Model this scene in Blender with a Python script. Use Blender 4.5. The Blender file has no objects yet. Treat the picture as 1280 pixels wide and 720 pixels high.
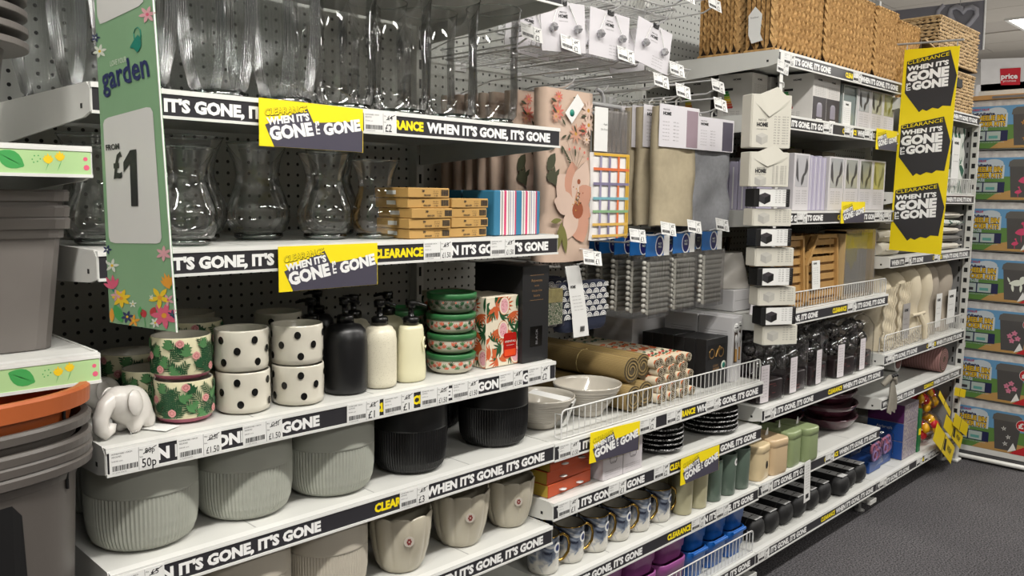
import bpy, math, random
from mathutils import Matrix, Vector

# ---------------------------------------------------------------- camera, world, lights, exposure
sc = bpy.context.scene
col = sc.collection
FPX = 1044.9965; YAW = math.radians(44.69521); PIT = math.radians(6.284004); ROL = math.radians(0.737878)
CAMH = 1.29
vF = Vector((math.cos(YAW)*math.cos(PIT), math.sin(YAW)*math.cos(PIT), -math.sin(PIT)))
_r = Vector((math.sin(YAW), -math.cos(YAW), 0)); _u = _r.cross(vF)
vR = _r*math.cos(ROL) + _u*math.sin(ROL); vU = -_r*math.sin(ROL) + _u*math.cos(ROL)
cam = bpy.data.cameras.new('camera'); cam.sensor_width = 36; cam.lens = FPX/1280*36; cam.clip_start = .02; cam.clip_end = 200
camo = bpy.data.objects.new('camera', cam); col.objects.link(camo)
M = Matrix.Identity(4)
for i in range(3):
    M[i][0] = vR[i]; M[i][1] = vU[i]; M[i][2] = -vF[i]
M[2][3] = CAMH
camo.matrix_world = M
sc.camera = camo

world = bpy.data.worlds.new('world'); sc.world = world; world.use_nodes = True
world.node_tree.nodes['Background'].inputs[0].default_value = (.92, .96, 1, 1)
world.node_tree.nodes['Background'].inputs[1].default_value = 0.07
vs = sc.view_settings
vs.view_transform = 'Standard'; vs.look = 'None'; vs.gamma = 1; vs.use_curve_mapping = False; vs.exposure = 0.75
sc.display_settings.display_device = 'sRGB'

def area(name, x, y, z, sx, sy, power, colr=(1, .97, .92)):
    l = bpy.data.lights.new(name, 'AREA'); l.shape = 'RECTANGLE'; l.size = sx; l.size_y = sy; l.energy = power; l.color = colr
    o = bpy.data.objects.new(name, l); col.objects.link(o); o.location = (x, y, z); return o
for x in (-1.6, .5, 2.6, 4.7, 7.2):       # the strip luminaires over the aisle
    area('luminaire_light', x, .1, 2.90, 1.5, .16, 40 if x < 1 else 24)
    area('ceiling_fill_uplight', x, .1, 2.3, 1.5, 1.0, 6).rotation_euler = (math.pi, 0, 0)  # added upward fill to brighten the ceiling, not a fixture of the store
for x in (0, 4.0):
    area('luminaire_light', x, -2.6, 2.96, 1.5, .3, 34)
area('luminaire_light', 9.4, 2.2, 2.96, 1.5, .3, 40)
area('luminaire_light', 8.4, -1.0, 2.90, 1.5, .3, 40)
for x, y in ((8.4, -1.0), (9.4, 2.2), (6.4, 2.4)): area('ceiling_fill_uplight', x, y, 1.7, 2.2, 2.2, 11).rotation_euler = (math.pi, 0, 0)  # more added upward fill for the far ceiling, no lamp hangs here

# ---------------------------------------------------------------- helpers
PI = math.pi; rnd = random.Random(7); OO = Vector((0, 0, CAMH))
YF = 1.274          # front plane of every shelf edge
YB = 1.80           # perforated back panels
BX = [-.567, .433, 1.433, 2.433, 3.433, 4.433]   # bay boundaries along the run

def at(u, v, x=None, y=None, z=None):
    "point of the room seen at pixel (u, v) on the plane x=, y= or z="
    r = vF + vR*(u-640)/FPX + vU*(360-v)/FPX
    t = x/r.x if x is not None else y/r.y if y is not None else (z-CAMH)/r.z
    return OO + r*t
def xu(u, z, y=YF):
    "x along the run of the column of pixels u at depth y, height z"
    k = Vector((0, y, z-CAMH)); k1 = k.dot(vF); k2 = k.dot(vR); w = u-640
    return (FPX*k2 - w*k1)/(w*vF.x - FPX*vR.x)
def dep(p): return (Vector(p)-OO).dot(vF)
def zat(u, v, p):
    "height at which the vertical line through p meets pixel row v"
    r = vF + vR*(u-640)/FPX + vU*(360-v)/FPX
    h = math.hypot(p[0], p[1]); return CAMH + r.z*h/math.hypot(r.x, r.y)
def disc(ul, ur, vb, z):
    "centre and radius of a round thing standing on height z: side pixels at its foot, lowest pixel"
    p = at((ul+ur)/2, vb, z=z); r = (ur-ul)/2*dep(p)/FPX
    d = Vector((p.x, p.y)).normalized(); r = (ur-ul)/2*(dep(p)+r)/FPX
    return p.x + d.x*r, p.y + d.y*r, r

_mats = {}
def lin(c):
    if isinstance(c, str):
        c = [int(c[i:i+2], 16)/255 for i in (0, 2, 4)]
        c = [x/12.92 if x <= .04045 else ((x+.055)/1.055)**2.4 for x in c]
    return (c[0], c[1], c[2], 1)
class NT:
    def __init__(s, name):
        s.m = bpy.data.materials.new(name); s.m.use_nodes = True; s.t = s.m.node_tree; s.n = s.t.nodes; s.l = s.t.links
        s.b = s.n['Principled BSDF']; s.out = s.n['Material Output']
    def new(s, typ, **kw):
        n = s.n.new(typ)
        for k, v in kw.items():
            if k.startswith('i_'):
                n.inputs[k[2:].replace('_', ' ')].default_value = v
            else: setattr(n, k, v)
        return n
    def link(s, a, b): s.l.new(a, b)
    def math(s, op, a, b=None, c=None):
        n = s.n.new('ShaderNodeMath'); n.operation = op
        for i, x in enumerate((a, b, c)):
            if x is None: continue
            if isinstance(x, (int, float)): n.inputs[i].default_value = x
            else: s.l.new(x, n.inputs[i])
        return n.outputs[0]
    def mix(s, fac, a, b):
        n = s.n.new('ShaderNodeMix'); n.data_type = 'RGBA'
        for i, x in ((0, fac), (6, a), (7, b)):
            if isinstance(x, (int, float)): n.inputs[i].default_value = x
            elif isinstance(x, tuple): n.inputs[i].default_value = x
            else: s.l.new(x, n.inputs[i])
        return n.outputs[2]
    def coord(s, which='Object', scale=(1, 1, 1), rot=(0, 0, 0)):
        t = s.n.new('ShaderNodeTexCoord'); mp = s.n.new('ShaderNodeMapping'); mp.inputs['Scale'].default_value = scale
        mp.inputs['Rotation'].default_value = rot
        s.l.new(t.outputs[which], mp.inputs[0]); return mp.outputs[0]
    def bump(s, h, strength=.3, dist=.001):
        n = s.n.new('ShaderNodeBump'); n.inputs['Strength'].default_value = strength; n.inputs['Distance'].default_value = dist
        s.l.new(h, n.inputs['Height']); s.l.new(n.outputs[0], s.b.inputs['Normal'])
def mt(name, c, rough=.5, metal=0., spec=.5, var=.08, vscale=12., bump=0., bscale=200., emit=None, es=1., coat=0., alpha=1., sss=0):
    if name in _mats: return _mats[name]
    s = NT(name); b = s.b; c = lin(c)
    b.inputs['Roughness'].default_value = rough; b.inputs['Metallic'].default_value = metal
    b.inputs['Specular IOR Level'].default_value = spec; b.inputs['Coat Weight'].default_value = coat
    if alpha < 1: b.inputs['Alpha'].default_value = alpha
    co = s.coord()
    no = s.new('ShaderNodeTexNoise', i_Scale=vscale, i_Detail=3.); s.link(co, no.inputs['Vector'])
    f = s.math('MULTIPLY', s.math('SUBTRACT', no.outputs[0], .25), 1.6)
    s.link(s.mix(f, tuple(x*(1-var) for x in c[:3])+(1,), tuple(min(1, x*(1+var)) for x in c[:3])+(1,)), b.inputs['Base Color'])
    if bump:
        n2 = s.new('ShaderNodeTexNoise', i_Scale=bscale, i_Detail=2.); s.link(co, n2.inputs['Vector']); s.bump(n2.outputs[0], bump)
    if emit is not None:
        b.inputs['Emission Color'].default_value = lin(emit); b.inputs['Emission Strength'].default_value = es
    _mats[name] = s.m; return s.m
def spots(name, base, layers, rough=.45, coord='Object', bump=0, metal=0, coat=0):
    "printed motif: each layer = (colour, scale vec, threshold, seed, distortion) of distorted cells over a base colour"
    if name in _mats: return _mats[name]
    s = NT(name); s.b.inputs['Roughness'].default_value = rough; s.b.inputs['Coat Weight'].default_value = coat
    cur = lin(base)
    for (c, sc_, th, seed, dist) in layers:
        co = s.coord(coord, sc_, (seed*.7, seed*1.3, seed*.9))
        no = s.new('ShaderNodeTexNoise', i_Scale=1.3, i_Detail=2.); s.link(co, no.inputs['Vector'])
        ad = s.new('ShaderNodeVectorMath', operation='MULTIPLY_ADD'); s.link(no.outputs[1], ad.inputs[0]); ad.inputs[1].default_value = (dist,)*3; s.link(co, ad.inputs[2])
        vo = s.new('ShaderNodeTexVoronoi', i_Scale=1.); vo.inputs['Randomness'].default_value = .9; s.link(ad.outputs[0], vo.inputs['Vector'])
        m_ = s.math('LESS_THAN', vo.outputs['Distance'], th)
        cur = s.mix(m_, cur, lin(c))
    s.link(cur, s.b.inputs['Base Color'])
    _mats[name] = s.m; return s.m
def stripes(name, cols, axis=0, period=.1, rough=.6, rot=0, sharp=True):
    "hard bands: cols = [(fraction, colour)] repeating every period metres along object axis"
    if name in _mats: return _mats[name]
    s = NT(name); s.b.inputs['Roughness'].default_value = rough
    co = s.coord('Object', (1/period,)*3); sp = s.new('ShaderNodeSeparateXYZ'); s.link(co, sp.inputs[0])
    fr = s.math('FRACT', s.math('ADD', sp.outputs[axis], 100))
    r = s.new('ShaderNodeValToRGB'); r.color_ramp.interpolation = 'CONSTANT'; e = r.color_ramp.elements
    e[0].position = 0; e[0].color = lin(cols[0][1]); e.remove(e[1])
    for p, c in cols[1:]:
        k = e.new(p); k.color = lin(c)
    s.link(fr, r.inputs[0]); s.link(r.outputs[0], s.b.inputs['Base Color'])
    _mats[name] = s.m; return s.m
def thin_glass(name, tint=(.985, .99, .985), rough=.02, base=.06, gl=1., ribs=0):
    "clear thin wall: light passes tinted, surface mirrors by Fresnel"
    if name in _mats: return _mats[name]
    s = NT(name); s.n.remove(s.b)
    tr = s.new('ShaderNodeBsdfTransparent'); tr.inputs[0].default_value = (*tint, 1)
    g = s.new('ShaderNodeBsdfGlossy'); g.inputs['Roughness'].default_value = rough
    lw = s.new('ShaderNodeLayerWeight'); lw.inputs[0].default_value = .28
    f = s.math('MULTIPLY', s.math('ADD', s.math('MULTIPLY', lw.outputs['Fresnel'], .75), base), gl)
    mx = s.new('ShaderNodeMixShader'); s.link(f, mx.inputs[0]); s.link(tr.outputs[0], mx.inputs[1]); s.link(g.outputs[0], mx.inputs[2])
    if ribs == 'flute':
        tc = s.new('ShaderNodeTexCoord'); sp = s.new('ShaderNodeSeparateXYZ'); s.link(tc.outputs['Object'], sp.inputs[0])
        an = s.math('ARCTAN2', sp.outputs[1], sp.outputs[0]); sn = s.math('SINE', s.math('MULTIPLY', an, 64))
        f2 = s.math('MINIMUM', s.math('ADD', f, s.math('MULTIPLY', s.math('POWER', s.math('ABSOLUTE', sn), 3), .13)), 1.0); s.link(f2, mx.inputs[0])
        bp = s.new('ShaderNodeBump', i_Strength=1., i_Distance=.0012); s.link(sn, bp.inputs['Height']); s.link(bp.outputs[0], g.inputs['Normal'])
    elif ribs:
        co = s.coord('Object', (1, 1, .12)); no = s.new('ShaderNodeTexNoise', i_Scale=60., i_Detail=2.); s.link(co, no.inputs['Vector'])
        bp = s.new('ShaderNodeBump', i_Strength=ribs, i_Distance=.002); s.link(no.outputs[0], bp.inputs['Height']); s.link(bp.outputs[0], g.inputs['Normal'])
    s.link(mx.outputs[0], s.out.inputs[0]); _mats[name] = s.m; return s.m

_tx = {}
def text_geo(t, bold=.02):
    "flat glyph mesh of a word, height 1 = cap height, normalised to x from 0"
    k = (t, bold)
    if t == '1':
        return [(0, .62), (.0, .80), (.30, 1.0), (.55, 1.0), (.55, 0), (.27, 0), (.27, .76)], [(0, 6, 2, 1), (6, 5, 4, 3, 2)], .55
    if k not in _tx:
        cu = bpy.data.curves.new('t', 'FONT'); cu.body = t; cu.size = 1; cu.resolution_u = 2; cu.offset = bold; cu.fill_mode = 'BOTH'
        o = bpy.data.objects.new('t', cu); me = bpy.data.meshes.new_from_object(o)
        vs_ = [(v.co.x, v.co.y) for v in me.vertices]; fs = [tuple(p.vertices) for p in me.polygons]
        bpy.data.objects.remove(o); bpy.data.curves.remove(cu); bpy.data.meshes.remove(me)
        x0 = min(v[0] for v in vs_); x1 = max(v[0] for v in vs_)
        y1 = .73
        _tx[k] = ([((a-x0), b/y1) for a, b in vs_], fs, (x1-x0))
    return _tx[k]
class MB:
    def __init__(s): s.v = []; s.f = []; s.m = []; s.mats = []; s.sm = []
    def add(s, vs_, fs, mat, smooth=False, M=None):
        if mat not in s.mats: s.mats.append(mat)
        i = s.mats.index(mat); n = len(s.v)
        s.v += [tuple(M @ Vector(p)) for p in vs_] if M else [tuple(p) for p in vs_]
        s.f += [tuple(a+n for a in f) for f in fs]; s.m += [i]*len(fs); s.sm += [smooth]*len(fs); return s
    def box(s, x0, x1, y0, y1, z0, z1, mat, M=None):
        return s.add([(x0,y0,z0),(x1,y0,z0),(x1,y1,z0),(x0,y1,z0),(x0,y0,z1),(x1,y0,z1),(x1,y1,z1),(x0,y1,z1)],
            [(0,3,2,1),(4,5,6,7),(0,1,5,4),(1,2,6,5),(2,3,7,6),(3,0,4,7)], mat, False, M)
    def bbox(s, x0, x1, y0, y1, z0, z1, mat, b=.003, M=None):
        "box with chamfered edges"
        v = []; fs = []
        for zz, ins in ((z0, b), (z0+b, 0), (z1-b, 0), (z1, b)):
            a0, a1, c0, c1 = x0+ins, x1-ins, y0+ins, y1-ins; k = b if ins == 0 else b*.5
            v += [(a0+k,c0,zz),(a1-k,c0,zz),(a1,c0+k,zz),(a1,c1-k,zz),(a1-k,c1,zz),(a0+k,c1,zz),(a0,c1-k,zz),(a0,c0+k,zz)]
        fs.append(tuple(range(7,-1,-1))); fs.append(tuple(range(24,32)))
        for r in range(3):
            for i in range(8): j = (i+1) % 8; fs.append((r*8+i, r*8+j, r*8+8+j, r*8+8+i))
        return s.add(v, fs, mat, False, M)
    def prism(s, poly, z0, z1, mat, smooth=False, M=None, top=True, bot=True, scale1=1.):
        n = len(poly); v = [(p[0], p[1], z0) for p in poly] + [(p[0]*scale1, p[1]*scale1, z1) for p in poly]
        fs = [(i, (i+1) % n, n+(i+1) % n, n+i) for i in range(n)]
        s.add(v, fs, mat, smooth, M)
        cap = ([tuple(range(n-1, -1, -1))] if bot else []) + ([tuple(range(n, 2*n))] if top else [])
        if cap: s.add(v, cap, mat, False, M)
        return s
    def loft(s, rings, mat, smooth=True, M=None, closed=True, cap0=False, cap1=False):
        n = len(rings[0]); v = [p for r in rings for p in r]; fs = []
        for k in range(len(rings)-1):
            for i in range(n if closed else n-1): j = (i+1) % n; fs.append((k*n+i, k*n+j, (k+1)*n+j, (k+1)*n+i))
        s.add(v, fs, mat, smooth, M)
        if cap0: s.add(rings[0], [tuple(range(n-1, -1, -1))], mat, False, M)
        if cap1: s.add(rings[-1], [tuple(range(n))], mat, False, M)
        return s
    def lathe(s, prof, n, mat, c=(0, 0, 0), smooth=True, fn=None, sy=1., M=None):
        rings = []
        for k, (r, z) in enumerate(prof):
            rings.append([(c[0]+(r*(fn(i, k) if fn else 1))*math.cos(2*PI*i/n), c[1]+sy*(r*(fn(i, k) if fn else 1))*math.sin(2*PI*i/n), c[2]+z) for i in range(n)])
        return s.loft(rings, mat, smooth, M)
    def tube(s, pts, r, n, mat, closed=False, M=None, r1=None):
        pts = [Vector(p) for p in pts]; rings = []; up = None
        for i, p in enumerate(pts):
            if closed: d = pts[(i+1) % len(pts)]-pts[i-1]
            else: d = pts[min(i+1, len(pts)-1)]-pts[max(i-1, 0)]
            d.normalize()
            if up is None: up = d.orthogonal().normalized()
            up = (up - d*up.dot(d)).normalized(); w = d.cross(up)
            rr = r if r1 is None else r+(r1-r)*i/(len(pts)-1)
            rings.append([tuple(p+(up*math.cos(2*PI*k/n)+w*math.sin(2*PI*k/n))*rr) for k in range(n)])
        if closed: rings.append(rings[0])
        return s.loft(rings, mat, n > 4, M, cap0=not closed, cap1=not closed)
    def quad(s, pts, mat, M=None): return s.add(pts, [tuple(range(len(pts)))], mat, False, M)
    def poly(s, pts, mat, M=None, z=0): return s.add([(a, b, z) for a, b in pts], [tuple(range(len(pts)))], mat, False, M)
    def ell(s, cx, cy, rx, ry, mat, M=None, z=0, n=14, rot=0):
        c, d = math.cos(rot), math.sin(rot)
        return s.poly([(cx+rx*math.cos(2*PI*i/n)*c-ry*math.sin(2*PI*i/n)*d, cy+rx*math.cos(2*PI*i/n)*d+ry*math.sin(2*PI*i/n)*c) for i in range(n)], mat, M, z)
    def text(s, t, x0, y0, h, mat, M=None, w=None, x1=None, bold=.02, al='l', z=0, rot=0, shear=0, aspect=1.):
        "flat text: baseline at y0, cap height h, stretched to width w when given"
        vs_, fs, L = text_geo(t, bold)
        if x1 is not None: w = x1-x0
        sx = w/L if w else h/.73*aspect
        if al == 'c': x0 -= L*sx/2
        if al == 'r': x0 -= L*sx
        c, d = math.cos(rot), math.sin(rot); out = []
        for a, b in vs_:
            px, py = a*sx + shear*b*h, b*h; out.append((x0+px*c-py*d, y0+px*d+py*c, z))
        return s.add(out, fs, mat, False, M)
    def ptext(s, t, p0, p1, p2, mat, bold=.02, off=(0, 0, 0)):
        "flat text fitted to the parallelogram baseline-left p0, baseline-right p1, cap-top-left p2"
        vs_, fs, L = text_geo(t, bold); p0, p1, p2 = Vector(p0), Vector(p1), Vector(p2); o = Vector(off)
        return s.add([tuple(p0+(p1-p0)*(a/L)+(p2-p0)*b+o) for a, b in vs_], fs, mat)
    def build(s, name, parent=None, loc=None, rot=None, bev=0):
        me = bpy.data.meshes.new(name); me.from_pydata(s.v, [], s.f)
        for m_ in s.mats: me.materials.append(m_)
        me.polygons.foreach_set('material_index', s.m); me.polygons.foreach_set('use_smooth', s.sm); me.update()
        o = bpy.data.objects.new(name, me); col.objects.link(o)
        if parent: o.parent = parent
        if loc: o.location = loc
        if rot: o.rotation_euler = rot
        return o
def inst(me_obj, name, parent=None, loc=None, rot=None, scale=None):
    o = bpy.data.objects.new(name, me_obj.data if hasattr(me_obj, 'data') else me_obj); col.objects.link(o)
    if parent: o.parent = parent
    if loc: o.location = loc
    if rot: o.rotation_euler = rot
    if scale: o.scale = scale
    return o
def tag(o, label, cat, group=None, kind=None):
    if label: o['label'] = label
    if cat: o['category'] = cat
    if group: o['group'] = group
    if kind: o['kind'] = kind
    return o
def thing(name, label, cat, loc=(0, 0, 0), rz=0, group=None):
    o = bpy.data.objects.new(name, None); col.objects.link(o); o.location = loc; o.rotation_euler = (0, 0, rz)
    return tag(o, label, cat, group)
def dup(root, loc, rz=None, label=None, group=None, scale=None):
    def cp(o, par):
        c = o.copy(); col.objects.link(c)
        if par: c.parent = par
        for ch in o.children: cp(ch, c)
        return c
    r = cp(root, None); r.location = loc
    if rz is not None: r.rotation_euler = (r.rotation_euler[0], r.rotation_euler[1], rz)
    if label: r['label'] = label
    if group: r['group'] = group
    if scale: r.scale = scale if hasattr(scale, '__len__') else (scale,)*3
    return r
def struct(o): o['kind'] = 'structure'; return o
FRONT = Matrix(((1,0,0,0),(0,0,-1,0),(0,1,0,0),(0,0,0,1)))   # plane (x, y) -> wall facing -y: (x, 0, y)
def front(x=0, y=0, z=0): return Matrix.Translation((x, y, z)) @ FRONT
LEFT = Matrix(((0,0,-1,0),(-1,0,0,0),(0,1,0,0),(0,0,0,1)))   # plane (x, y) -> wall facing -x: (0, -x, y)
def left(x=0, y=0, z=0): return Matrix.Translation((x, y, z)) @ LEFT
def Rz(a): return Matrix.Rotation(a, 4, 'Z')
def Rx(a): return Matrix.Rotation(a, 4, 'X')
def Ry(a): return Matrix.Rotation(a, 4, 'Y')
def Tr(x, y, z): return Matrix.Translation((x, y, z))
def rrect(w, d, r, n=5):
    "rounded rectangle outline centred on 0, counter-clockwise"
    out = []
    for cx, cy, a0 in ((w/2-r, d/2-r, 0), (-w/2+r, d/2-r, 90), (-w/2+r, -d/2+r, 180), (w/2-r, -d/2+r, 270)):
        for i in range(n): a = math.radians(a0+90*i/(n-1)); out.append((cx+r*math.cos(a), cy+r*math.sin(a)))
    return out
ORD = ['first', 'second', 'third', 'fourth', 'fifth', 'sixth', 'seventh', 'eighth', 'ninth', 'tenth', 'eleventh', 'twelfth', 'thirteenth', 'fourteenth']

def meta(elems, mat, name, parent=None, loc=None, rot=None, res=.006):
    "smooth blended body grown from balls: elems = [(x, y, z, rx, ry, rz, (ax, ay, az))]"
    mb = bpy.data.metaballs.new('m'); mb.resolution = res; mb.render_resolution = res; mb.threshold = .35
    for e in elems:
        x, y, z, rx, ry, rz = e[:6]; el = mb.elements.new(type='ELLIPSOID'); m_ = max(rx, ry, rz)
        el.co = (x, y, z); el.radius = m_*1.35; el.size_x = rx/m_; el.size_y = ry/m_; el.size_z = rz/m_; el.stiffness = 2
        if len(e) > 6:
            from mathutils import Euler
            el.rotation = Euler(e[6]).to_quaternion()
    o = bpy.data.objects.new('m', mb); col.objects.link(o); dg = bpy.context.evaluated_depsgraph_get(); dg.update()
    me = bpy.data.meshes.new_from_object(o.evaluated_get(dg)); bpy.data.objects.remove(o); bpy.data.metaballs.remove(mb)
    me.materials.clear(); me.materials.append(mat)
    for p in me.polygons: p.use_smooth = True
    r = bpy.data.objects.new(name, me); col.objects.link(r)
    if parent: r.parent = parent
    if loc: r.location = loc
    if rot: r.rotation_euler = rot
    return r
# printed plant motifs: each returns [(strip of quads as point pairs, material)] in a flat plane
def m_leaf(cx, cy, L, W, ang, mat, n=5, curve=0):
    c, d = math.cos(ang), math.sin(ang); pr = []
    for i in range(n+1):
        t = i/n; w = W/2*math.sin(PI*min(1, t*.97+.015))**.8; x = t*L; y0 = curve*L*t*(1-t)*2
        pr.append(((cx+x*c-(y0+w)*d, cy+x*d+(y0+w)*c), (cx+x*c-(y0-w)*d, cy+x*d+(y0-w)*c)))
    return [(pr, mat)]
def m_fan(cx, cy, L, ang, mat, n=7, spread=2.2, W=.16):
    out = []
    for i in range(n): a = ang+spread*((i/(n-1))-.5); out += m_leaf(cx, cy, L*(1-.25*abs(i/(n-1)-.5)*2), L*W, a, mat, 4)
    return out
def m_frond(cx, cy, L, ang, mat, n=9, W=.06):
    out = m_leaf(cx, cy, L, L*.03, ang, mat, 5)
    for i in range(n):
        t = .12+.85*i/n; px, py = cx+math.cos(ang)*L*t, cy+math.sin(ang)*L*t
        for s_ in (-1, 1): out += m_leaf(px, py, L*.42*(1-.6*t), L*W, ang+s_*.75, mat, 3)
    return out
def m_disc(cx, cy, r, mat, n=12, k=2, wob=0, ry=None):
    "disc as chords of quads"
    out = []; ry = ry or r; pr = []
    for i in range(n//2+1):
        a = PI*i/(n//2); w = 1+wob*math.sin(5*a); pr.append(((cx-r*math.cos(a), cy+ry*math.sin(a)*w), (cx-r*math.cos(a), cy-ry*math.sin(a)*w)))
    return [(pr, mat)]
def m_flower(cx, cy, r, mat, mid, n=7, a0=0, W=.5):
    out = []
    for i in range(n): out += m_leaf(cx, cy, r, r*W, a0+2*PI*i/n, mat, 4)
    return out + m_disc(cx, cy, r*.2, mid, 8)
def m_monstera(cx, cy, L, ang, mat):
    out = m_disc(cx+math.cos(ang)*L*.3, cy+math.sin(ang)*L*.3, L*.3, mat, 12)
    for s_ in (-1, 1):
        for j in range(4):
            t = .1+.2*j; out += m_leaf(cx+math.cos(ang)*L*t, cy+math.sin(ang)*L*t, L*(.5-.06*j), L*.17, ang+s_*(1.25-.22*j), mat, 3)
    return out + m_leaf(cx+math.cos(ang)*L*.4, cy+math.sin(ang)*L*.4, L*.6, L*.2, ang, mat, 3)
def put(b, motifs, fn, clip=None):
    "lay motifs on a surface: fn(x, y, layer) -> 3-D point; clip = (x0, x1, y0, y1)"
    for li, (pr, mat) in enumerate(motifs):
        if clip:
            x0, x1, y0, y1 = clip
            pr = [tuple((min(max(q[0], x0), x1), min(max(q[1], y0), y1)) for q in p) for p in pr]
        v = [fn(q[0], q[1], li) for p in pr for q in p]
        b.add(v, [(2*i, 2*i+1, 2*i+3, 2*i+2) for i in range(len(pr)-1)], mat)
    return b

# ---------------------------------------------------------------- shared materials
WHITE = mt('white_steel', 'c8c8c3', .38, var=.03)
WHITE2 = mt('white_plastic', 'd6d6d2', .35, var=.02)
DARKSTRIP = mt('charcoal_insert', '2d2c30', .3, var=.05)
LETTER = mt('white_ink', 'e6e6e4', .5, var=.01)
YELLOW = mt('yellow_ink', 'edd60a', .5, var=.02)
PAPER = mt('paper_white', 'dcdcd9', .6, var=.03)
INK = mt('black_ink', '1a1a1c', .6, var=.05)
GREYINK = mt('grey_ink', '6d6b6c', .6)
PURPLE = mt('slate_print', '45424f', .35, var=.05)
BLACK = mt('matt_black', '0c0c0d', .5, var=.1)
CHROME = mt('chrome_wire', 'dcdcdc', .32, metal=.35, var=.03)
GREYSTEEL = mt('grey_steel', '9a9a98', .4, var=.05)
CARD = mt('cardboard', 'b58a55', .8, var=.12, bump=.1)
GLASS = thin_glass('clear_glass')
FILM = thin_glass('clear_film', (.98, .98, .98), .10, .02, .8, ribs=1.0)

# ---------------------------------------------------------------- room shell
def floor_mat():
    s = NT('grey_carpet'); s.b.inputs['Roughness'].default_value = .95
    co = s.coord('Object'); n1 = s.new('ShaderNodeTexNoise', i_Scale=170., i_Detail=3.); n2 = s.new('ShaderNodeTexNoise', i_Scale=2.2, i_Detail=4.)
    s.link(co, n1.inputs['Vector']); s.link(co, n2.inputs['Vector'])
    r = s.new('ShaderNodeValToRGB'); e = r.color_ramp.elements; e[0].position = .36; e[0].color = lin('19181a'); e[1].position = .68; e[1].color = lin('716e71')
    s.link(n1.outputs[0], r.inputs[0])
    r2 = s.new('ShaderNodeValToRGB'); e = r2.color_ramp.elements; e[0].position = .35; e[0].color = (.75, .75, .76, 1); e[1].position = .7; e[1].color = (1, 1, 1, 1)
    s.link(n2.outputs[0], r2.inputs[0])
    m = s.new('ShaderNodeMix', data_type='RGBA', blend_type='MULTIPLY'); m.inputs[0].default_value = 1
    s.link(r.outputs[0], m.inputs[6]); s.link(r2.outputs[0], m.inputs[7]); s.link(m.outputs[2], s.b.inputs['Base Color'])
    s.bump(n1.outputs[0], .9, .003); return s.m
struct(MB().box(-4, 11.6, -6, 8, -.05, 0, floor_mat()).build('floor'))
CEILM = mt('ceiling_tile', 'a39d95', .9, var=.03); GRIDM = mt('ceiling_seam', '85807a', .8)
cl = struct(MB().box(-4, 11.6, -6, 8, 3.0, 3.05, CEILM).build('ceiling'))
tl = MB().box(-.296, .296, -.596, .596, -.008, .0, mt('ceiling_tile_face', 'aba59c', .9, var=.03)).build('ceiling_tile', cl, (6.3, 1.2, 2.998))
k = 0
for ix in range(8):
    for iy in range(4):
        if ix == iy == 0: continue
        if ix == 5 and iy == 1: continue
        inst(tl, 'ceiling_tile', cl, (6.3+.6*ix, 1.2+1.2*iy, 2.998))
struct(MB().box(11.5, 11.6, -6, 8, 0, 3.0, mt('wall_paint', 'cfccc8', .8, var=.03)).build('wall_far'))
struct(MB().box(-4, 11.6, 7.9, 8.0, 0, 3.0, mt('wall_paint', 'cfccc8', .8)).build('wall_back'))
pn = thing('ceiling_light', 'square white ceiling light panel glowing at the upper right of the photo', 'ceiling light', (9.55, 2.08, 2.985))
MB().box(-.6, .6, -.3, .3, -.005, .005, mt('lit_panel', 'ffffff', .5, emit='fffaf0', es=5)).build('diffuser', pn)
MB().box(-.63, .63, -.33, -.3, -.01, .01, WHITE).box(-.63, .63, .3, .33, -.01, .01, WHITE).box(-.63, -.6, -.3, .3, -.01, .01, WHITE).box(.6, .63, -.3, .3, -.01, .01, WHITE).build('frame', pn)

# the facing run of shelves across the aisle, behind the camera
op = struct(MB().box(-3.5, 6.5, -1.95, -1.9, 0, 2.25, mt('facing_panel', 'b9b6ae', .6, var=.2, vscale=3)).build('wall_facing_run'))
for z in (.15, .5, .85, 1.2, 1.55, 1.9):
    MB().box(-3.5, 6.5, -1.9, -1.45, z-.03, z, mt('facing_shelf_white', 'd0d0cb', .5)).build('facing_shelf', op)
rr = random.Random(9)
for z in (.15, .5, .85, 1.2, 1.55):
    for k in range(18):
        x = -3.3+.53*k; MB().box(x, x+rr.uniform(.2, .48), -1.85, -1.5, z, z+rr.uniform(.12, .28), mt('facing_goods_%d' % (k % 4), ('b8a58a', '9aa4a8', 'c4bcb4', '8a7468')[k % 4], .6)).build('facing_carton', op)

# ---------------------------------------------------------------- shelving run
def peg_mat(name, c):
    s = NT(name); s.b.inputs['Roughness'].default_value = .45
    co = s.coord('Object', (1/.0254,)*3); fr = s.new('ShaderNodeVectorMath', operation='FRACTION')
    ad = s.new('ShaderNodeVectorMath', operation='ADD'); ad.inputs[1].default_value = (100, 0, 100); s.link(co, ad.inputs[0]); s.link(ad.outputs[0], fr.inputs[0])
    sp = s.new('ShaderNodeSeparateXYZ'); s.link(fr.outputs[0], sp.inputs[0])
    a = s.math('SUBTRACT', sp.outputs[0], .5); b = s.math('SUBTRACT', sp.outputs[2], .5)
    d = s.math('ADD', s.math('MULTIPLY', a, a), s.math('MULTIPLY', b, b))
    s.link(s.mix(s.math('LESS_THAN', d, .022), lin(c), lin('0b0b0b')), s.b.inputs['Base Color']); return s.m
PEG = peg_mat('perforated_steel', 'aeafaa'); SLOT = mt('slot_black', '101010', .7)
for i in range(5):
    g = struct(MB().box(BX[i]+.012, BX[i+1]-.012, YB, YB+.012, 0.05, 2.25, PEG).build('back_panel'))
    g.name = 'wall_back_panel'
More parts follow.
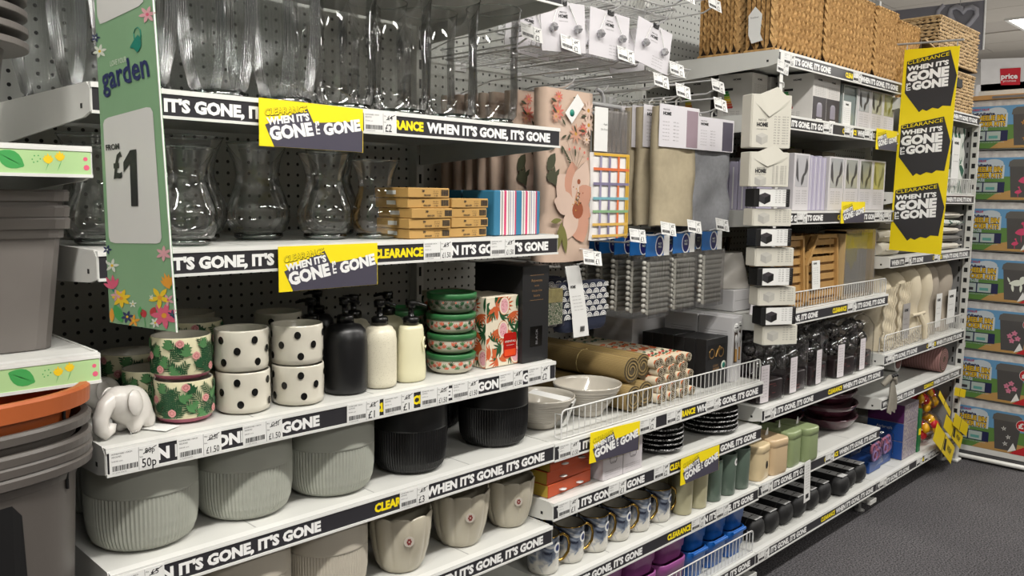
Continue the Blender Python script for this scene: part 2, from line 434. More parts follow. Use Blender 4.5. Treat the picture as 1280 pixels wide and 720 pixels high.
for i in range(6):
    up = MB().box(BX[i]-.012, BX[i]+.012, YB-.03, YB+.02, 0.0, 2.3, WHITE)
    o = struct(up.build('trim_%d' % (i+1)))
    sl = MB()
    for kk in range(40): sl.box(-.004, .004, -.0305, -.0295, .12+.05*kk, .145+.05*kk, SLOT)
    s2 = sl.build('slots', o, (BX[i], YB, 0)); s2['kind'] = 'stuff'

PH = "WHEN IT'S GONE, IT'S GONE"
def ticket_mesh(kind):
    "white price ticket .073 x .037 in the front plane, origin at its lower left corner"
    b = MB(); b.text('HOMEWARE 1 EACH', .003, .031, .0025, INK, FRONT, w=.030, z=.0002, bold=.0)
    b.text('ASSORTED', .003, .0265, .0025, INK, FRONT, w=.014, z=.0002, bold=.0)
    b.text('50038 unit', .003, .020, .0022, GREYINK, FRONT, w=.016, z=.0002, bold=.0)
    r = random.Random(hash(kind) % 99 if isinstance(kind, int) else len(kind)*7)
    x = .004
    while x < .040:
        w = r.choice((.0006, .001, .0016)); b.box(x, x+w, -.0003, 0, .006, .014, INK); x += w+r.choice((.0007, .0012))
    b.text('0 12340 05678', .004, .0025, .0018, GREYINK, FRONT, w=.02, z=.0002, bold=.0)
    old, new = TICK[kind]
    b.text('Was', .044, .030, .0028, INK, FRONT, w=.005, z=.0002, bold=0); b.text('Now', .044, .019, .0028, INK, FRONT, w=.005, z=.0002, bold=0)
    b.text(old, .052, .0245, .0085, INK, FRONT, w=.012 if len(old) < 3 else .015, z=.0002, bold=.01)
    b.add([(.049, -.0004, .0250), (.0495, -.0004, .0238), (.070, -.0004, .0335), (.0695, -.0004, .0345)], [(0, 1, 2, 3)], INK)
    b.text(new, .047, .003, .0145 if len(new) < 4 else .011, INK, FRONT, w={2: .015}.get(len(new), .022), z=.0002, bold=.01)
    b.box(.0425, .0429, -.0003, 0, .001, .036, GREYINK)
    return b
TICK = {'50': ('80p', '50p'), '1.5': ('£2.50', '£1.50'), '1': ('£2', '£1'), '2': ('£4', '£2'), '3': ('£5', '£3'), '6': ('£8', '£6'), '15': ('£3', '£1.50')}
tick_card = MB().box(0, .073, -.0008, 0, 0, .037, PAPER).build('x'); tc_me = tick_card.data; bpy.data.objects.remove(tick_card)
_tm = {}
def ticket(parent, x, y, z, kind, rot=None):
    c = inst(tc_me, 'price_ticket', parent, (x, y, z), rot)
    if kind not in _tm:
        o = ticket_mesh(kind).build('x'); _tm[kind] = o.data; bpy.data.objects.remove(o)
    p = inst(_tm[kind], 'printing', c, (0, -.0008, 0)); return c
def keep(b):
    o = b.build('x'); d = o.data; bpy.data.objects.remove(o); return d
SLOGAN = keep(MB().text(PH, 0, 0, .0185, LETTER, FRONT, w=.354, bold=.055)); CLR = keep(MB().text('CLEARANCE', 0, .0012, .0165, YELLOW, FRONT, w=.119, bold=.055))
def lettering(ins):
    inst(SLOGAN, 'slogan_lettering', ins, (.012, -.0032, -.0325)); inst(SLOGAN, 'slogan_lettering', ins, (.612, -.0032, -.0325)); inst(CLR, 'clearance_lettering', ins, (.485, -.0032, -.0325))
def bracket(side, depth):
    x0, x1 = (0.0, .004) if side == 0 else (-.004, 0)
    P = [(.0, -.008), (.0, -.041), (.03, -.048), (depth-.004, -.075), (depth-.004, .001), (.01, .001)]
    v = [(x0, a, z) for a, z in P]+[(x1, a, z) for a, z in P]; n = len(P)
    b = MB(); b.add(v, [tuple(range(n)), tuple(range(2*n-1, n-1, -1))]+[(i, n+i, n+(i+1) % n, (i+1) % n) for i in range(n)], WHITE)
    b.box(x0-.0005 if side == 0 else x1-.0002, x0+.0002 if side == 0 else x1+.0005, .03, .037, -.035, -.028, SLOT)
    return b
_sh = {}
def shelf(i, z, label, tickets=(), depth=None, printed=True, group='white steel display shelves'):
    x0, x1 = BX[i], BX[i+1]; depth = depth or YB-YF-.03
    t = thing('shelf', label, 'shelf', (x0, YF, z), 0, group)
    if depth not in _sh:
        b = MB().box(.002, .998, .012, depth, -.022, -.001, WHITE)
        for q in (.25, .5, .75): b.box(q-.0012, q+.0012, .02, depth, -.0012, -.0008, GREYSTEEL)
        p = b.build('shelf_panel', t)
        # lipped price channel: top lip, back plate, bottom lip
        c = MB().box(.001, .999, -.004, .014, -.004, 0, WHITE2).box(.001, .999, -.002, .002, -.042, -.004, WHITE2).box(.001, .999, -.005, 0, -.044, -.0395, WHITE2).box(.001, .999, -.0045, -.002, -.0075, -.0035, WHITE2).build('price_channel', t)
        ins = MB().box(.003, .997, -.003, -.002, -.0395, -.0075, DARKSTRIP).build('promotional_insert', t)
        lettering(ins)
        l = bracket(0, depth).build('end_bracket', t); r = bracket(1, depth).build('end_bracket', t, (1, 0, 0))
        _sh[depth] = (p, c, ins, l, r)
    else:
        p, c, ins, l, r = _sh[depth]
        for o_ in (p, c): inst(o_, o_.name.split('.')[0], t)
        a = inst(ins, 'promotional_insert', t)
        if printed: lettering(a)
        inst(l, 'end_bracket', t); inst(r, 'end_bracket', t, (1, 0, 0))
    for fr_, kind in tickets: ticket(t, fr_, -.0042, -.0425+rnd.uniform(0, .002), kind, (0, rnd.uniform(-.02, .02), 0))
    return t
SZ = dict(A0=1.752, A1=1.443, A2=1.203, A3=.91, A4=.714, A5=.512, A6=.141, B3=.711, B4=.566, B5=.364, B6=.141, C1=1.747, C2=1.555, C3=1.253,
          C4=.919, C5=.621, C6=.370, C7=.141)
nm = {'A': 'the near bay of vases and pots', 'B': 'the second bay', 'C': 'the third bay', 'D': 'the fourth bay'}
shelf(1, SZ['A0'], 'white shelf edge at the very top, above the ribbed glass vases')
shelf(1, SZ['A1'], 'white shelf carrying the tall ribbed glass vases', [(.465, '2')])
shelf(1, SZ['A2'], 'white shelf carrying the bulb shaped vases and kraft boxes', [(.604, '15'), (.784, '15')])
shelf(1, SZ['A3'], 'white shelf carrying the spotted and leaf print pots', [(.005, '50'), (.107, '1.5'), (.218, '1.5'), (.423, '1'), (.506, '1'), (.596, '1.5'), (.680, '15'), (.815, '15'), (.905, '2')])
shelf(1, SZ['A4'], 'white shelf carrying the ribbed grey and black pots', [(.008, '3'), (.544, '3')])
shelf(1, SZ['A5'], 'white shelf carrying the cream scalloped pots')
shelf(1, SZ['A6'], 'white base shelf hidden below the scalloped pots')
shelf(2, SZ['B3'], 'white shelf with basket front carrying bowls and rolled placemats', [(.015, '15'), (.335, '2'), (.46, '2'), (.66, '15')])
shelf(2, SZ['B4'], 'white shelf carrying black plates and orange boxed sets', [(.016, '1'), (.210, '1'), (.408, '2')])
shelf(2, SZ['B5'], 'white shelf carrying marbled mugs and beakers', [(.605, '1'), (.74, '1.5')])
shelf(2, SZ['B6'], 'white base shelf carrying blue and magenta tubs')
shelf(3, SZ['C1'], 'white top shelf carrying the big seagrass baskets', [(.03, '6'), (.545, '3')])
shelf(3, SZ['C2'], 'white shelf carrying boxed lamps and window boxes', [(.33, '3'), (.497, '3'), (.67, '2')])
shelf(3, SZ['C3'], 'white shelf carrying lilac boxed sets', [(.17, '6'), (.50, '2'), (.81, '2'), (.90, '2')])
shelf(3, SZ['C4'], 'white shelf with basket front carrying slatted wooden trays', [(.61, '3')])
shelf(3, SZ['C5'], 'white shelf carrying bagged glass baubles', [(.012, '6')])
shelf(3, SZ['C6'], 'white shelf carrying plum glass dishes and bread tins', [(.02, '6'), (.49, '2')])
shelf(3, SZ['C7'], 'white base shelf carrying rows of black cases', [(.015, '3')])
def dz(u, v): return at(u, v, y=YF).z
DZ = dict(D1=dz(1212, 143), D2=dz(1200, 243), D3=dz(1208, 311), D4=.67, D5=.485, D6=.141)
shelf(4, DZ['D1'], 'white shelf below the chunky rattan baskets in the fourth bay')
shelf(4, DZ['D2'], 'white shelf behind the hanging yellow sign with leaf print cloths')
shelf(4, DZ['D3'], 'white shelf above the hanging knitted throws', [(.15, '6'), (.5, '6')])
shelf(4, DZ['D4'], 'white shelf with basket front below the knitted throws', [(.03, '6'), (.5, '3')])
shelf(4, DZ['D5'], 'white shelf carrying the rolled pink rug')
shelf(4, DZ['D6'], 'white base shelf carrying blue boxes and red toys', [(.03, '6'), (.45, '2'), (.55, '2'), (.7, '2')])
print('D', DZ)

GREENP = mt('pale_green_print', 'a9c98f', .45, var=.03); LEAFG = mt('leaf_green_print', '3f9a4e', .5); AUB = mt('aubergine_print', '4a3348', .5); YEL2 = mt('petal_yellow', 'e8c21c', .5)
PINKP = mt('petal_pink', 'd95a78', .5); WHITEP = mt('petal_white', 'd9ded0', .5); NAVYP = mt('navy_print', '1f2a5a', .5); TEAL = mt('teal_print', '0f7a68', .5); ORANGEP = mt('petal_orange', 'e39a2b', .5); RED = mt('petal_red', 'b62832', .5); ROSEP = mt('petal_rose', 'd9a0a6', .5)
def garden_strip(t, off):
    ins = [c for c in t.children if c.name.startswith('promotional')][0]
    b = MB().box(.003, .997, -.0036, -.0028, -.0395, -.0075, GREENP).build('floral_strip', ins)
    g = MB(); fl = lambda x, y, l: (x, -.0038-.00005*l, y)
    for x in (.74, .90):
        put(g, m_flower(x-.05, -.0235, .014, AUB, YEL2, 8, W=.28), fl); put(g, m_leaf(x-.02, -.013, .036, .024, -.5, LEAFG, 6), fl); put(g, m_leaf(x-.018, -.0145, .03, .001, -.5, GREENP, 2), fl)
        for k in range(6): put(g, m_disc(x+.027+.005*math.cos(k), -.02+.005*math.sin(k*1.1), .001, LEAFG, 6), fl)
    for cx, cy in ((.942, -.02), (.957, -.016)):
        put(g, m_fan(cx, cy-.006, .014, 1.6, YEL2, 5, 1.3, .3), fl); put(g, m_leaf(cx-.004, -.036, .018, .0008, 1.2, LEAFG, 2), fl)
    put(g, m_disc(.99, -.018, .003, PINKP, 8)+m_disc(.991, -.03, .004, PINKP, 8), fl)
    g.build('floral_print', ins)['kind'] = 'stuff'
garden_strip(shelf(0, 1.352, 'white shelf with green floral strip above the stacked trough rims', printed=False), 0)
garden_strip(shelf(0, 1.055, 'white shelf with green floral strip under the tall grey planter', printed=False), 0)
# plinth brackets with screw feet under the base shelves
for i, w in ((3, 'below the basket of blue tubs'), (4, 'below the black cases'), (5, 'at the far end of the run')):
    ft = thing('plinth_bracket', 'white plinth bracket on a screw foot '+w, 'bracket', (BX[i], YF, 0), 0, 'plinth brackets')
    MB().box(-.02, .02, .02, .45, .045, .062, WHITE).build('arm', ft)
    MB().box(-.03, .03, .005, .02, .045, .062, WHITE).build('face_plate', ft)
    MB().lathe([(.0, .0), (.02, 0), (.02, .006), (.006, .012), (.006, .045)], 12, GREYSTEEL, (0, .06, 0)).build('screw_foot', ft)

# ---------------------------------------------------------------- clearance cards hung on the shelf edges
def clearance_card(x, z, label, tilt=0, y=YF-.012):
    t = thing('clearance_card', label, 'sign', (x, y, z), 0, 'yellow and slate clearance cards'); t.rotation_euler = (0, tilt, 0)
    MB().box(0, .203, 0, .0012, -.077, 0, YELLOW).build('card', t)
    b = MB(); W, Hh = .203, .077
    b.add([(x_*W, -.0003, -y_*Hh) for x_, y_ in ((.05, .55), (.44, .13), (.50, .42), (.93, .30), (.995, .52), (.995, .995), (.13, .995))], [(0, 6, 5, 4, 3, 2, 1)], PURPLE)
    P = lambda x_, y_: (x_*W, -.0007, -y_*Hh)
    b.ptext('CLEARANCE', P(.05, .37), P(.44, .21), P(.045, .22), INK, .04, (0, .0003, 0)); b.ptext('CLEARANCE', P(.05, .36), P(.435, .20), P(.045, .22), YELLOW, .01)
    b.ptext("WHEN IT'S", P(.07, .55), P(.46, .37), P(.06, .40), LETTER, .05); b.ptext('GONE', P(.10, .86), P(.50, .68), P(.075, .59), LETTER, .055)
    b.ptext("IT'S", P(.56, .66), P(.545, .37), P(.525, .67), LETTER, .05); b.ptext('GONE', P(.60, .67), P(.975, .49), P(.585, .42), LETTER, .055)
    b.build('lettering', t); return t
clearance_card(.688, 1.443, 'clearance card hung on the edge of the tall ribbed vase shelf', .01)
clearance_card(.718, 1.2005, 'clearance card hung on the edge of the bulb vase shelf', .0)
clearance_card(1.556, .716, 'clearance card half over the white glass boxes', .035)
clearance_card(1.960, .561, 'clearance card hung above the pale beakers', .0)
clearance_card(3.195, 1.558, 'small clearance card under the window boxes beside the long yellow banner', .0)
clearance_card(2.925, 1.285, 'clearance card hung below the lilac boxed sets', .0)

# ---------------------------------------------------------------- left edge: planters and the green price banner
PLG = mt('grey_planter_plastic', '6a6561', .42, var=.05, bump=.05); PLG2 = mt('dark_grey_planter_plastic', '55504c', .42, var=.05); TERRA = mt('terracotta_plastic', 'a8562a', .45, var=.08)
def tub(name, w, d, h, mat, taper=.84, rim=.028, r=.05, parent=None, cut=False):
    "rectangular tub with turned-down rim; origin at the centre of its base"
    b = MB(); n = 6; rings = []
    for k, (s_, z) in enumerate(((taper-.02, 0), (taper, .004), (1-.06, h-rim*1.1), (1-.06, h-rim), (1, h-rim), (1.0, h-.003), (.99, h), (.965, h), (.96, h-.02), (taper-.03, .01))):
        rings.append([(a, c, z) for a, c in rrect(w*s_, d*s_, r*s_, n)])
    b.loft(rings, mat, False); b.add(rings[0], [tuple(range(len(rings[0])-1, -1, -1))], mat); b.add(rings[-1], [tuple(range(len(rings[-1])))], mat)
    return b.build(name, parent)
# round stack at the top
px = at(35, 62, y=1.42); r0 = .15
for k, (v, nmz) in enumerate(((62, 'lowest'), (44, 'second from the bottom'), (24, 'third from the bottom'), (5, 'topmost'))):
    z = at(35, v, y=1.42).z
    t = thing('round_planter', 'grey round planter, %s of the nested stack at the upper left' % nmz, 'planter', (px.x-r0-.004, 1.42, 0), 0, 'nested round grey planters')
    z0_ = z if k == 0 else z0_; t.location.z = 1.3525+(z-z0_)
    h = z-t.location.z; b = MB()
    b.lathe([(0, .002), (.10, 0), (r0-.034, h-.02), (r0-.032, h-.008)], 64, PLG).build('body', t)
    MB().lathe([(r0-.034, h-.010), (r0-.001, h-.010), (r0, h-.009), (r0, h-.001), (r0-.002, h), (r0-.030, h), (r0-.036, h-.03)], 110, PLG, smooth=False).build('rim', t)
# tall tub with two nested inside, on the middle shelf
cxz = .403-.125; cyz = 1.352+.075
for k, (vr, nmz) in enumerate(((272, 'lowest and tallest'), (257, 'middle'), (237, 'topmost'))):
    zt = at(60, vr, y=1.335).z
    t = thing('tub_planter', 'grey rectangular planter, %s of the nested stack on the left middle shelf' % nmz, 'planter', (cxz, cyz, 1.0555 if k == 0 else 1.08+.006*k), 0, 'nested rectangular grey planters')
    h = zt-t.location.z; w = .265+.034
    b = MB(); rg = []
    for s_, z in ((.80, 0), (.805, .003), (.92, h-.017), (.99, h-.0165), (1, h-.003), (.985, h), (.95, h), (.94, h-.03)): rg.append([(a, c, z) for a, c in rrect(w*s_, .19*s_, .028, 4)])
    b.loft(rg[:3], PLG, False); b.add(rg[0], [tuple(range(len(rg[0])-1, -1, -1))], PLG); b.build('body', t)
    MB().loft(rg[2:], PLG, False).build('rim', t)
# oval troughs low down on the left
zb = .36; cx0 = .425-.31
tr = [(508, TERRA, 'terracotta oval trough topping the stack of grey troughs at the left'), (548, PLG2, 'grey oval trough directly under the terracotta one'),
      (574, PLG2, 'grey oval trough, third rim down in the left stack'), (588, PLG2, 'grey oval trough, fourth rim down in the left stack'), (603, PLG2, 'deep grey oval trough with a dark opening, lowest of the left stack')]
def oval(w, d, n=84, p=2.8):
    out = []
    for i in range(n):
        a = 2*PI*i/n; c, s_ = math.cos(a), math.sin(a); out.append((w/2*abs(c)**(2/p)*(1 if c > 0 else -1), d/2*abs(s_)**(2/p)*(1 if s_ > 0 else -1)))
    return out
for k, (v, m_, lb) in enumerate(tr):
    zt = at(0, v, y=1.19).z; last = k == 4
    zbase = .50 if last else zt-.17
    t = thing('oval_trough', lb, 'planter', (cx0, 1.33, zbase), 0, 'nested oval troughs'); h = zt-zbase; W, Dd = .62, .30
    RM = .026 if k == 0 else .0145
    rg = [[(a*s_, c*s_*(1 if s_ > .9 else .97), z) for a, c in oval(W, Dd)] for s_, z in ((.80 if not last else .86, 0), (.81 if not last else .865, .004), (.925, h-RM-.001), (.995, h-RM), (1, h-.004), (.985, h), (.955, h), (.93, h-.03))]
    b = MB().loft(rg[:3], m_, True); b.add(rg[0], [tuple(range(len(rg[0])-1, -1, -1))], m_)
    b.build('body', t); MB().loft(rg[2:], m_, False).build('rim', t)
    MB().box(.255, .258, -.09, -.08, h-.045, h-.03, BLACK).build('vent', t)
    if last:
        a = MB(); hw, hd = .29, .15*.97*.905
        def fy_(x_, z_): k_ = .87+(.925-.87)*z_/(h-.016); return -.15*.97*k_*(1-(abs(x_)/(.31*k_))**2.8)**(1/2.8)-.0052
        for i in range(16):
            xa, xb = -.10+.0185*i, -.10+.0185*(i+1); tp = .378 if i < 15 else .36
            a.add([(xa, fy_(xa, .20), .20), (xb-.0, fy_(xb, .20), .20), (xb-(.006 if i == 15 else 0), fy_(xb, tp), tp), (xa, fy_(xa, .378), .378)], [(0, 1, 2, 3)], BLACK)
        a.build('opening', t)  # flat black plate in place of a hole, its inner shade given as colour
bs = thing('planter_plinth', 'dark plinth carrying the stacked oval troughs at the left', 'plinth', (cx0, 1.33, .141)); MB().bbox(-.26, .26, -.08, .12, 0, .358, BLACK).build('block', bs)
MB().box(-.25, .25, -.082, -.08, .02, .33, PLG2).build('face_panel', bs)

gs = thing('garden_price_banner', 'green love your garden banner with a white from one pound price card', 'sign', (0, 0, 0))
SX = .4255
def S(u, v, l=0): p = at(u, v, x=SX-.0012-.0004*l); return (p.x, p.y, p.z)
GSG = mt('banner_green', '7fa57e', .5, var=.05); 
q = [S(117, -14), S(137, 403), S(220.5, 415.5), S(190, -14)]
b = MB(); b.add([(SX-.001, p[1], p[2]) for p in q]+[(SX+.001, p[1], p[2]) for p in q], [(0, 1, 2, 3), (7, 6, 5, 4), (0, 4, 5, 1), (1, 5, 6, 2), (2, 6, 7, 3), (3, 7, 4, 0)], GSG); b.build('banner_sheet', gs)
MB().tube([S(190.5, -14), S(221, 415.5)], .0012, 5, WHITE2).build('white_edge', gs)
CARDW = mt('price_card', 'd2d1cd', .5, var=.02)
b = MB(); b.quad([S(120, -14, 1), S(121.5, 20, 1), S(125, 30, 1), S(131, 28, 1), S(173, 8, 1), S(179, 2, 1), S(179, -14, 1)], CARDW).build('upper_price_card', gs)
b = MB(); b.quad([S(129, 155, 1), S(130.5, 150, 1), S(135, 147, 1), S(183, 134, 1), S(188, 134.5, 1), S(191, 140, 1), S(202, 297, 1), S(200, 303, 1), S(196, 304.5, 1), S(144, 304, 1), S(138, 302, 1), S(136, 296, 1)], CARDW)
pc = b.build('price_card', gs)
b = MB(); b.ptext('FROM', S(132.5, 188, 3), S(149, 186, 3), S(132, 181, 3), INK, .03); b.ptext('£', S(142, 222, 3), S(153, 221, 3), S(141, 190, 3), INK, .03)
b.ptext('1', S(156, 258, 3), S(172.5, 257.5, 3), S(153.5, 189, 3), INK, .03); b.build('price_lettering', gs)
SERIF = NAVYP
b = MB(); b.ptext('garden', S(128.5, 113, 2), S(187, 94.5, 2), S(124.5, 84, 2), NAVYP, .02); b.build('garden_lettering', gs)
MB().ptext('LOVE YOUR', S(138, 83, 2), S(158, 77, 2), S(137.5, 76, 2), WHITEP, .0).build('love_your_lettering', gs)
b = MB(); b.quad([S(u, v, 2) for u, v in ((166, 52), (168, 49), (172, 43), (176, 48), (176.5, 57), (173, 64), (171, 65.5), (166.5, 60), (162.5, 60), (162.5, 58.5))], TEAL)
b.tube([S(u, v, 2) for u, v in ((168, 50), (167, 42), (169, 36), (172, 34), (175, 37), (176, 44), (175.5, 50))], .0006, 4, TEAL); b.build('watering_can_print', gs)
def sm(b, motif, u0, v0):
    "place a motif drawn in pixels around (u0, v0) on the banner"
    put(b, [([tuple((p[0], p[1]) for p in pr_) for pr_ in pr], m_) for pr, m_ in motif], lambda x, y, l: S(u0+x, v0-y, 1+.1*l))
b = MB()
for u, v, r_, m_, md, n, a0 in ((184, 18, 11, ROSEP, PINKP, 6, .2), (124.5, 64, 9, WHITEP, YEL2, 6, .3), (119.5, 47, 6, NAVYP, WHITEP, 5, 0), (134, 312, 6, NAVYP, WHITEP, 5, 0), (204.5, 317, 10, ROSEP, ROSEP, 6, .5),
        (140, 332, 9, WHITEP, YEL2, 5, .1), (151.5, 373, 12, YEL2, ORANGEP, 7, .3), (199.5, 372, 14, YEL2, ORANGEP, 5, .9), (205, 394.5, 17, PINKP, ORANGEP, 7, .4), (166, 380, 5, WHITEP, YEL2, 5, .3), (189.5, 371.5, 3.5, WHITEP, YEL2, 5, 0),
        (159, 396, 8, NAVYP, YEL2, 6, .2), (194, 403.5, 7, WHITEP, YEL2, 6, .2), (167, 401, 8, ORANGEP, YEL2, 5, .2), (146, 369, 8, ROSEP, ROSEP, 5, .6), (210, 375, 8, ROSEP, PINKP, 5, .8), (215, 393, 6, NAVYP, TEAL, 5, .2)):
    sm(b, m_flower(0, 0, r_, m_, md, n, a0, .42), u, v)
for u, v, L, W, a, m_ in ((143, 381, 24, 11, -1.15, LEAFG), (175, 398, 15, 6, 1.55, LEAFG), (140, 403, 18, 6, 1.6, ORANGEP), (181, 397, 11, 8, 1.9, RED), (189, 395, 12, 8, 1.2, RED), (182, 410, 14, .8, 1.7, LEAFG), (187, 411, 18, .8, 1.4, LEAFG), (212, 362, 7, 6, 1.5, LEAFG), (142, 365, 8, 5, 1.6, TEAL)):
    sm(b, m_leaf(0, 0, L, W, a, m_), u, v)
sm(b, m_fan(0, 0, 19, 1.9, PINKP, 4, 1.5, .26), 142, 361); sm(b, m_fan(0, 0, 21, 1.9, ORANGEP, 5, 1.0, .2), 212, 361)
o = b.build('flower_print', gs); o['kind'] = 'stuff'

# ---------------------------------------------------------------- near bay: vases
RG = thin_glass('ribbed_glass', (.965, .98, .975), .10, .05, 1.1, ribs='flute'); GBASE = thin_glass('glass_foot', (.80, .90, .86), .05, .14, 1.3)
def open_prof(pr, t=.003):
    "outer profile list (r, z) -> closed wall profile with inside"
    return pr + [(max(r-t, 0), z) for r, z in reversed(pr)]
def ribbed_vase(label, x, y, smooth=False, h=.245, s=1., group='tall glass vases on the upper shelf'):
    t = thing('glass_vase', label, 'vase', (x, y, 1.4435), rnd.uniform(0, 6), group)
    if smooth: pr = [(.048, .012), (.055, .02), (.0575, .06), (.0555, .12), (.0555, .17), (.059, .215), (.0622, h)]
    else: pr = [(.040, .012), (.047, .02), (.058, .07), (.064, .14), (.0625, .2), (.060, h)]
    pr = [(r*s, z) for r, z in pr]
    fn = None if smooth else (lambda i, k: 1+.012*(1 if i % 2 else -1))
    MB().lathe(pr, 48, GLASS if smooth else RG).build('wall', t)
    MB().lathe([(0, .0), (.046*s, 0), (.048*s, .004), (.045*s, .012), (.03*s, .009), (0, .010)], 32, GBASE).build('foot', t)
    r = pr[-1][0]; MB().lathe([(r-.001, h-.001), (r+.0012, h), (r+.0005, h+.0015), (r-.0015, h+.001)], 40, GBASE).build('lip', t)
    return t
V = [(.505, 1.68, 0, 1, 'ribbed glass vase at the back left corner of the top shelf'), (.52, 1.515, 0, 1, 'ribbed glass vase just left of the green garden banner'), (.53, 1.352, 0, 1, 'ribbed glass vase half behind the green garden banner'),
     (.664, 1.352, 0, 1, 'ribbed glass vase right beside the green garden banner'), (.788, 1.350, 0, .97, 'ribbed glass vase above the left half of the upper clearance card'), (.914, 1.35, 1, 1.0, 'plain glass vase right of the ribbed ones on the top shelf'),
     (1.041, 1.345, 1, 1.0, 'plain glass vase above the upper two pound ticket'), (1.168, 1.345, 1, 1.0, 'plain glass vase second from the right end of the top shelf'), (1.292, 1.345, 1, .96, 'plain glass vase at the right end of the top shelf, before the floral cloths'),
     (.68, 1.49, 0, 1, 'ribbed glass vase in the back row behind the banner'), (.81, 1.48, 0, 1, 'ribbed glass vase in the back row above the upper clearance card'), (.94, 1.48, 1, 1, 'plain glass vase in the back row, leftmost of the plain ones'),
     (1.08, 1.475, 1, 1, 'plain glass vase in the back row, middle of the plain ones'), (1.22, 1.475, 1, 1, 'plain glass vase in the back row, rightmost')]
for x, y, s_, sc_, lb in V: ribbed_vase(lb, x, y, s_, s=sc_)
def bulb_vase(label, x, y, s=1.):
    t = thing('bulb_vase', label, 'vase', (x, y, 1.2035), rnd.uniform(0, 6), 'bulb shaped glass vases')
    if not bulb_vase.c:
        pr = [(.040, .008), (.052, .016), (.060, .036), (.061, .055), (.055, .075), (.047, .097), (.0405, .116), (.040, .128), (.045, .155), (.057, .185)]
        a = MB().lathe(pr, 48, GLASS).build('wall', t); c = MB().lathe([(0, .0), (.040, 0), (.047, .004), (.046, .011), (.03, .008), (0, .010)], 32, GBASE).build('foot', t)
        d = MB().lathe([(.0565, .184), (.0585, .185), (.058, .187), (.056, .1865)], 48, GBASE).build('lip', t); bulb_vase.c = (a, c, d)
    else:
        for o_, n_ in zip(bulb_vase.c, ('wall', 'foot', 'lip')): inst(o_, n_, t)
    t.scale = (s,)*3; return t
bulb_vase.c = None
for x, y, s_, lb in ((.497, 1.435, .85, 'bulb vase at the left end of its shelf beside the planter rims'), (.545, 1.60, 1, 'bulb vase at the back left, seen past the banner'), (.60, 1.35, .85, 'bulb vase mostly hidden by the green banner'), (.666, 1.47, .99, 'bulb vase right of the green banner'),
                     (.790, 1.46, .96, 'bulb vase second to the right of the banner'), (.898, 1.40, .88, 'bulb vase above the lower clearance card'), (.992, 1.365, .82, 'bulb vase touching the kraft boxes'),
                     (.72, 1.62, .95, 'bulb vase in the back row behind the banner'), (.86, 1.60, .95, 'bulb vase in the back row, second from the left'), (1.0, 1.53, .95, 'bulb vase in the back row nearest the kraft boxes')):
    bulb_vase(lb, x, y, s_)

# kraft boxes, striped boxes
KRAFT = mt('kraft_board', 'b08a4c', .7, var=.1, bump=.08)
def kraft_mesh():
    b = MB(); b.bbox(0, .105, 0, .11, 0, .0195, KRAFT, .0012); return b
kb = keep(kraft_mesh()); kp = MB()
kp.text('pp', .034, .012, .005, INK, FRONT, z=.0004, bold=.03).text('00109', .038, .003, .004, INK, FRONT, w=.018, z=.0004).text('SET OF 4', .062, .012, .0022, INK, FRONT, w=.014, z=.0004, bold=0).text('COASTERS', .062, .008, .0022, INK, FRONT, w=.014, z=.0004, bold=0).text('3 08', .064, .003, .003, INK, FRONT, w=.01, z=.0004, bold=0)
for k in range(9): kp.box(.083+.0022*k, .0842+.0022*k+.0004*(k % 2), -.0004, 0, .004, .016, INK)
for xx in (.003, .092): pass
kp = keep(kp)
def kraft(x, y, z, label, rz=0, w=1):
    t = thing('kraft_box', label, 'box', (x, y, z), rz, 'flat kraft coaster boxes'); t.scale = (w, 1, 1)
    inst(kb, 'carton', t); inst(kp, 'printing', t, (0, -.0002, 0)); 
    MB().box(-.0004, 0, .04, .07, .006, .014, PAPER).build('side_label', t); return t
pos = ['bottom one', 'second from the bottom', 'third from the bottom', 'fourth from the bottom', 'top one']
for k in range(5): kraft(1.022-.004*(k % 2)-.006*(k == 4), 1.295-.004*(k % 3), 1.2035+.0202*k, 'kraft box, %s of the left pile beside the bulb vase' % pos[k], -.02*(k % 2))
for k in range(4): kraft(1.134+.003*(k % 2), 1.305-.003*(k % 2), 1.2035+.0202*k, 'kraft box, %s of the right pile beside the striped box' % (pos[k] if k < 3 else 'top one'), .015*(k % 2))
STR = stripes('deckchair_stripes', [(0, '2c6f8f'), (.26, 'd5d0cc'), (.32, '8f8a86'), (.38, 'd8d4d0'), (.44, 'c23a66'), (.54, 'dcd8d4'), (.62, '9a958f'), (.68, 'd9d5d1'), (.72, '2a3f7a'), (.75, 'd9d5d1'), (.84, '4a4f80'), (.87, 'dad6d2'), (.93, 'b03a5c')], 0, .067)
for x, y, lb in ((1.262, 1.305, 'striped blue and pink box standing right of the kraft boxes'), (1.268, 1.42, 'striped box directly behind the front striped box')):
    t = thing('striped_box', lb, 'box', (x, y, 1.2035), 0, 'striped boxes'); MB().bbox(0, .145, 0, .105, 0, .098, STR, .002).build('carton', t)
    MB().box(.004, .141, .004, .10, .098, .0985, mt('box_top_blue', '2a7590', .6)).build('lid', t)

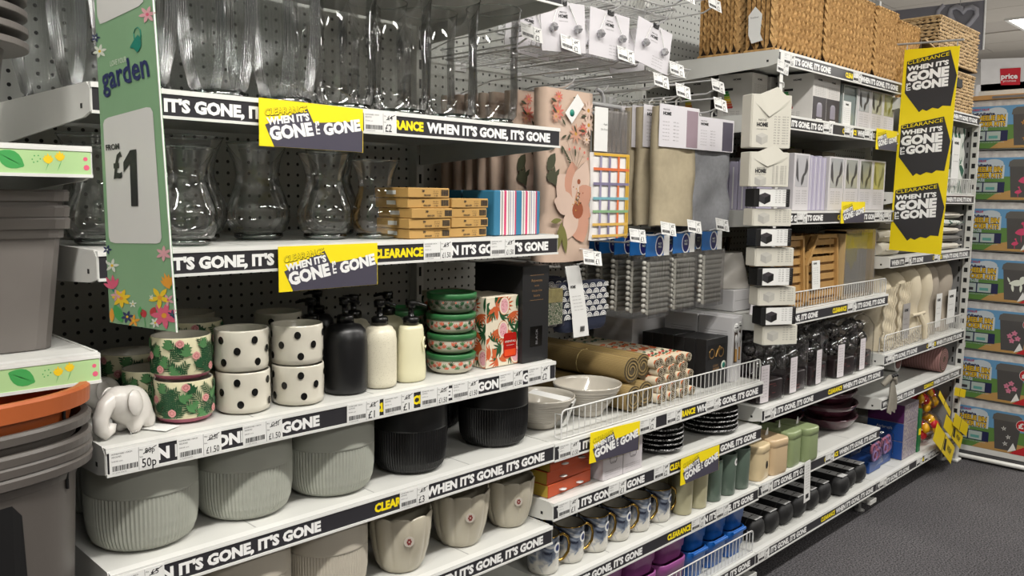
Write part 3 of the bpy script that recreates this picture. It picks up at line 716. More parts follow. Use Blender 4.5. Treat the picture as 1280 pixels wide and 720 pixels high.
# ---------------------------------------------------------------- near bay: pots on the third shelf
CREAM = mt('cream_glaze', 'cdc8ba', .18, var=.06, vscale=25, coat=.3); CREAMB = mt('matt_cream_glaze', 'd2cdb4', .4, var=.04); DOT = mt('black_glaze_dot', '0d0d0d', .2)
ROSE = mt('dusky_rose_glaze', 'a5566a', .35); IVORY = mt('ivory_print', 'cfc9a6', .4); DGREEN = mt('deep_green_print', '1e4a2b', .4); MGREEN = mt('mid_green_print', '4b7a4a', .4); PINKR = mt('rose_print', 'cc8f8c', .4); PINKR2 = mt('rose_line_print', '9c4a4c', .4)
LEAFPOT = {}
def leaf_pot(x, y, z, label, rz=0, s=1., tilt=0):
    t = thing('leaf_print_pot', label, 'plant pot', (x, y, z), rz, 'jungle leaf print pots'); t.scale = (s,)*3; t.rotation_euler = (tilt, 0, rz)
    if not LEAFPOT:
        R_, h = .047, .0705
        rr = [(0, .001), (.034, 0), (.042, .003), (.0455, .009), (R_, .016), (R_, h-.002), (R_-.0008, h), (R_-.003, h), (R_-.004, h-.004), (.040, .012), (0, .008)]
        a = MB().lathe(rr[:4], 48, ROSE).build('foot', t); c = MB().lathe(rr[3:7], 48, IVORY).build('wall', t); d = MB().lathe(rr[6:], 48, CREAM).build('inside', t)
        g = MB(); r = random.Random(3); C = 2*PI*R_; mo = []
        for k in range(36): mo += m_frond(C*k/36+r.uniform(-.004, .004), (-.004, .014, .032)[k % 3], .044, 1.57+r.choice((-1, 1))*r.uniform(.3, 1), DGREEN, 8, .055)
        for k in range(22): mo += m_monstera(C*k/22+r.uniform(-.004, .004), (.006, .040, .022, .052)[k % 4], .022, r.uniform(.5, 2.6), r.choice((DGREEN, MGREEN, MGREEN)))
        for k in range(11):
            cx, cy = C*k/11+r.uniform(-.005, .005), .020+.042*((k*5) % 3)/2; mo += m_disc(cx, cy, .0065, PINKR, 12, wob=.1); mo += m_disc(cx, cy, .0038, PINKR2, 8); mo += m_disc(cx, cy, .0028, PINKR, 8)
        put(g, mo, lambda u_, v_, l: ((R_+.0004+.000003*l)*math.cos(u_/R_), (R_+.0004+.000003*l)*math.sin(u_/R_), v_), (-9, 9, .011, h-.0015))
        e = g.build('leaf_print', t); e['kind'] = 'stuff'; LEAFPOT['p'] = [('foot', a), ('wall', c), ('inside', d), ('leaf_print', e)]
    else:
        for n_, o_ in LEAFPOT['p']:
            q = inst(o_, n_, t)
            if n_ == 'leaf_print': q['kind'] = 'stuff'
    return t
leaf_pot(.594, 1.362, .9105, 'leaf print pot at the shelf edge, lower of the front pair', .4)
leaf_pot(.592, 1.362, .983, 'leaf print pot stacked on the front one under the green banner', 1.9, tilt=0)
for x, y, z, lb, r_ in ((.585, 1.475, .9105, 'leaf print pot standing behind the front pair, beside the white elephant', 2.2), (.60, 1.61, .9105, 'wide leaf print pot further back behind the elephant', 1.1), (.49, 1.66, .9105, 'leaf print pot in the far left corner', 4), (.68, 1.50, .9105, 'leaf print pot behind the spotted stack', 3), (.68, 1.50, .983, 'leaf print pot stacked behind the spotted pots', .3)):
    leaf_pot(x, y, z, lb, r_, 1.12 if 'wide' in lb else 1)
SPOT = {}
def spot_pot(x, y, z, label, rz=0, s=1.):
    t = thing('spotted_pot', label, 'plant pot', (x, y, z), rz, 'black spotted cream pots'); t.scale = (s, s, 1)
    if not SPOT:
        R_, h = .0465, .072
        wf = lambda i, k: 1+.012*math.sin(i*2*PI/48*3+k)+.008*math.sin(i*2*PI/48*7+2*k)
        pr = [(0, .001), (.040, 0), (.045, .003), (.0465, .012), (.0458, .03), (.0462, .05), (R_, h-.003), (R_-.0008, h), (.0440, h), (.0428, h-.004), (.042, .012), (0, .008)]
        a = MB().lathe(pr, 48, CREAM, fn=wf).build('body', t); g = MB(); mo = []
        for k in range(5):
            for (dx, dy) in ((0, .056), (.029, .038), (.005, .018)): mo += m_disc((k*.0585+dx), dy, .0058, DOT, 14, ry=.0068)
        put(g, mo, lambda u_, v_, l: (.0476*math.cos(u_/R_), .0476*math.sin(u_/R_), v_)); e = g.build('spot_glaze', t); e['kind'] = 'stuff'; SPOT['p'] = (a, e)
    else:
        inst(SPOT['p'][0], 'body', t); inst(SPOT['p'][1], 'spot_glaze', t)['kind'] = 'stuff'
    return t
for x, y, z, lb, r_ in ((.696, 1.352, .9105, 'spotted pot, lower of the left stack', .25), (.694, 1.352, .9835, 'spotted pot, upper of the left stack', .95), (.797, 1.338, .9105, 'spotted pot, lower of the right stack', .5), (.796, 1.338, .9835, 'spotted pot, upper of the right stack beside the black bottle', .42),
                     (.70, 1.60, .9105, 'spotted pot at the back behind the leaf print stack', 1), (.705, 1.60, .9835, 'pale pot on the back stack just right of the leaf print pots', 2.0), (.855, 1.50, .9105, 'spotted pot behind the right stack', 1), (.85, 1.50, .9835, 'spotted pot on the back stack left of the black bottle', 1.4), (.765, 1.455, .9105, 'spotted pot in the gap behind the two stacks', .2)):
    spot_pot(x, y, z, lb, r_, 1.2 if 'pale' in lb else 1)
# pump bottles
BOTB = mt('matt_black_ceramic', '0e0e10', .38, var=.1); SPECK = spots('speckled_cream', 'd3cdb8', [('8a7f68', (420, 420, 420), .17, 2, .2)], .35); CREAM2 = mt('cream_lotion_glaze', 'd6d1b0', .35, var=.03); PUMP = mt('black_pump_plastic', '0c0c0c', .25)
def pump_bottle(x, y, label, mat, w, h, flat=1., pumph=.05, face=False, rz=0, sq=False, nz=-1.2):
    t = thing('pump_bottle', label, 'bottle', (x, y, .9105), rz, 'pump dispensers'); b = MB(); r = w
    pr = [(0, .0), (r*.86, 0), (r*.97, .003), (r, .012), (r, h*.55), (r*.995, h-.03), (r*.93, h-.013), (r*.72, h-.003), (r*.42, h), (r*.36, h+.004)]
    if sq: pr = [(0, 0), (r*.9, 0), (r, .004), (r*1.02, .02), (r*.93, h*.6), (r*.84, h-.008), (r*.76, h-.001), (r*.4, h), (r*.36, h+.003)]
    b.lathe(pr, 40, mat, sy=flat).build('body', t)
    MB().lathe([(0, h+.002), (.0165, h+.002), (.0165, h+.014), (.014, h+.017), (.008, h+.018), (.006, h+.019), (.006, h+.036), (.011, h+.036), (.0115, h+.048), (.009, h+.051), (0, h+.051)], 20, PUMP).build('pump', t)
    c, s_ = math.cos(nz), math.sin(nz)
    MB().tube([(0, 0, h+.045), (.018*c, .018*s_, h+.045), (.034*c, .034*s_, h+.040)], .0045, 8, PUMP, r1=.003).build('nozzle', t)
    if face:
        rf = r*flat
        MB().tube([(r*.93, -rf*.2, h*.70), (r*.6, -rf*.78, h*.78), (r*.35, -rf*.93, h*.70), (r*.45, -rf*.92, h*.52)], .0018, 6, mat).tube([(r*.5, -rf*.86, h*.62), (r*.66, -rf*.76, h*.58), (r*.8, -rf*.6, h*.62)], .0014, 6, mat).build('embossed_face', t)
    return t
pump_bottle(.905, 1.345, 'matt black pump bottle at the shelf edge', BOTB, .042, .132)
pump_bottle(.981, 1.338, 'speckled cream pump bottle right of the black one', SPECK, .0335, .122, nz=-1.0)
pump_bottle(1.058, 1.336, 'plain cream pump bottle with an embossed line, beside the tins', CREAM2, .0335, .115, .72, face=True, sq=True, nz=-1.0)
for x, y, lb, m_ in ((.90, 1.46, 'matt black pump bottle directly behind the front black one', BOTB), (1.0, 1.455, 'cream pump bottle behind the speckled one', SPECK), (1.085, 1.45, 'cream pump bottle behind the plain cream one', CREAM2), (.985, 1.57, 'black pump bottle at the back', BOTB)):
    pump_bottle(x, y, lb, m_, .036, .12, nz=2)
# tins
GRIM = mt('green_lid', '2f6a3c', .35); TINW = mt('tin_ivory', 'c4bfae', .4); CORAL = mt('coral_print', 'c9674f', .4); DKOL = mt('dark_olive_print', '4a4d3c', .4); TINDK = mt('tin_grey', '8a8a7e', .4)
def tin(z, label, dark=False, rz=0, x=1.181, y=1.353):
    t = thing('lidded_tin', label, 'tin', (x, y, z), rz, 'lidded tins with green rims'); R_ = .052
    MB().lathe([(0, .0), (.036, 0), (.044, .004), (.050, .012), (R_, .022), (R_, .031)], 40, TINDK if dark else TINW).build('body', t)
    MB().lathe([(R_-.002, .030), (R_+.002, .030), (R_+.0022, .041), (R_+.001, .0425), (R_-.005, .0425), (R_-.007, .040), (0, .040)], 40, GRIM).build('lid', t)
    g = MB(); r = random.Random(int(z*1000)); mo = []
    for k in range(44):
        c = (DGREEN, CORAL, MGREEN, CORAL)[k % 4] if not dark else (DGREEN, DKOL, DGREEN, DKOL)[k % 4]; mo += m_fan(2*PI*R_*k/44, (.010, .020, .015)[k % 3], .0105, 1.57+r.uniform(-.9, .9), c, 5, 1.9, .22)
    for k in range(12): mo += m_disc(2*PI*R_*(k+.5)/12, .025, .002, CORAL, 6)
    put(g, mo, lambda u_, v_, l: ((R_+.0005-max(0, .020-v_)*.22)*math.cos(u_/R_), (R_+.0005-max(0, .020-v_)*.22)*math.sin(u_/R_), v_), (-9, 9, .012, .0295))
    e = g.build('leaf_print', t); e['kind'] = 'stuff'; return t
for k, lb in enumerate(('bottom tin of the green lidded stack', 'second tin from the bottom of the green lidded stack', 'third tin from the bottom of the green lidded stack', 'darker tin on top of the green lidded stack')):
    tin(.9105+.0432*k, lb, k == 3, k*1.3, 1.181+.002*(k % 2), 1.353)
tin(.9105, 'green lidded tin behind the front stack', False, 1, 1.14, 1.47); tin(.9537, 'upper green lidded tin behind the front stack', False, 2, 1.14, 1.47); tin(.9969, 'third green lidded tin behind the front stack', True, 2, 1.14, 1.47)
# floral boxes and black carton
TANG = mt('tangerine_print', 'b8552a', .5); BOXIV = mt('box_ivory', 'd2c8b2', .5, var=.02); POME = mt('fruit_print', 'cf9aa0', .5); REDL = mt('red_gloss_label', 'a3160f', .2)
def floral_box(x, y, w, d, h, label, fullprint=True):
    t = thing('floral_gift_box', label, 'box', (x, y, .9105), 0, 'floral gift boxes'); MB().bbox(0, w, 0, d, 0, h, BOXIV, .0012).build('carton', t)
    r = random.Random(11); mo = []
    for k in range(18): mo += m_fan((k*.037) % w, .006+h*k/18, .030, r.uniform(0, 6.2), (DGREEN, TANG)[k % 2], 7, 2.4, .15)
    for k in range(26): a = r.uniform(0, 6); mo += m_leaf(r.uniform(0, w), r.uniform(.01, h-.01), .026, .010, a, (TANG, TANG, DGREEN)[k % 3], 5)
    for cx, cy in ((.055, h-.022), (.052, h*.52), (.092, h*.14)):
        mo += m_disc(cx, cy, .0165, TANG, 16, ry=.021)+m_disc(cx, cy, .0153, BOXIV, 16, ry=.0198)+m_disc(cx, cy, .012, POME, 14, ry=.0165)
        for q in range(14): mo += m_disc(cx+r.uniform(-.008, .008), cy+r.uniform(-.011, .011), .0011, PINKR2, 6)
    g = MB(); put(g, mo, lambda u_, v_, l: (u_, -.0002-.000004*l, v_), (.0008, w-.0008, .001, h-.001)); g2 = g.build('floral_print', t); g2['kind'] = 'stuff'
    g = MB(); put(g, mo, lambda u_, v_, l: (-.0002-.000004*l, w-u_, v_), (.0008, w-.0008, .001, h-.001)); g2 = g.build('side_floral_print', t); g2['kind'] = 'stuff'
    return t
fb = floral_box(1.247, 1.312, .100, .10, .158, 'tall ivory gift box with orange and green leaves and a red label')
lb_ = MB().prism(rrect(.040, .055, .005), 0, .0012, REDL, M=front(.074, -.0002, .046)); e = lb_.build('red_label', fb)
MB().text('ORIENTALS', .057, .052, .0045, WHITEP, FRONT, w=.034, bold=0, z=.0018).text('red bergamot', .062, .045, .002, WHITEP, FRONT, w=.024, bold=0, z=.0018).build('label_lettering', e)
MB().box(0.056, .092, -.0018, -.0014, .021, .036, mt('label_orange', 'd4451c', .3)).build('label_picture', e)
floral_box(1.235, 1.42, .10, .10, .157, 'ivory gift box behind the red labelled one')
bbx = thing('black_gift_carton', 'tall matt black carton with gold script at the right end of the pots shelf', 'box', (1.349, 1.300, .9105))
BLK2 = mt('black_carton', '1b1b1c', .45, var=.05); GOLDP = mt('gold_print', '8a6a48', .4); MB().bbox(0, .088, 0, .16, 0, .222, BLK2, .0012).build('carton', bbx)
g = MB()
for k, (w_, h_, t_) in enumerate(((.045, .0006, None), (.036, .006, 'Rejuvenate'), (.02, .004, 'BODY'), (.04, .004, 'COLLECTION'), (.038, .006, 'luxury'), (.045, .0006, None))):
    z_ = .200-.0115*k
    if t_: g.text(t_, .046, z_-.003, h_, GOLDP, FRONT, w=None, al='c', z=.0004, bold=0)
    else: g.box(.046-w_/2, .046+w_/2, -.0004, 0, z_, z_+h_, GOLDP)
g.build('gold_lettering', bbx)
pl = MB().box(.026, .066, -.0006, 0, .035, .082, mt('gloss_black_plate', '050505', .12)).build('plaque', bbx); MB().text('BLACK', 0, 0, .007, GREYINK, front(.050, -.001, .04) @ Rz(PI/2), w=.036, bold=0).build('plaque_lettering', pl)
# elephants
ELE = mt('white_ceramic', 'd2cec8', .3, var=.03)
def elephant(x, y, rz, label, s=1.):
    t = thing('elephant_ornament', label, 'ornament', (x, y, .9105), rz, 'white elephant ornaments'); t.scale = (s,)*3
    meta([(.0, 0, .036, .034, .026, .030), (.012, 0, .022, .022, .024, .022), (-.022, 0, .046, .022, .021, .022), (.024, .011, .011, .011, .010, .014), (.024, -.011, .011, .011, .010, .014), (-.004, .012, .011, .011, .010, .014), (-.004, -.012, .011, .011, .010, .014)], ELE, 'body', t, res=.004)
    MB().tube([(-.030, 0, .050), (-.043, 0, .044), (-.052, 0, .030), (-.053, 0, .016), (-.045, 0, .008), (-.036, 0, .011), (-.033, 0, .019)], .0125, 12, ELE, r1=.0065).build('trunk', t)
    for sy_ in (-1, 1):
        MB().lathe([(0, .004), (.007, .0035), (.013, .0), (.0135, -.0015), (.010, -.001), (0, .001)], 20, ELE, M=Tr(-.013, sy_*.0235, .044) @ Rx(-sy_*1.45) @ Matrix.Diagonal((1, 1.35, 1, 1))).build('ear', t)
    MB().tube([(.034, 0, .034), (.041, 0, .026), (.042, 0, .016)], .003, 8, ELE, r1=.002).build('tail', t)
    return t
elephant(.497, 1.345, .5, 'white ceramic elephant with curled trunk at the left end of the pots shelf', 1.16)
elephant(.500, 1.47, .3, 'second white elephant behind the front one', 1.05)
tg = thing('swing_tag', 'white paper tag lying beside the front elephant', 'tag', (.535, 1.30, .911), .5); MB().box(0, .035, 0, .05, 0, .0006, PAPER).build('card', tg)
MB().tube([(0.01, .05, .001), (-.01, .06, .003), (-.03, .04, .002), (-.04, .02, .01)], .0006, 4, PAPER).build('string', tg)

# ---------------------------------------------------------------- ribbed pots on the fourth shelf
GPOT = mt('grey_green_stoneware', '9fa197', .5, var=.03); BPOT = mt('black_stoneware', '0b0b0c', .4, var=.05); WPOT = mt('warm_white_stoneware', 'b5aea0', .5, var=.03)
_rp = {}
def ribbed_pot(x, y, z, label, mat, R_=.088, h=.15, group='ribbed plant pots', rz=0):
    t = thing('ribbed_pot', label, 'plant pot', (x, y, z), rz, group); k_ = (mat.name, R_, h)
    if k_ not in _rp:
        N = 168; rf = lambda i, k: 1+(.009 if i % 2 else -.011)
        a = MB().lathe([(0, .003), (R_*.74, 0), (R_*.80, .002)], N//2, mat).lathe([(R_*.80, .002), (R_*.90, .010), (R_*.96, .024), (R_*.992, .045), (R_, .07), (R_*1.0, h*.63)], N, mat, smooth=False, fn=rf).build('ribbed_body', t)
        c = MB().lathe([(R_*1.0, h*.63), (R_*1.008, h*.632), (R_*1.012, h*.66), (R_*1.0, h-.004), (R_*.99, h), (R_*.955, h), (R_*.94, h-.006), (R_*.92, .03), (0, .012)], 80, mat).build('smooth_collar', t); _rp[k_] = (a, c)
    else:
        inst(_rp[k_][0], 'ribbed_body', t); inst(_rp[k_][1], 'smooth_collar', t)
    return t
zz = .7145
for x, y, m_, R_, lb in ((.529, 1.388, GPOT, .088, 'large grey green ribbed pot at the left end of its shelf'), (.713, 1.391, GPOT, .086, 'grey green ribbed pot second from the left'), (.892, 1.385, GPOT, .087, 'grey green ribbed pot beside the black ones'),
                     (1.085, 1.373, BPOT, .078, 'black ribbed pot next to the grey green one'), (1.346, 1.389, BPOT, .082, 'black ribbed pot at the right end of its shelf'),
                     (.54, 1.60, GPOT, .086, 'grey green ribbed pot in the back row at the left'), (.73, 1.59, GPOT, .086, 'grey green ribbed pot in the back row, second'), (.92, 1.58, GPOT, .086, 'grey green ribbed pot in the back row, third'),
                     (1.20, 1.50, BPOT, .078, 'black ribbed pot set back between the two front black ones'), (1.335, 1.60, BPOT, .078, 'black ribbed pot in the back row at the right')):
    ribbed_pot(x, y, zz, lb, m_, R_, .146)
for u, lb in ((408, 'warm white ribbed pot beside the scalloped pots'), (307, 'warm white ribbed pot, second left of the scalloped pots')):
    ribbed_pot(xu(u, .60, 1.375), 1.375, .5125, lb, WPOT, .080, .15, 'warm white ribbed pots')
ribbed_pot(.52, 1.385, .5125, 'warm white ribbed pot at the lower left corner', WPOT, .080, .15, 'warm white ribbed pots')
SCAL = mt('cream_scalloped_glaze', 'b4ad9b', .28, var=.05, coat=.2); STK = mt('sticker_pale', 'b5ada2', .5); STKR = mt('sticker_red', '7a2b2b', .5)
def scalloped(x, y, label, s=1., rz=0):
    t = thing('scalloped_pot', label, 'plant pot', (x, y, .5125), rz, 'cream scalloped pots'); t.scale = (s,)*3
    if not scalloped.c:
        N = 120; P_ = 10; h = .125; rings = []
        def ring(r, z, amp, dz): return [((r*(1-amp*(1-abs(math.sin(P_*PI*i/N))**.6)))*math.cos(2*PI*i/N), (r*(1-amp*(1-abs(math.sin(P_*PI*i/N))**.6)))*math.sin(2*PI*i/N), z-dz*(1-abs(math.sin(P_*PI*i/N))**.6)) for i in range(N)]
        for r, z, a_, dz_ in ((.036, 0, .0, 0), (.043, .002, .02, 0), (.052, .018, .05, 0), (.061, .05, .055, 0), (.066, .085, .055, 0), (.0685, h-.004, .05, .006), (.0672, h, .05, .006), (.0645, h-.001, .04, .006), (.063, h-.01, .03, .0), (.050, .02, .0, 0)): rings.append(ring(r, z, a_, dz_))
        b = MB().loft(rings, SCAL, True); b.add(rings[0], [tuple(range(N-1, -1, -1))], SCAL); b.add(rings[-1], [tuple(range(N))], SCAL); scalloped.c = b.build('body', t)
    else: inst(scalloped.c, 'body', t)
    a = -1.95-rz; st = MB().prism([(.011*math.cos(k*.45), .011*math.sin(k*.45)) for k in range(14)], 0, .0008, STK, M=Rz(a) @ Tr(.0668, 0, .077) @ Ry(PI/2+.0) @ Rz(PI/2)); e = st.build('round_sticker', t)
    g = MB(); M_ = Rz(a) @ Tr(.0678, 0, .077) @ Ry(PI/2) @ Rz(PI/2)
    for q in range(6): g.ell(.0035*math.cos(q*1.05), .0045*math.sin(q*1.05), .002, .0028, STKR, M_, .0002, 8)
    g.build('sticker_emblem', e); return t
scalloped.c = None
for x, y, s_, lb in ((1.041, 1.352, 1, 'cream scalloped pot, leftmost of the three'), (1.217, 1.361, 1, 'cream scalloped pot, middle of the three'), (1.372, 1.362, .93, 'cream scalloped pot, rightmost, at the shelf end'), (1.10, 1.53, 1, 'cream scalloped pot in the back row at the left'), (1.30, 1.53, 1, 'cream scalloped pot in the back row at the right')):
    scalloped(x, y, lb, s_)

# ---------------------------------------------------------------- second bay: wire basket fronts
WIREW = mt('white_coated_wire', 'cfcfcc', .35, var=.02)
def basket_front(x0, x1, z, h, label, n, y=1.281, zig=False):
    t = thing('basket_front', label, 'wire guard', (x0, y, z), 0, 'white wire basket fronts'); w = x1-x0
    MB().tube([(0, 0, .0), (0, 0, h-.012), (.004, 0, h-.003), (.012, 0, h), (w-.012, 0, h), (w-.004, 0, h-.003), (w, 0, h-.012), (w, 0, 0)], .0022, 6, WIREW).build('top_wire', t)
    MB().tube([(0, 0, .003), (w, 0, .003)], .0018, 5, WIREW).build('bottom_wire', t)
    u = keep(MB().tube([(0, 0, .003), (0, 0, h)], .0013, 5, WIREW))
    for k in range(1, n): inst(u, 'upright_wire', t, (w*k/n, 0, 0))
    for q in (.0, w):
        MB().tube([(q, 0, h-.01), (q, .02, h-.01), (q, .02, .004), (q, 0, .004)], .0016, 5, WIREW).build('side_wire', t)
    return t
basket_front(1.468, 2.425, .7115, .072, 'white wire guard in front of the bowls and rolled placemats', 44)
basket_front(1.50, 2.428, .1415, .075, 'white wire guard in front of the blue tubs', 44)
basket_front(2.52, 3.425, .9195, .062, 'white wire guard in front of the wooden slatted trays', 44)
basket_front(3.45, 4.42, .6705, .075, 'white wire guard below the knitted throws', 46)

# bowls
BOWL = mt('oat_glaze', 'b3ada2', .16, var=.05, vscale=30, coat=.4); BOWLI = mt('oat_glaze_inner', 'bcb6aa', .12, var=.04, coat=.5)
def bowl(x, y, label, s=1., z=.7115):
    t = thing('serving_bowl', label, 'bowl', (x, y, z), rnd.uniform(0, 6), 'large glazed bowls'); t.scale = (s,)*3
    pr = [(0, .003), (.036, .002), (.040, 0), (.043, .004), (.046, .012)]
    for k in range(9):
        tt = k/8; r = .047+.040*tt**.8; pr += [(r, .014+.055*tt), (r+.0012, .017+.055*tt), (r+.0004, .019+.055*tt)]
    pr += [(.091, .078), (.0925, .083)]
    MB().lathe(pr, 56, BOWL).build('body', t)
    MB().lathe([(.0925, .083), (.0922, .0855), (.0895, .0855), (.086, .078), (.070, .045), (.045, .014), (0, .009)], 56, BOWLI).build('inside', t)
    return t
bowl(1.706, 1.400, 'large oat coloured bowl standing before the bamboo rolls', 1); b2 = bowl(1.524, 1.402, 'oat coloured bowl with a paper sleeve at the left end of the basket shelf', .95)
bowl(1.530, 1.605, 'oat coloured bowl behind the paper sleeved one', .95)
MB().loft([[(.030, -.088, .072), (.075, -.060, .072), (.078, -.058, .070)], [(.012, -.062, .004), (.060, -.045, .004), (.062, -.043, .003)]], PAPER, False, closed=False).build('paper_sleeve', b2)
b2.rotation_euler = (0, 0, 0)
MB().loft([[(.030, -.088, .0725), (.075, -.060, .0725)], [(-.02, .03, .088), (.02, .045, .088)]], PAPER, False, closed=False).build('paper_sleeve', b2)
# rolled placemats along the depth of the shelf
BAM = stripes('bamboo_slats', [(0, '8a7446'), (.3, '6f5c34'), (.42, '947e50'), (.7, '5c4a28'), (.78, '867044')], 2, .0052, .7)
BAMB = mt('bamboo_end', '8c774b', .8, var=.25, vscale=200)
def roll(name, label, x, z, y0, y1, r, side, end, cat, group, rz=0, par=None, turns=2.5):
    t = thing(name, label, cat, (x, y0, z+r), rz, group); L = y1-y0
    b = MB(); n = 24; ring = lambda y, q: [(q*math.cos(2*PI*i/n), y, q*math.sin(2*PI*i/n)) for i in range(n)][::-1]
    b.loft([ring(0, r*.98), ring(.002, r), ring(L-.002, r), ring(L, r*.98)], side); b.add(ring(L, r*.98), [tuple(range(n))], side); b.build('rolled_sheet', t)
    e = MB(); m_ = int(turns*14); sp = []
    for i in range(m_+1):
        a = i/14*2*PI; q = r*(.97-.68*i/m_); sp.append((q*math.cos(a), 0, q*math.sin(a)))
    for i in range(m_):
        p, q_ = Vector(sp[i]), Vector(sp[i+1]); k1 = 1-.12*r/max(p.length, 1e-4); k2 = 1-.12*r/max(q_.length, 1e-4)
        e.add([p+Vector((0, -.001, 0)), q_+Vector((0, -.001, 0)), q_*k2+Vector((0, -.001, 0)), p*k1+Vector((0, -.001, 0))], [(0, 1, 2, 3)], end)
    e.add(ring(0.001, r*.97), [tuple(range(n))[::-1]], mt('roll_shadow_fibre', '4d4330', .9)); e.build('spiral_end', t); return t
for x, z, y0, y1, lb in ((1.815, .7115, 1.325, 1.72, 'bamboo placemat roll, bottom row left, behind the wire guard'), (1.888, .7115, 1.34, 1.73, 'bamboo placemat roll, bottom row right beside the floral rolls'),
                         (1.836, .7835, 1.350, 1.735, 'bamboo placemat roll, top row left, tied with string'), (1.908, .7835, 1.365, 1.75, 'bamboo placemat roll, top row right')):
    t = roll('placemat_roll', lb, x, z, y0, y1, .0355, BAM, BAMB, 'placemat', 'rolled bamboo placemats')
    if 'tied' in lb: MB().tube([(.0365*math.cos(a/10*2*PI), .17, .0365*math.sin(a/10*2*PI)) for a in range(10)], .0012, 5, mt('string', 'c9b47a', .8), closed=True).build('string', t)
FLOR = spots('floral_cotton', 'cfc3aa', [('c8683a', (30, 30, 30), .36, 1, .6), ('3e5a3f', (22, 44, 32), .36, 3, .7), ('a5342a', (38, 38, 38), .26, 5, .5), ('8a9a92', (28, 28, 28), .22, 8, .5)], .75)
FLORE = spots('floral_cotton_end', 'cbbfa8', [('b5684a', (150, 150, 150), .3, 1, .5), ('3b4038', (150, 150, 150), .3, 4, .5)], .8)
row_n = ['bottom row', 'second row', 'third row', 'fourth row', 'top row']
for r_ in range(5):
    for c in range(6 if r_ % 2 else 7):
        roll('floral_roll', 'floral cloth roll, %s, %s from the left' % (row_n[r_], ORD[c]), 1.942+.0272*c+.0137*(r_ % 2), .7115+.0245*r_, 1.325+.008*(c % 2)+.004*r_, 1.74, .0134, FLOR, FLORE, 'placemat', 'rolled floral placemats', turns=2)
# black giftware boxes in a row along the depth
for k in range(6):
    y = 1.345+.040*k; t = thing('black_mug_box', 'black carton with gold cutout, front one of the row' if k == 0 else 'black carton, %s in the row receding behind the front one' % ORD[k], 'box', (2.205, y, .7115), 0, 'black mug cartons')
    MB().bbox(0, .125, 0, .0385, 0, .150-.001*(k % 3), BLK2, .001).build('carton', t)
    if k == 0:
        w = MB().box(.012, .112, -.0006, 0, .085, .130, BLACK).build('window', t)
        g = MB(); 
        for cx in (.032, .085): g.lathe([(.012, 0), (.0135, .001), (.0155, .001), (.016, 0)], 18, mt('brushed_gold', '8a6a3a', .3, metal=.7), M=Tr(cx, -.001, .103) @ Rx(PI/2))
        g.tube([(.055, -.001, .092), (.062, -.0015, .108), (.074, -.0015, .122), (.082, -.001, .112)], .003, 6, mt('brushed_gold', '8a6a3a', .3)); g.build('gold_handles', w)
        MB().text('COSY', .042, .060, .007, GOLDP, FRONT, w=.03, z=.0004).text('HOME', .042, .048, .009, GOLDP, FRONT, w=.036, z=.0004, bold=.04).build('gold_lettering', t)
        MB().lathe([(.0, .0006), (.014, .0006), (.014, 0)], 20, WHITEP, M=Tr(.103, -.0004, .060) @ Rx(PI/2)).lathe([(.0, .0008), (.009, .0008), (.009, .0006)], 16, TEAL, M=Tr(.103, -.0004, .060) @ Rx(PI/2)).build('round_sticker', t)
WB = mt('white_carton', 'c0bfc0', .45, var=.03)
def utensil_box(x, y, label):
    t = thing('utensil_box', label, 'box', (x, y, .7115), 0, 'tall white utensil cartons'); MB().bbox(0, .040, 0, .125, 0, .205, WB, .001).build('carton', t)
    w = MB().box(.011, .031, -.0006, 0, .06, .165, mt('window_brown', '3a2a1c', .3)).build('window', t)
    MB().lathe([(0, .0009), (.015, .0009), (.015, 0)], 20, PAPER, M=Tr(.021, -.0002, .172) @ Rx(PI/2)).build('logo_disc', t)
    MB().text('HOME', .009, .171, .005, INK, FRONT, w=.024, z=.0014, bold=.04).text('PRESTIGE', .011, .179, .003, INK, FRONT, w=.019, z=.0014, bold=0).build('logo_lettering', t)
    MB().tube([(.021, -.002, .065), (.021, -.002, .105)], .004, 8, mt('beech_handle', 'a07a45', .5)).tube([(.021, -.002, .105), (.020, -.002, .128)], .002, 6, CHROME).lathe([(0, 0), (.006, .001), (.0075, .012), (.005, .024), (0, .028)], 12, CHROME, (.021, -.002, .124), sy=.3).build('ladle', w)
    g = MB()
    for k in range(6): g.box(-.0004, 0, .02, .10, .12+.008*k, .121+.008*k, GREYINK)
    g.build('side_print', t)['kind'] = 'stuff'; return t
for k, (x, y, lb) in enumerate(((2.340, 1.335, 'white utensil carton with a ladle window right of the black cartons'), (2.386, 1.350, 'white utensil carton nearest the bay end, right of the ladle one'), (2.340, 1.465, 'white utensil carton second in depth behind the ladle one'), (2.386, 1.480, 'white utensil carton second in depth at the bay end'))): utensil_box(x, y, lb)
t = thing('storage_carton', 'large plain white carton at the back right of the basket shelf', 'box', (2.19, 1.612, .7115)); MB().bbox(0, .235, 0, .165, 0, .185, WB, .002).build('carton', t); MB().box(.01, .225, .08, .082, .185, .1855, GREYSTEEL).build('lid_seam', t)
t = thing('small_white_carton', 'white carton under the tied utensil label, at the back of the bowls shelf', 'box', (1.99, 1.77-.0, .0)); bpy.data.objects.remove(t)

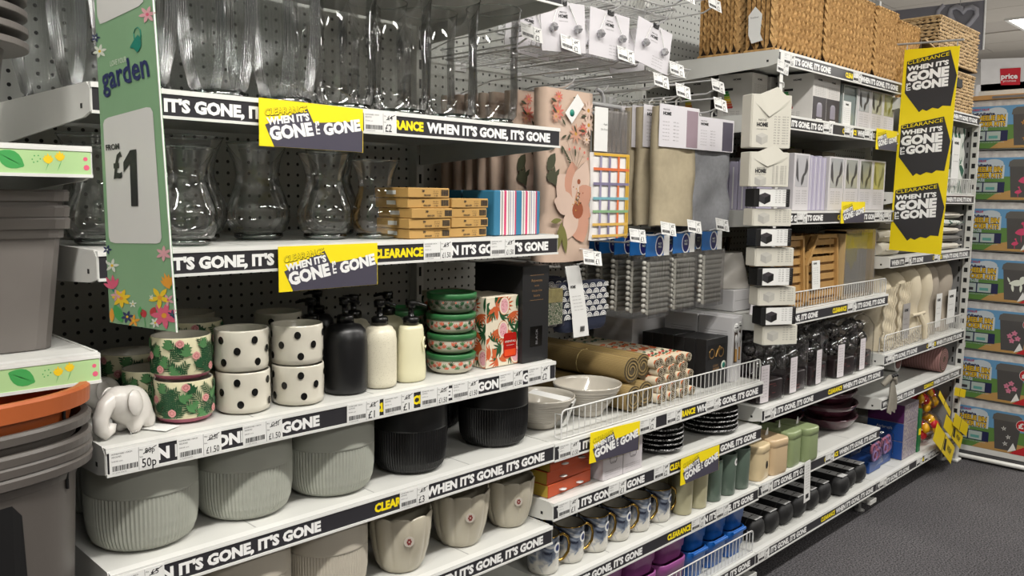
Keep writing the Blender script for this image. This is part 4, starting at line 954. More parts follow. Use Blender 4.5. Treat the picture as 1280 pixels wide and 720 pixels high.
# ---------------------------------------------------------------- B4: orange sets, glass boxes, slate plates
ORB = mt('orange_carton', 'b3481f', .4, var=.08); YLB = mt('mustard_carton', 'a98f36', .5, var=.05); DKO = mt('dark_brown_carton', '3a2018', .4, var=.3, vscale=60)
for k in range(3):
    t = thing('orange_gift_set', 'orange and mustard boxed set, %s' % ('bottom of the pile' if k == 0 else 'middle of the pile' if k == 1 else 'top of the pile'), 'box', (1.449+.006*(k == 2), 1.302+.004*(k % 2), .5665+.0316*k), .07+.03*(k == 3)-.02*(k == 1), 'orange boxed sets')
    MB().bbox(0, .175, 0, .14, 0, .031, ORB, .0008).build('carton', t); MB().box(-.0005, 0, .002, .138, .001, .030, YLB).build('mustard_side', t); MB().box(.003, .172, .003, .137, .031, .0313, DKO).build('printed_top', t)
    for q in ((.055,) if k % 2 else (.05, .12)):
        MB().lathe([(0, 0), (.010, .0), (.0105, .0015), (0, .002)], 14, WHITE2, M=Tr(q, -.006, .012) @ Matrix.Diagonal((1.1, .8, 1, 1))).build('spreader_handle', t)
def glass_box(x, label, y=1.288):
    t = thing('glass_set_box', label, 'box', (x, y, .5665), 0, 'white glass boxes'); MB().bbox(0, .083, 0, .09, 0, .098, mt('lilac_white_carton', 'bdb8bb', .45, var=.02), .0008).build('carton', t)
    g = MB(); gx, gz = .042, .040
    for pts in ([(-.016, .035), (-.013, .006), (-.009, 0), (.009, 0), (.013, .006), (.016, .035)], [(-.014, .018), (.014, .018)], [(-.007, .003), (.008, .003)]):
        g.tube([(gx+a, -.0004, gz+c) for a, c in pts], .0006, 4, GREYINK)
    for r_ in range(3): g.text('oooo mmm oo nn oo', .008, .022-.0055*r_, .0025, GREYINK, FRONT, w=.064, z=.0006, bold=0)
    g.text('HIGHBALL', .02, .084, .004, INK, FRONT, w=.04, z=.0006, bold=0); g.build('tumbler_print', t)['kind'] = 'stuff'; return t
glass_box(1.641, 'white glass box half behind the clearance card, left one'); glass_box(1.726, 'white glass box beside the slate plates, right one'); glass_box(1.641, 'white glass box behind the left one', 1.382); glass_box(1.726, 'white glass box behind the right one', 1.382)
SLATE = mt('black_plate_glaze', '121214', .16, var=.2, coat=.4); SPK = spots('speckled_rim', '1a1a1c', [('d0d0d0', (230, 230, 230), .42, 2, .3)], .3)
def plate(x, y, z, label, r):
    t = thing('black_plate', label, 'plate', (x, y, z), rnd.uniform(0, 6), 'black plates with speckled rims'); ph = rnd.uniform(0, 6)
    wf = lambda i, k: 1+.008*math.sin(i*2*PI/56*7+ph)
    MB().lathe([(0, .002), (r*.6, 0), (r*.66, .001), (r*.9, .007), (r*.985, .013)], 56, SLATE, fn=wf).build('underside', t)
    MB().lathe([(r*.985, .013), (r, .0145), (r, .0165), (r*.97, .0175)], 56, SPK, fn=wf).build('rim', t)
    MB().lathe([(r*.97, .0175), (r*.86, .011), (r*.7, .0055), (0, .005)], 56, SLATE, fn=wf).build('well', t); return t
for k in range(5): plate(1.983+.002*(k % 2), 1.362, .5665+.0145*k, 'black plate in the left stack, %s' % pos[k], .076)
for k in range(5): plate(2.277-.002*(k % 2), 1.372, .5665+.0145*k, 'black plate in the right stack, %s' % pos[k], .092)

# ---------------------------------------------------------------- B5: mugs and beakers
def marble():
    s = NT('blue_marble_glaze'); s.b.inputs['Roughness'].default_value = .12; s.b.inputs['Coat Weight'].default_value = .5; co = s.coord('Object', (9, 9, 14))
    n = s.new('ShaderNodeTexNoise', i_Scale=1.6, i_Detail=4., i_Distortion=2.4); s.link(co, n.inputs['Vector']); sp = s.new('ShaderNodeSeparateXYZ'); tc = s.new('ShaderNodeTexCoord'); s.link(tc.outputs['Object'], sp.inputs[0])
    g = s.math('ADD', n.outputs[0], s.math('MULTIPLY', s.math('SUBTRACT', sp.outputs[2], .05), 3.4))
    r = s.new('ShaderNodeValToRGB'); e = r.color_ramp.elements; e[0].position = .42; e[0].color = lin('c2bfb6'); e[1].position = .72; e[1].color = lin('121a2c'); k = e.new(.55); k.color = lin('77808f')
    s.link(g, r.inputs[0]); s.link(r.outputs[0], s.b.inputs['Base Color']); return s.m
MARB = marble(); GOLD = mt('gold_lustre', 'a78746', .15, metal=1, var=.05); MUGI = mt('mug_inside', '8f8a7e', .25, var=.04); MIDB = mt('mid_blue_print', '4a5a80', .3)
mugc = []
def mug(x, y, label, rz, s=1.):
    t = thing('marbled_mug', label, 'mug', (x, y, .3645), rz, 'marbled mugs with gold handles'); t.scale = (s,)*3
    if not mugc:
        R_ = .0405; h = .096
        a = MB().lathe([(0, .002), (.034, 0), (.037, .002), (R_-.001, .012), (R_, .05), (R_, h-.0015)], 40, MARB).build('body', t)
        c = MB().lathe([(R_, h-.0015), (R_+.0003, h), (R_-.002, h+.0008), (R_-.003, h)], 40, GOLD).build('gilded_rim', t)
        d = MB().lathe([(R_-.003, h), (R_-.003, h-.01), (R_-.005, .012), (0, .008)], 40, MUGI).build('inside', t)
        e = MB().tube([(R_-.002, 0, h*.86), (R_+.012, 0, h*.89), (R_+.025, 0, h*.80), (R_+.031, 0, h*.60), (R_+.028, 0, h*.38), (R_+.014, 0, h*.20), (R_-.002, 0, h*.16)], .0036, 10, GOLD).build('handle', t)
        g = MB(); mo = m_disc(0, .066, .0135, PAPER, 16)
        fn = lambda u_, v_, l: ((R_+.0006+.0002*l)*math.cos(u_/R_-.95), (R_+.0006+.0002*l)*math.sin(u_/R_-.95), v_)
        put(g, mo+m_disc(0, .066, .0085, MIDB, 12)+m_disc(0, .066, .006, NAVYP, 10), fn); f = g.build('round_sticker', t); mugc.extend([('body', a), ('gilded_rim', c), ('inside', d), ('handle', e), ('round_sticker', f)])
    else:
        for n_, o_ in mugc: inst(o_, n_, t)
    return t
for k, (x, y) in enumerate(((1.482, 1.345), (1.578, 1.345), (1.675, 1.343), (1.775, 1.345), (1.868, 1.345), (1.968, 1.345))):
    mug(x, y, 'marbled mug with gold handle, %s from the left in the front row' % ORD[k], -.42+.05*(k % 3))
for k in range(5): mug(1.53+.1*k, 1.47, 'marbled mug in the back row, %s from the left' % ORD[k], -.4)
BEIGE = mt('pale_sand_glaze', 'a7a284', .35, var=.04); SAGE = mt('sage_glaze', '56655a', .35, var=.04)
def beaker(x, y, label, m_, h=.122, r=.0315, st=False):
    t = thing('beaker', label, 'beaker', (x, y, .3645), 0, 'tall beakers'); MB().lathe([(0, .001), (r*.88, 0), (r*.92, .003), (r, h-.002), (r-.0005, h), (r-.003, h), (r-.004, h-.004), (r*.85, .01), (0, .006)], 36, m_).build('body', t)
    if st: g = MB(); put(g, m_disc(0, h-.026, .012, PAPER, 14)+m_disc(0, h-.026, .006, GREYINK, 8), lambda u_, v_, l: ((r+.0002+.0002*l)*math.cos(u_/r-1.35), (r+.0002+.0002*l)*math.sin(u_/r-1.35), v_)); g.build('round_sticker', t)
    return t
beaker(2.062, 1.320, 'sand coloured beaker right of the mugs', BEIGE); beaker(2.140, 1.318, 'sand coloured beaker beside the green ones, under the clearance card', BEIGE)
beaker(2.222, 1.318, 'sage green beaker, leftmost of three', SAGE, .130); beaker(2.303, 1.318, 'sage green beaker with a round sticker, middle of three', SAGE, .132, .033, True); beaker(2.386, 1.318, 'sage green beaker at the bay end', SAGE, .134, .034)
for k in range(4): beaker(2.08+.085*k, 1.42, ['sand beaker behind the first sand one', 'sand beaker behind the second sand one', 'sage beaker behind the leftmost sage one', 'sage beaker behind the stickered one'][k], (BEIGE, BEIGE, SAGE, SAGE)[k], .125)

# ---------------------------------------------------------------- B6: stacked caddies
MAG = mt('orchid_plastic', '8f4a86', .35, var=.05); BLU = mt('azure_plastic', '0f58a6', .32, var=.06); BLUD = mt('azure_grip', '0a1a33', .5)
def caddy(x, y, z, w, label, m_, grip=False, h=.115):
    t = thing('plastic_caddy', label, 'caddy', (x, y, z), 0, 'stacked plastic caddies'); rg = []
    for s_, zz in ((.80, 0), (.82, .004), (.88, h*.35), (.93, h*.36), (.955, h*.66), (.975, h*.67), (.99, h*.84), (1, h*.86), (1, h-.002), (.985, h), (.94, h), (.90, h-.03)): rg.append([(a, c, zz) for a, c in rrect(w*s_, w*.95*s_, w*.24*s_, 6)])
    b = MB().loft(rg, m_, True); b.add(rg[0], [tuple(range(len(rg[0])-1, -1, -1))], m_); b.build('body', t)
    if grip:
        g = MB().tube([(-w*.36, -w*.488, h*.93), (w*.36, -w*.488, h*.93)], .006, 8, m_).build('grip_rail', t)
        sl = MB()
        for k in range(8): sl.box(-w*.34+w*.09*k, -w*.29+w*.09*k, -w*.40, -w*.30, h+.0, h+.0015, BLUD)
        sl.build('grip_slots', t)['kind'] = 'stuff'
    return t
for c, (x, w) in enumerate(((1.70, .15), (1.855, .145), (2.003, .145))):
    for k, nn in enumerate(('lower', 'upper')): caddy(x, 1.295+w*.48, .1415+.0965*k, w, 'orchid purple caddy, %s, %s column from the left' % (nn, ORD[c]), MAG, h=.096)
for c, x in enumerate((2.138, 2.255, 2.368)):
    for k, nn in enumerate(('lower', 'upper')): caddy(x, 1.352, .1415+(.0905)*k, .108, 'azure blue caddy, %s, %s blue column' % (nn, ORD[c]), BLU, k == 0, h=.090)

# ---------------------------------------------------------------- hooks and hanging goods of the second bay
def hook(x, y, z, label, kind='1', double=True, tick=True, tk=0):
    "double pronged peg hook from the perforated panel with a ticket at its tip"
    t = thing('display_hook', label, 'display hook', (x, YB, z), 0, 'chrome peg hooks'); L = YB-y
    MB().box(-.02, .02, -.004, 0, -.012, .012, CHROME).build('back_plate', t)
    MB().tube([(0, 0, -.004), (0, -L*.92, -.004), (0, -L+.005, .006), (0, -L, .016)], .0025, 6, CHROME).build('prong', t)
    if double: MB().tube([(0, 0, .008), (0, -L*.3, .034), (0, -L-.01, .036)], .0022, 6, CHROME).build('ticket_arm', t)
    if tick:
        tt = ticket(t, -.036, -L-.012, .002, kind, (-.25, tk, 0)); tt.scale = (1, 1, 1)
    return t
LINEN = mt('linen_cloth', 'a89c82', .9, var=.08, vscale=60, bump=.25, bscale=600); GREYC = mt('grey_brushed_cloth', '808184', .95, var=.12, vscale=90, bump=.35, bscale=400); SACK = mt('header_card', 'cfccd0', .5, var=.02); MAUVE = mt('mauve_photo', '8f7c86', .5, var=.1); PINKC = mt('blush_cloth', 'bfa795', .9, var=.06, vscale=30, bump=.2, bscale=500)
def fold_cloth(w, h, d, m_, seed=0, amp=.004, name='cloth', parent=None, taper=0.):
    "folded cloth slab hanging from z=0 down: rumpled closed surface, front face at y=0"
    r = random.Random(seed); nx, nz_ = 10, 22; ph = [r.uniform(0, 6) for _ in range(6)]
    def dsp(u, v): return amp*(math.sin(3.1*u+5*v+ph[0])+.6*math.sin(9*v+2*u+ph[1])+.4*math.sin(7*u-11*v+ph[2]))
    rings = []
    for j in range(nz_+1):
        v = j/nz_; z = -h*v; hw = w/2*(1+taper*v)+.002*math.sin(7*v+ph[3]); rg = []
        for i in range(nx+1): u = i/nx; rg.append((-hw+2*hw*u, dsp(u*2, v*2)*min(1, v*6)-d*0*u, z+.003*math.sin(3*u+ph[4])*v))
        for i in range(nx+1): u = 1-i/nx; rg.append((-hw*.97+2*hw*.97*u, d+.3*dsp(u*2, v*2+1), z+.003*math.sin(3*u+ph[5])*v))
        rings.append(rg)
    b = MB().loft(rings, m_, True); n = len(rings[0]); b.add(rings[0], [tuple(range(n-1, -1, -1))], m_); b.add(rings[-1], [tuple(range(n))], m_)
    return b.build(name, parent)
def header(t, w, h, z, y, txt=True, photo=None, x0=None):
    x0 = -w/2 if x0 is None else x0
    c = MB().box(x0, x0+w, y-.0012, y, z-h, z, SACK).build('header_card', t)
    g = MB(); yy = y-.0016
    g.text('PRESTIGE', x0+w*.08, z-h*.14, h*.035, INK, front(0, yy, 0), w=w*.16, bold=0); g.text('HOME', x0+w*.08, z-h*.25, h*.075, INK, front(0, yy, 0), w=w*.2, bold=.06)
    for r_ in range(6):
        g.text('nn oo m', x0+w*.08, z-h*(.42+.085*r_), h*.028, GREYINK, front(0, yy, 0), w=w*.16, bold=0); g.text('%d0 oo' % (r_+3), x0+w*.34, z-h*(.42+.085*r_), h*.028, GREYINK, front(0, yy, 0), w=w*.14, bold=0)
    g.build('printing', c)['kind'] = 'stuff'
    if photo: MB().box(x0+w*.68, x0+w*.97, y-.0018, y-.0010, z-h*.97, z-h*.08, photo).build('photo_print', c)
    return c
# floral cloths
FPINK = mt('peach_print', 'bd8c76', .9); FPALE = mt('shell_print', 'c9b0a0', .9); FRUST = mt('rust_print', '8f4a2c', .8); OLIVE = mt('olive_print', '6d6b35', .8); DOLIVE = mt('dark_olive_cloth_print', '3d3f2a', .8); FYEL = mt('amber_print', 'b98a3a', .8); FPINK2 = mt('salmon_print', 'c06a5c', .8)
def big_flower(w, h):
    mo = []; r = random.Random(4)
    for k in range(9): mo += m_flower(r.uniform(-w/2, w/2), -.02-.11*k/9, r.uniform(.014, .03), (FPINK2, FPINK, FPALE)[k % 3], FYEL, 9, r.uniform(0, 1), .3)
    for k in range(12): mo += m_leaf(r.uniform(-w/2, w/2), -.02-.013*k, .022, .007, r.uniform(0, 6), DOLIVE, 3)
    for k in range(7): mo += m_leaf(-.02+.006*k, -.15-.012*k*.5, .018, .005, 2.4+.1*k, DOLIVE, 3)
    mo += m_fan(-w/2+.02, -.23, .045, 1.2, DOLIVE, 6, 2.4, .35)+m_leaf(-w/2+.0, -.20, .05, .03, 1.0, DOLIVE, 4)
    cx, cy = .022, -.285
    for k, (a, L, W, m_) in enumerate(((2.3, .10, .08, FPALE), (1.7, .11, .07, FPINK), (1.2, .12, .07, FPALE), (.6, .08, .06, FPINK), (-1.2, .10, .08, FPINK), (-1.9, .09, .06, FPALE), (-.4, .07, .055, FPINK), (3.0, .08, .06, FPALE))): mo += m_leaf(cx, cy, L, W, a, m_, 6)
    mo += m_disc(cx+.012, cy-.012, .022, FRUST, 14)+m_disc(cx+.014, cy+.06, .007, FRUST, 8)+m_leaf(cx+.01, cy, .055, .003, 1.5, WHITEP, 3)
    for k in range(30): mo += m_disc(cx+.010+r.gauss(0, .009), cy+.012+r.gauss(0, .012), .0022, (FYEL, FRUST, DOLIVE)[k % 3], 6)
    mo += m_leaf(-.045, -.40, .075, .022, 1.35, OLIVE, 6)+m_leaf(-.01, -.405, .07, .02, 1.75, OLIVE, 6)+m_leaf(-.07, -.325, .04, .013, .1, OLIVE, 5)
    for k in range(5): mo += m_leaf(.02, -.20, .05+.01*k, .0012, .6+.35*k, DOLIVE, 3)+m_disc(.02+.06*math.cos(.6+.35*k), -.2+.06*math.sin(.6+.35*k), .004, FPINK2, 6)
    return mo
fy = [1.392, 1.49, 1.56, 1.60, 1.64, 1.68, 1.72]
flabels = ['floral tea towel at the front of its hook, long with a large peach bloom', 'floral tea towel second on the hook, its label turned sideways'] + ['floral tea towel further back on the hook, %s' % ORD[k] for k in range(2, 7)]
for k, y in enumerate(fy):
    t = thing('floral_tea_towel', flabels[k], 'tea towel', (1.602-.006*k, y, 1.553), .05*(k % 2)+(.0 if k else .02), 'floral tea towels on the hook')
    c = fold_cloth(.178, .425 if k == 0 else .40, .018 if k > 1 else .04, PINKC, k, .0018, 'cloth', t, .03); 
    if k < 2:
        g = MB(); put(g, big_flower(.17, .42), lambda u_, v_, l: (u_, -.0034-.00002*l, v_), (-.088, .089, -.418 if k == 0 else -.396, -.002)); g.build('bloom_print', c)['kind'] = 'stuff'
        tg_ = MB().box(-.018, .018, -.0075, -.0068, -.034, .034, PAPER).build('swing_label', t, (.012, 0, -.045), (0, .75 if k == 0 else .05, 0)); MB().lathe([(0, .0004), (.009, .0004), (.009, 0)], 14, TEAL, M=Tr(0, -.0075, -.015) @ Rx(PI/2)).build('green_drop_print', tg_)
hook(1.60, 1.375, 1.566, 'peg hook carrying the floral tea towels', tick=False)
# check towel with plastic hanger
t = thing('check_tea_towel', 'white tea towel with orange, lilac, green and yellow checks, packed under a clear header', 'tea towel', (1.765, 1.385, 1.52), 0, None)
WC = mt('white_cloth', 'dedbd8', .9, var=.03, bump=.2, bscale=500); c = fold_cloth(.150, .225, .05, WC, 5, .001, 'cloth', t); c.location = (0, 0, -.115)
g = MB(); CK = [('c4643a', 0), ('77708c', 1), ('77708c', 1), ('6fa3ad', 0), ('7fa37a', 0), ('c7a552', 0)]
for i, (x_, m_) in enumerate(((-.045, '8f89a3'), (-.008, '77708c'), (.030, 'cf6a3c'), (.066, 'd1a63a'), (.072, 'd1a63a'))): g.box(x_-.004, x_+.004, -.0034, -.0028, -.224, -.002, mt('check_'+m_, m_, .9))
for z_, m_ in ((-.004, 'd1a63a'), (-.042, 'cf6a3c'), (-.080, '77708c'), (-.118, '6fa3ad'), (-.152, '7fa37a'), (-.186, 'cfa957'), (-.216, 'cfa957')): g.box(-.075, .075, -.0036, -.0030, z_-.004, z_+.003, mt('check_'+m_, m_, .9))
g.build('check_print', c)['kind'] = 'stuff'
h_ = MB().box(-.076, -.022, -.004, -.0028, -.112, 0, PAPER).build('header_card', t); MB().text('4 pack', -.04, -.045, .006, INK, FRONT, w=.016, z=.0045, bold=0).text('50 x 70 cm', -.05, -.058, .005, INK, FRONT, w=.026, z=.0045, bold=0).build('header_lettering', h_)
MB().box(-.022, .074, .006, .03, -.112, -.004, mt('folded_pale_cloth', 'a59f9d', .9, bump=.2)).build('folded_cloth', t); MB().box(-.076, .075, -.0025, -.0022, -.114, 0, FILM).build('clear_film', t)
MB().tube([(-.085, .03, .012), (.07, .03, .012), (.076, .03, .0), (.074, .03, -.012), (-.085, .03, -.012)], .006, 8, mt('grey_hanger_plastic', '8f8f8f', .4), closed=True).tube([(0, .03, .015), (0, .03, .03), (-.01, .03, .045), (-.03, .03, .05)], .005, 8, mt('grey_hanger_plastic', '8f8f8f', .4)).build('hanger', t)
hook(1.765, 1.40, 1.566, 'peg hook carrying the checked tea towel', tick=False)
# linen table cloths
for k, y in enumerate((1.380, 1.43, 1.465, 1.50, 1.535, 1.57)):
    t = thing('linen_tablecloth', 'linen coloured cloth pack at the front with a mauve photo on its card' if k == 0 else 'linen coloured cloth pack, %s in the row behind the front one' % ORD[k], 'tablecloth', (2.062-.006*k, y, 1.545), 0, 'linen cloth packs')
    fold_cloth(.192, .335, .025, LINEN, 20+k, .0022, 'cloth', t); header(t, .20, .118, .006, -.006, photo=MAUVE)
    MB().tube([(-.005, .004, .0), (-.005, .004, .022), (.01, .004, .032), (.02, .004, .02)], .003, 6, WHITE2).build('hanger_loop', t)
for k, y in enumerate((1.385, 1.438, 1.490)):
    t = thing('grey_table_cloth_pack', 'grey brushed cloth pack at the front right with a dark photo on its card' if k == 0 else 'grey brushed cloth pack, %s behind the front one' % ORD[k], 'tablecloth', (2.262-.004*k, y, 1.525), 0, 'grey cloth packs')
    fold_cloth(.205, .335, .035, GREYC, 40+k, .004, 'cloth', t, .03); header(t, .205, .098, .006, -.009, photo=mt('dark_photo', '4c4755', .5, var=.1))
    MB().tube([(-.005, .004, .0), (-.005, .004, .022), (.01, .004, .032), (.02, .004, .02)], .003, 6, WHITE2).build('hanger_loop', t)
hook(2.056, 1.37, 1.575, 'peg hook carrying the linen cloth packs', '2', tk=.1); hook(2.258, 1.37, 1.555, 'peg hook carrying the grey cloth packs', '2', tk=.1)
hook(1.99, 1.40, 1.600, 'empty peg hook above the linen packs', '2', tk=.1)
# header bags of rolled grey bundles
BLUH = mt('blue_header', '1f5fa0', .3, var=.25, vscale=20); BLUH2 = mt('navy_oval', '1c1f5c', .3); GREYR = mt('grey_rubber', 'b0aea6', .5, var=.08)
_bag = []
def bag(x, y, z, label):
    t = thing('bundle_bag', label, 'bag', (x, y, z), .06, 'hanging bags of grey cord bundles')
    if not _bag:
        a = MB().box(-.062, .062, -.001, .001, -.002, .055, BLUH).build('header_card', t)
        g = MB(); fn = lambda u_, v_, l: (u_, -.0014-.0002*l, v_); put(g, m_disc(.010, .026, .024, PAPER, 16, ry=.03)+m_disc(.008, .026, .019, BLUH2, 16, ry=.026), fn); g.box(.032, .062, -.0013, -.001, -.002, .055, PAPER)
        g.text('MULTI', .0, .030, .006, WHITEP, FRONT, w=.017, z=.0022).text('PACK', .0, .021, .006, WHITEP, FRONT, w=.017, z=.0022); p = g.build('header_print', a); p['kind'] = 'stuff'
        rd = keep(MB().tube([(-.052, -.004, 0), (.052, -.004, 0)], .0072, 10, GREYR))
        bd = keep(MB().lathe([(0, -.0065), (.005, -.005), (.0075, 0), (.005, .005), (0, .0065)], 8, GREYR))
        fl = keep(MB().box(-.062, .062, -.013, -.0128, -.175, 0, FILM)); _bag.extend([a.data, p.data, rd, bd, fl])
    else: 
        a = inst(_bag[0], 'header_card', t); inst(_bag[1], 'header_print', a)['kind'] = 'stuff'
    for k in range(10): inst(_bag[2], 'cord_roll', t, (.0, 0, -.024-.0150*k))
    for k in range(10): inst(_bag[3], 'cord_bead', t, (-.060, .004, -.020-.0150*k))
    inst(_bag[4], 'clear_film', t); return t
for c, (x, z) in enumerate(((1.975, 1.128), (2.108, 1.132), (2.262, 1.135))):
    for k in range(6 if c == 0 else 3): bag(x-.004*k, 1.375+.052*k, z, 'bag of grey cord rolls, %s on the %s hook' % (('front one', 'second', 'third', 'fourth', 'fifth', 'sixth')[k], ORD[c]))
    hook(x, 1.35, z+.06, 'peg hook carrying the %s column of grey cord bags' % ORD[c], '1', double=False, tk=.12)
hook(1.86, 1.37, 1.170, 'short peg hook left of the grey cord bags', '1', double=False, tk=.1)
# oven mitts and packet
NAVY = mt('navy_cotton', '141c33', .85, var=.1, bump=.2, bscale=500); 
for k, (x, y, lb) in enumerate(((1.675, 1.385, 'navy double oven glove with white wave scallops and a paper band, in front'), (1.665, 1.47, 'navy double oven glove behind the front one'), (1.655, 1.53, 'navy double oven glove third on the hook'))):
    t = thing('oven_glove', lb, 'oven glove', (x, y, 1.07), 0, 'navy wave print oven gloves')
    b = MB(); rg = []
    for s_, z_ in ((.86, 0), (.98, -.004), (1, -.02), (1.02, -.09), (1.0, -.112), (.94, -.124), (.8, -.128)): rg.append([(a, c, z_) for a, c in rrect(.200*s_, .030, .014, 4)])
    b.loft(rg, NAVY); b.add(rg[0], [tuple(range(len(rg[0])))], NAVY); b.add(rg[-1], [tuple(range(len(rg[0])-1, -1, -1))], NAVY); cl_ = b.build('glove_pad', t); cl_.location = (0, .02, 0)
    if k < 2:
        g = MB(); fn = lambda u_, v_, l: (u_, .0045-.00003*l, v_); mo = []
        for r_ in range(6):
            for c in range(7):
                cx, cy = -.085+.029*c+(.0145 if r_ % 2 else 0), -.016-.0155*r_
                if cx > .092: continue
                for q, rad in enumerate((.0132, .0086, .0045)):
                    pr = []
                    for i in range(7): a = PI*i/6; pr.append(((cx+rad*math.cos(a), cy+rad*math.sin(a)), (cx+(rad-.0026)*math.cos(a), cy+(rad-.0026)*math.sin(a))))
                    mo.append((pr, PAPER))
        put(g, mo, fn, (-.098, .098, -.108, -.004)); g.build('wave_print', t)['kind'] = 'stuff'
    if k == 0:
        bd_ = MB().loft([[(-.085, .001, .045), (-.030, .001, .045)], [(-.075, -.0015, -.0), (-.018, -.0015, .0)], [(-.058, -.002, -.08), (.002, -.002, -.08)], [(-.048, -.001, -.142), (.014, -.001, -.142)]], PAPER, False, closed=False).build('paper_band', t)
        g = MB(); g.text('HOME', -.066, -.012, .007, INK, FRONT, w=.02, z=.0026, bold=.04)
        for r_ in range(5): g.text('oo nn mm', -.060+.003*r_, -.035-.009*r_, .003, GREYINK, FRONT, w=.034, z=.003, bold=0)
        for r_ in range(8): g.box(-.024+.0022*r_, -.023+.0022*r_, -.0035, -.003, -.128, -.114, INK)
        g.build('band_print', bd_)['kind'] = 'stuff'
    MB().tube([(-.05, .02, .0), (-.06, .02, .03), (-.03, .02, .045), (0, .02, .03)], .003, 6, mt('grey_loop', '8d8d8b', .5)).build('hanging_loop', t)
hook(1.655, 1.36, 1.120, 'peg hook carrying the navy oven gloves', '1', tk=.12); hook(1.56, 1.42, 1.112, 'peg hook carrying the herb packet', '1', tk=.05)
t = thing('foil_packet', 'clear packet of pale dried foliage hanging left of the navy oven gloves', 'packet', (1.553, 1.385, 1.07)); MB().box(-.034, .034, -.004, .012, -.105, 0, FILM).build('clear_bag', t)
MB().box(-.030, .030, .0, .008, -.100, -.045, spots('dried_foliage', '8a8c78', [('3e5a3a', (160, 160, 160), .4, 2, .4), ('d8d4c0', (210, 210, 210), .3, 4, .3)], .7)).build('contents', t); MB().box(-.030, .030, .0, .008, -.044, -.010, mt('pale_yellow_fill', 'a59a68', .7, var=.3, vscale=80)).build('upper_contents', t)

# curtain tie packs on the top hooks and chrome wire racks
CRY = mt('crystal_facets', 'c8c8cc', .05, metal=.6, var=.4, vscale=300)
def tie_pack(x, y, z, label, tilt=0, rz=0):
    t = thing('tieback_pack', label, 'pack', (x, y, z), rz, 'white crystal tieback packs'); t.rotation_euler = (0, tilt, rz)
    MB().box(-.082, .082, -.001, .001, -.118, .0, SACK).build('backing_card', t); g = MB(); g.text('PRESTIGE', -.014, -.026, .004, INK, FRONT, w=.026, z=.0014, bold=0).text('HOME', -.018, -.037, .008, INK, FRONT, w=.034, z=.0014, bold=.05).text('crystal tie backs', -.018, -.046, .003, GREYINK, FRONT, w=.034, z=.0014, bold=0)
    for r_ in range(4): g.text('oo nn m oo', .0, -.085-.008*r_, .003, GREYINK, FRONT, w=.05, z=.0014, bold=0)
    g.build('printing', t)['kind'] = 'stuff'
    for sx in (-1, 1):
        MB().lathe([(0, -.012), (.008, -.008), (.012, 0), (.008, .008), (0, .012)], 8, CRY, (sx*.045, -.009, -.062), smooth=False).build('crystal_ball', t)
        MB().tube([(sx*.045, -.006, -.052), (sx*.02, -.003, -.006)], .0014, 5, PAPER).build('cord', t)
    MB().box(-.012, .012, -.004, -.001, -.008, .004, BLACK).build('hook_slot', t)
    return t
for c, (x, y, z, tl_) in enumerate(((1.578, 1.40, 1.762, -.08), (1.765, 1.40, 1.768, .02), (1.968, 1.40, 1.765, .16))):
    tie_pack(x, y, z, 'white crystal tieback pack, %s of the three front ones at the top' % ('left', 'middle', 'right')[c], tl_); tie_pack(x-.01, y+.10, z, 'white crystal tieback pack behind the %s front one' % ('left', 'middle', 'right')[c], -tl_)
    hook(x, 1.36, z+.005, 'peg hook carrying the %s column of tieback packs' % ('left', 'middle', 'right')[c], '3', tick=False)
for x, y, z, k_ in ((1.885, 1.38, 1.84, 'above the middle tieback pack'), (2.075, 1.38, 1.845, 'above the right tieback pack')): hook(x, y, z, 'ticketed peg hook '+k_, '3', tk=.12)
for x, y, z, k_ in ((1.46, 1.40, 1.655, 'at the left end of the wire racks'), (1.60, 1.40, 1.648, 'under the left wire rack'), (1.825, 1.40, 1.65, 'under the middle wire rack'), (2.066, 1.40, 1.64, 'under the right wire rack'), (2.29, 1.40, 1.615, 'just above the grey cloth packs'), (2.285, 1.42, 1.86, 'in front of the dark seagrass basket')): hook(x, y, z, 'ticketed peg hook '+k_, '2', tk=.1)
def wire_rack(x, y0, y1, z, w, label, n=12):
    t = thing('wire_rack', label, 'wire rack', (x, y0, z), 0, 'chrome wire racks'); L = y1-y0
    MB().tube([(-w/2, 0, .025), (w/2, 0, .025), (w/2, L, .025), (-w/2, L, .025)], .0022, 6, CHROME, closed=True).build('frame_wire', t)
    MB().tube([(-w/2+.01, .01, 0), (w/2-.01, .01, 0), (w/2-.01, L-.01, 0), (-w/2+.01, L-.01, 0)], .002, 6, CHROME, closed=True).build('base_wire', t)
    wz = keep(MB().tube([(0, 0, .025), (0, .012, .0), (0, L-.012, .0), (0, L, .025)], .0013, 5, CHROME))
    for k in range(n+1): inst(wz, 'rack_wire', t, (-w/2+.005+(w-.01)*k/n, 0, 0))
    cx = keep(MB().tube([(-w/2, 0, .0), (w/2, 0, .0)], .0016, 5, CHROME))
    for k in range(3): inst(cx, 'cross_wire', t, (0, L*(.25+.25*k), 0))
    return t
wire_rack(1.60, 1.42, 1.76, 1.672-.02, .21, 'chrome wire rack on the hooks at the left of the top row', 12); wire_rack(1.83, 1.42, 1.76, 1.652, .21, 'chrome wire rack in the middle below the tieback packs', 14); wire_rack(2.07, 1.42, 1.76, 1.645, .22, 'chrome wire rack at the right beside the seagrass baskets', 14)
wire_rack(1.72, 1.42, 1.76, 1.800, .22, 'upper chrome wire rack above the left tieback packs', 14); wire_rack(1.97, 1.42, 1.76, 1.805, .24, 'upper chrome wire rack above the right tieback packs', 16)

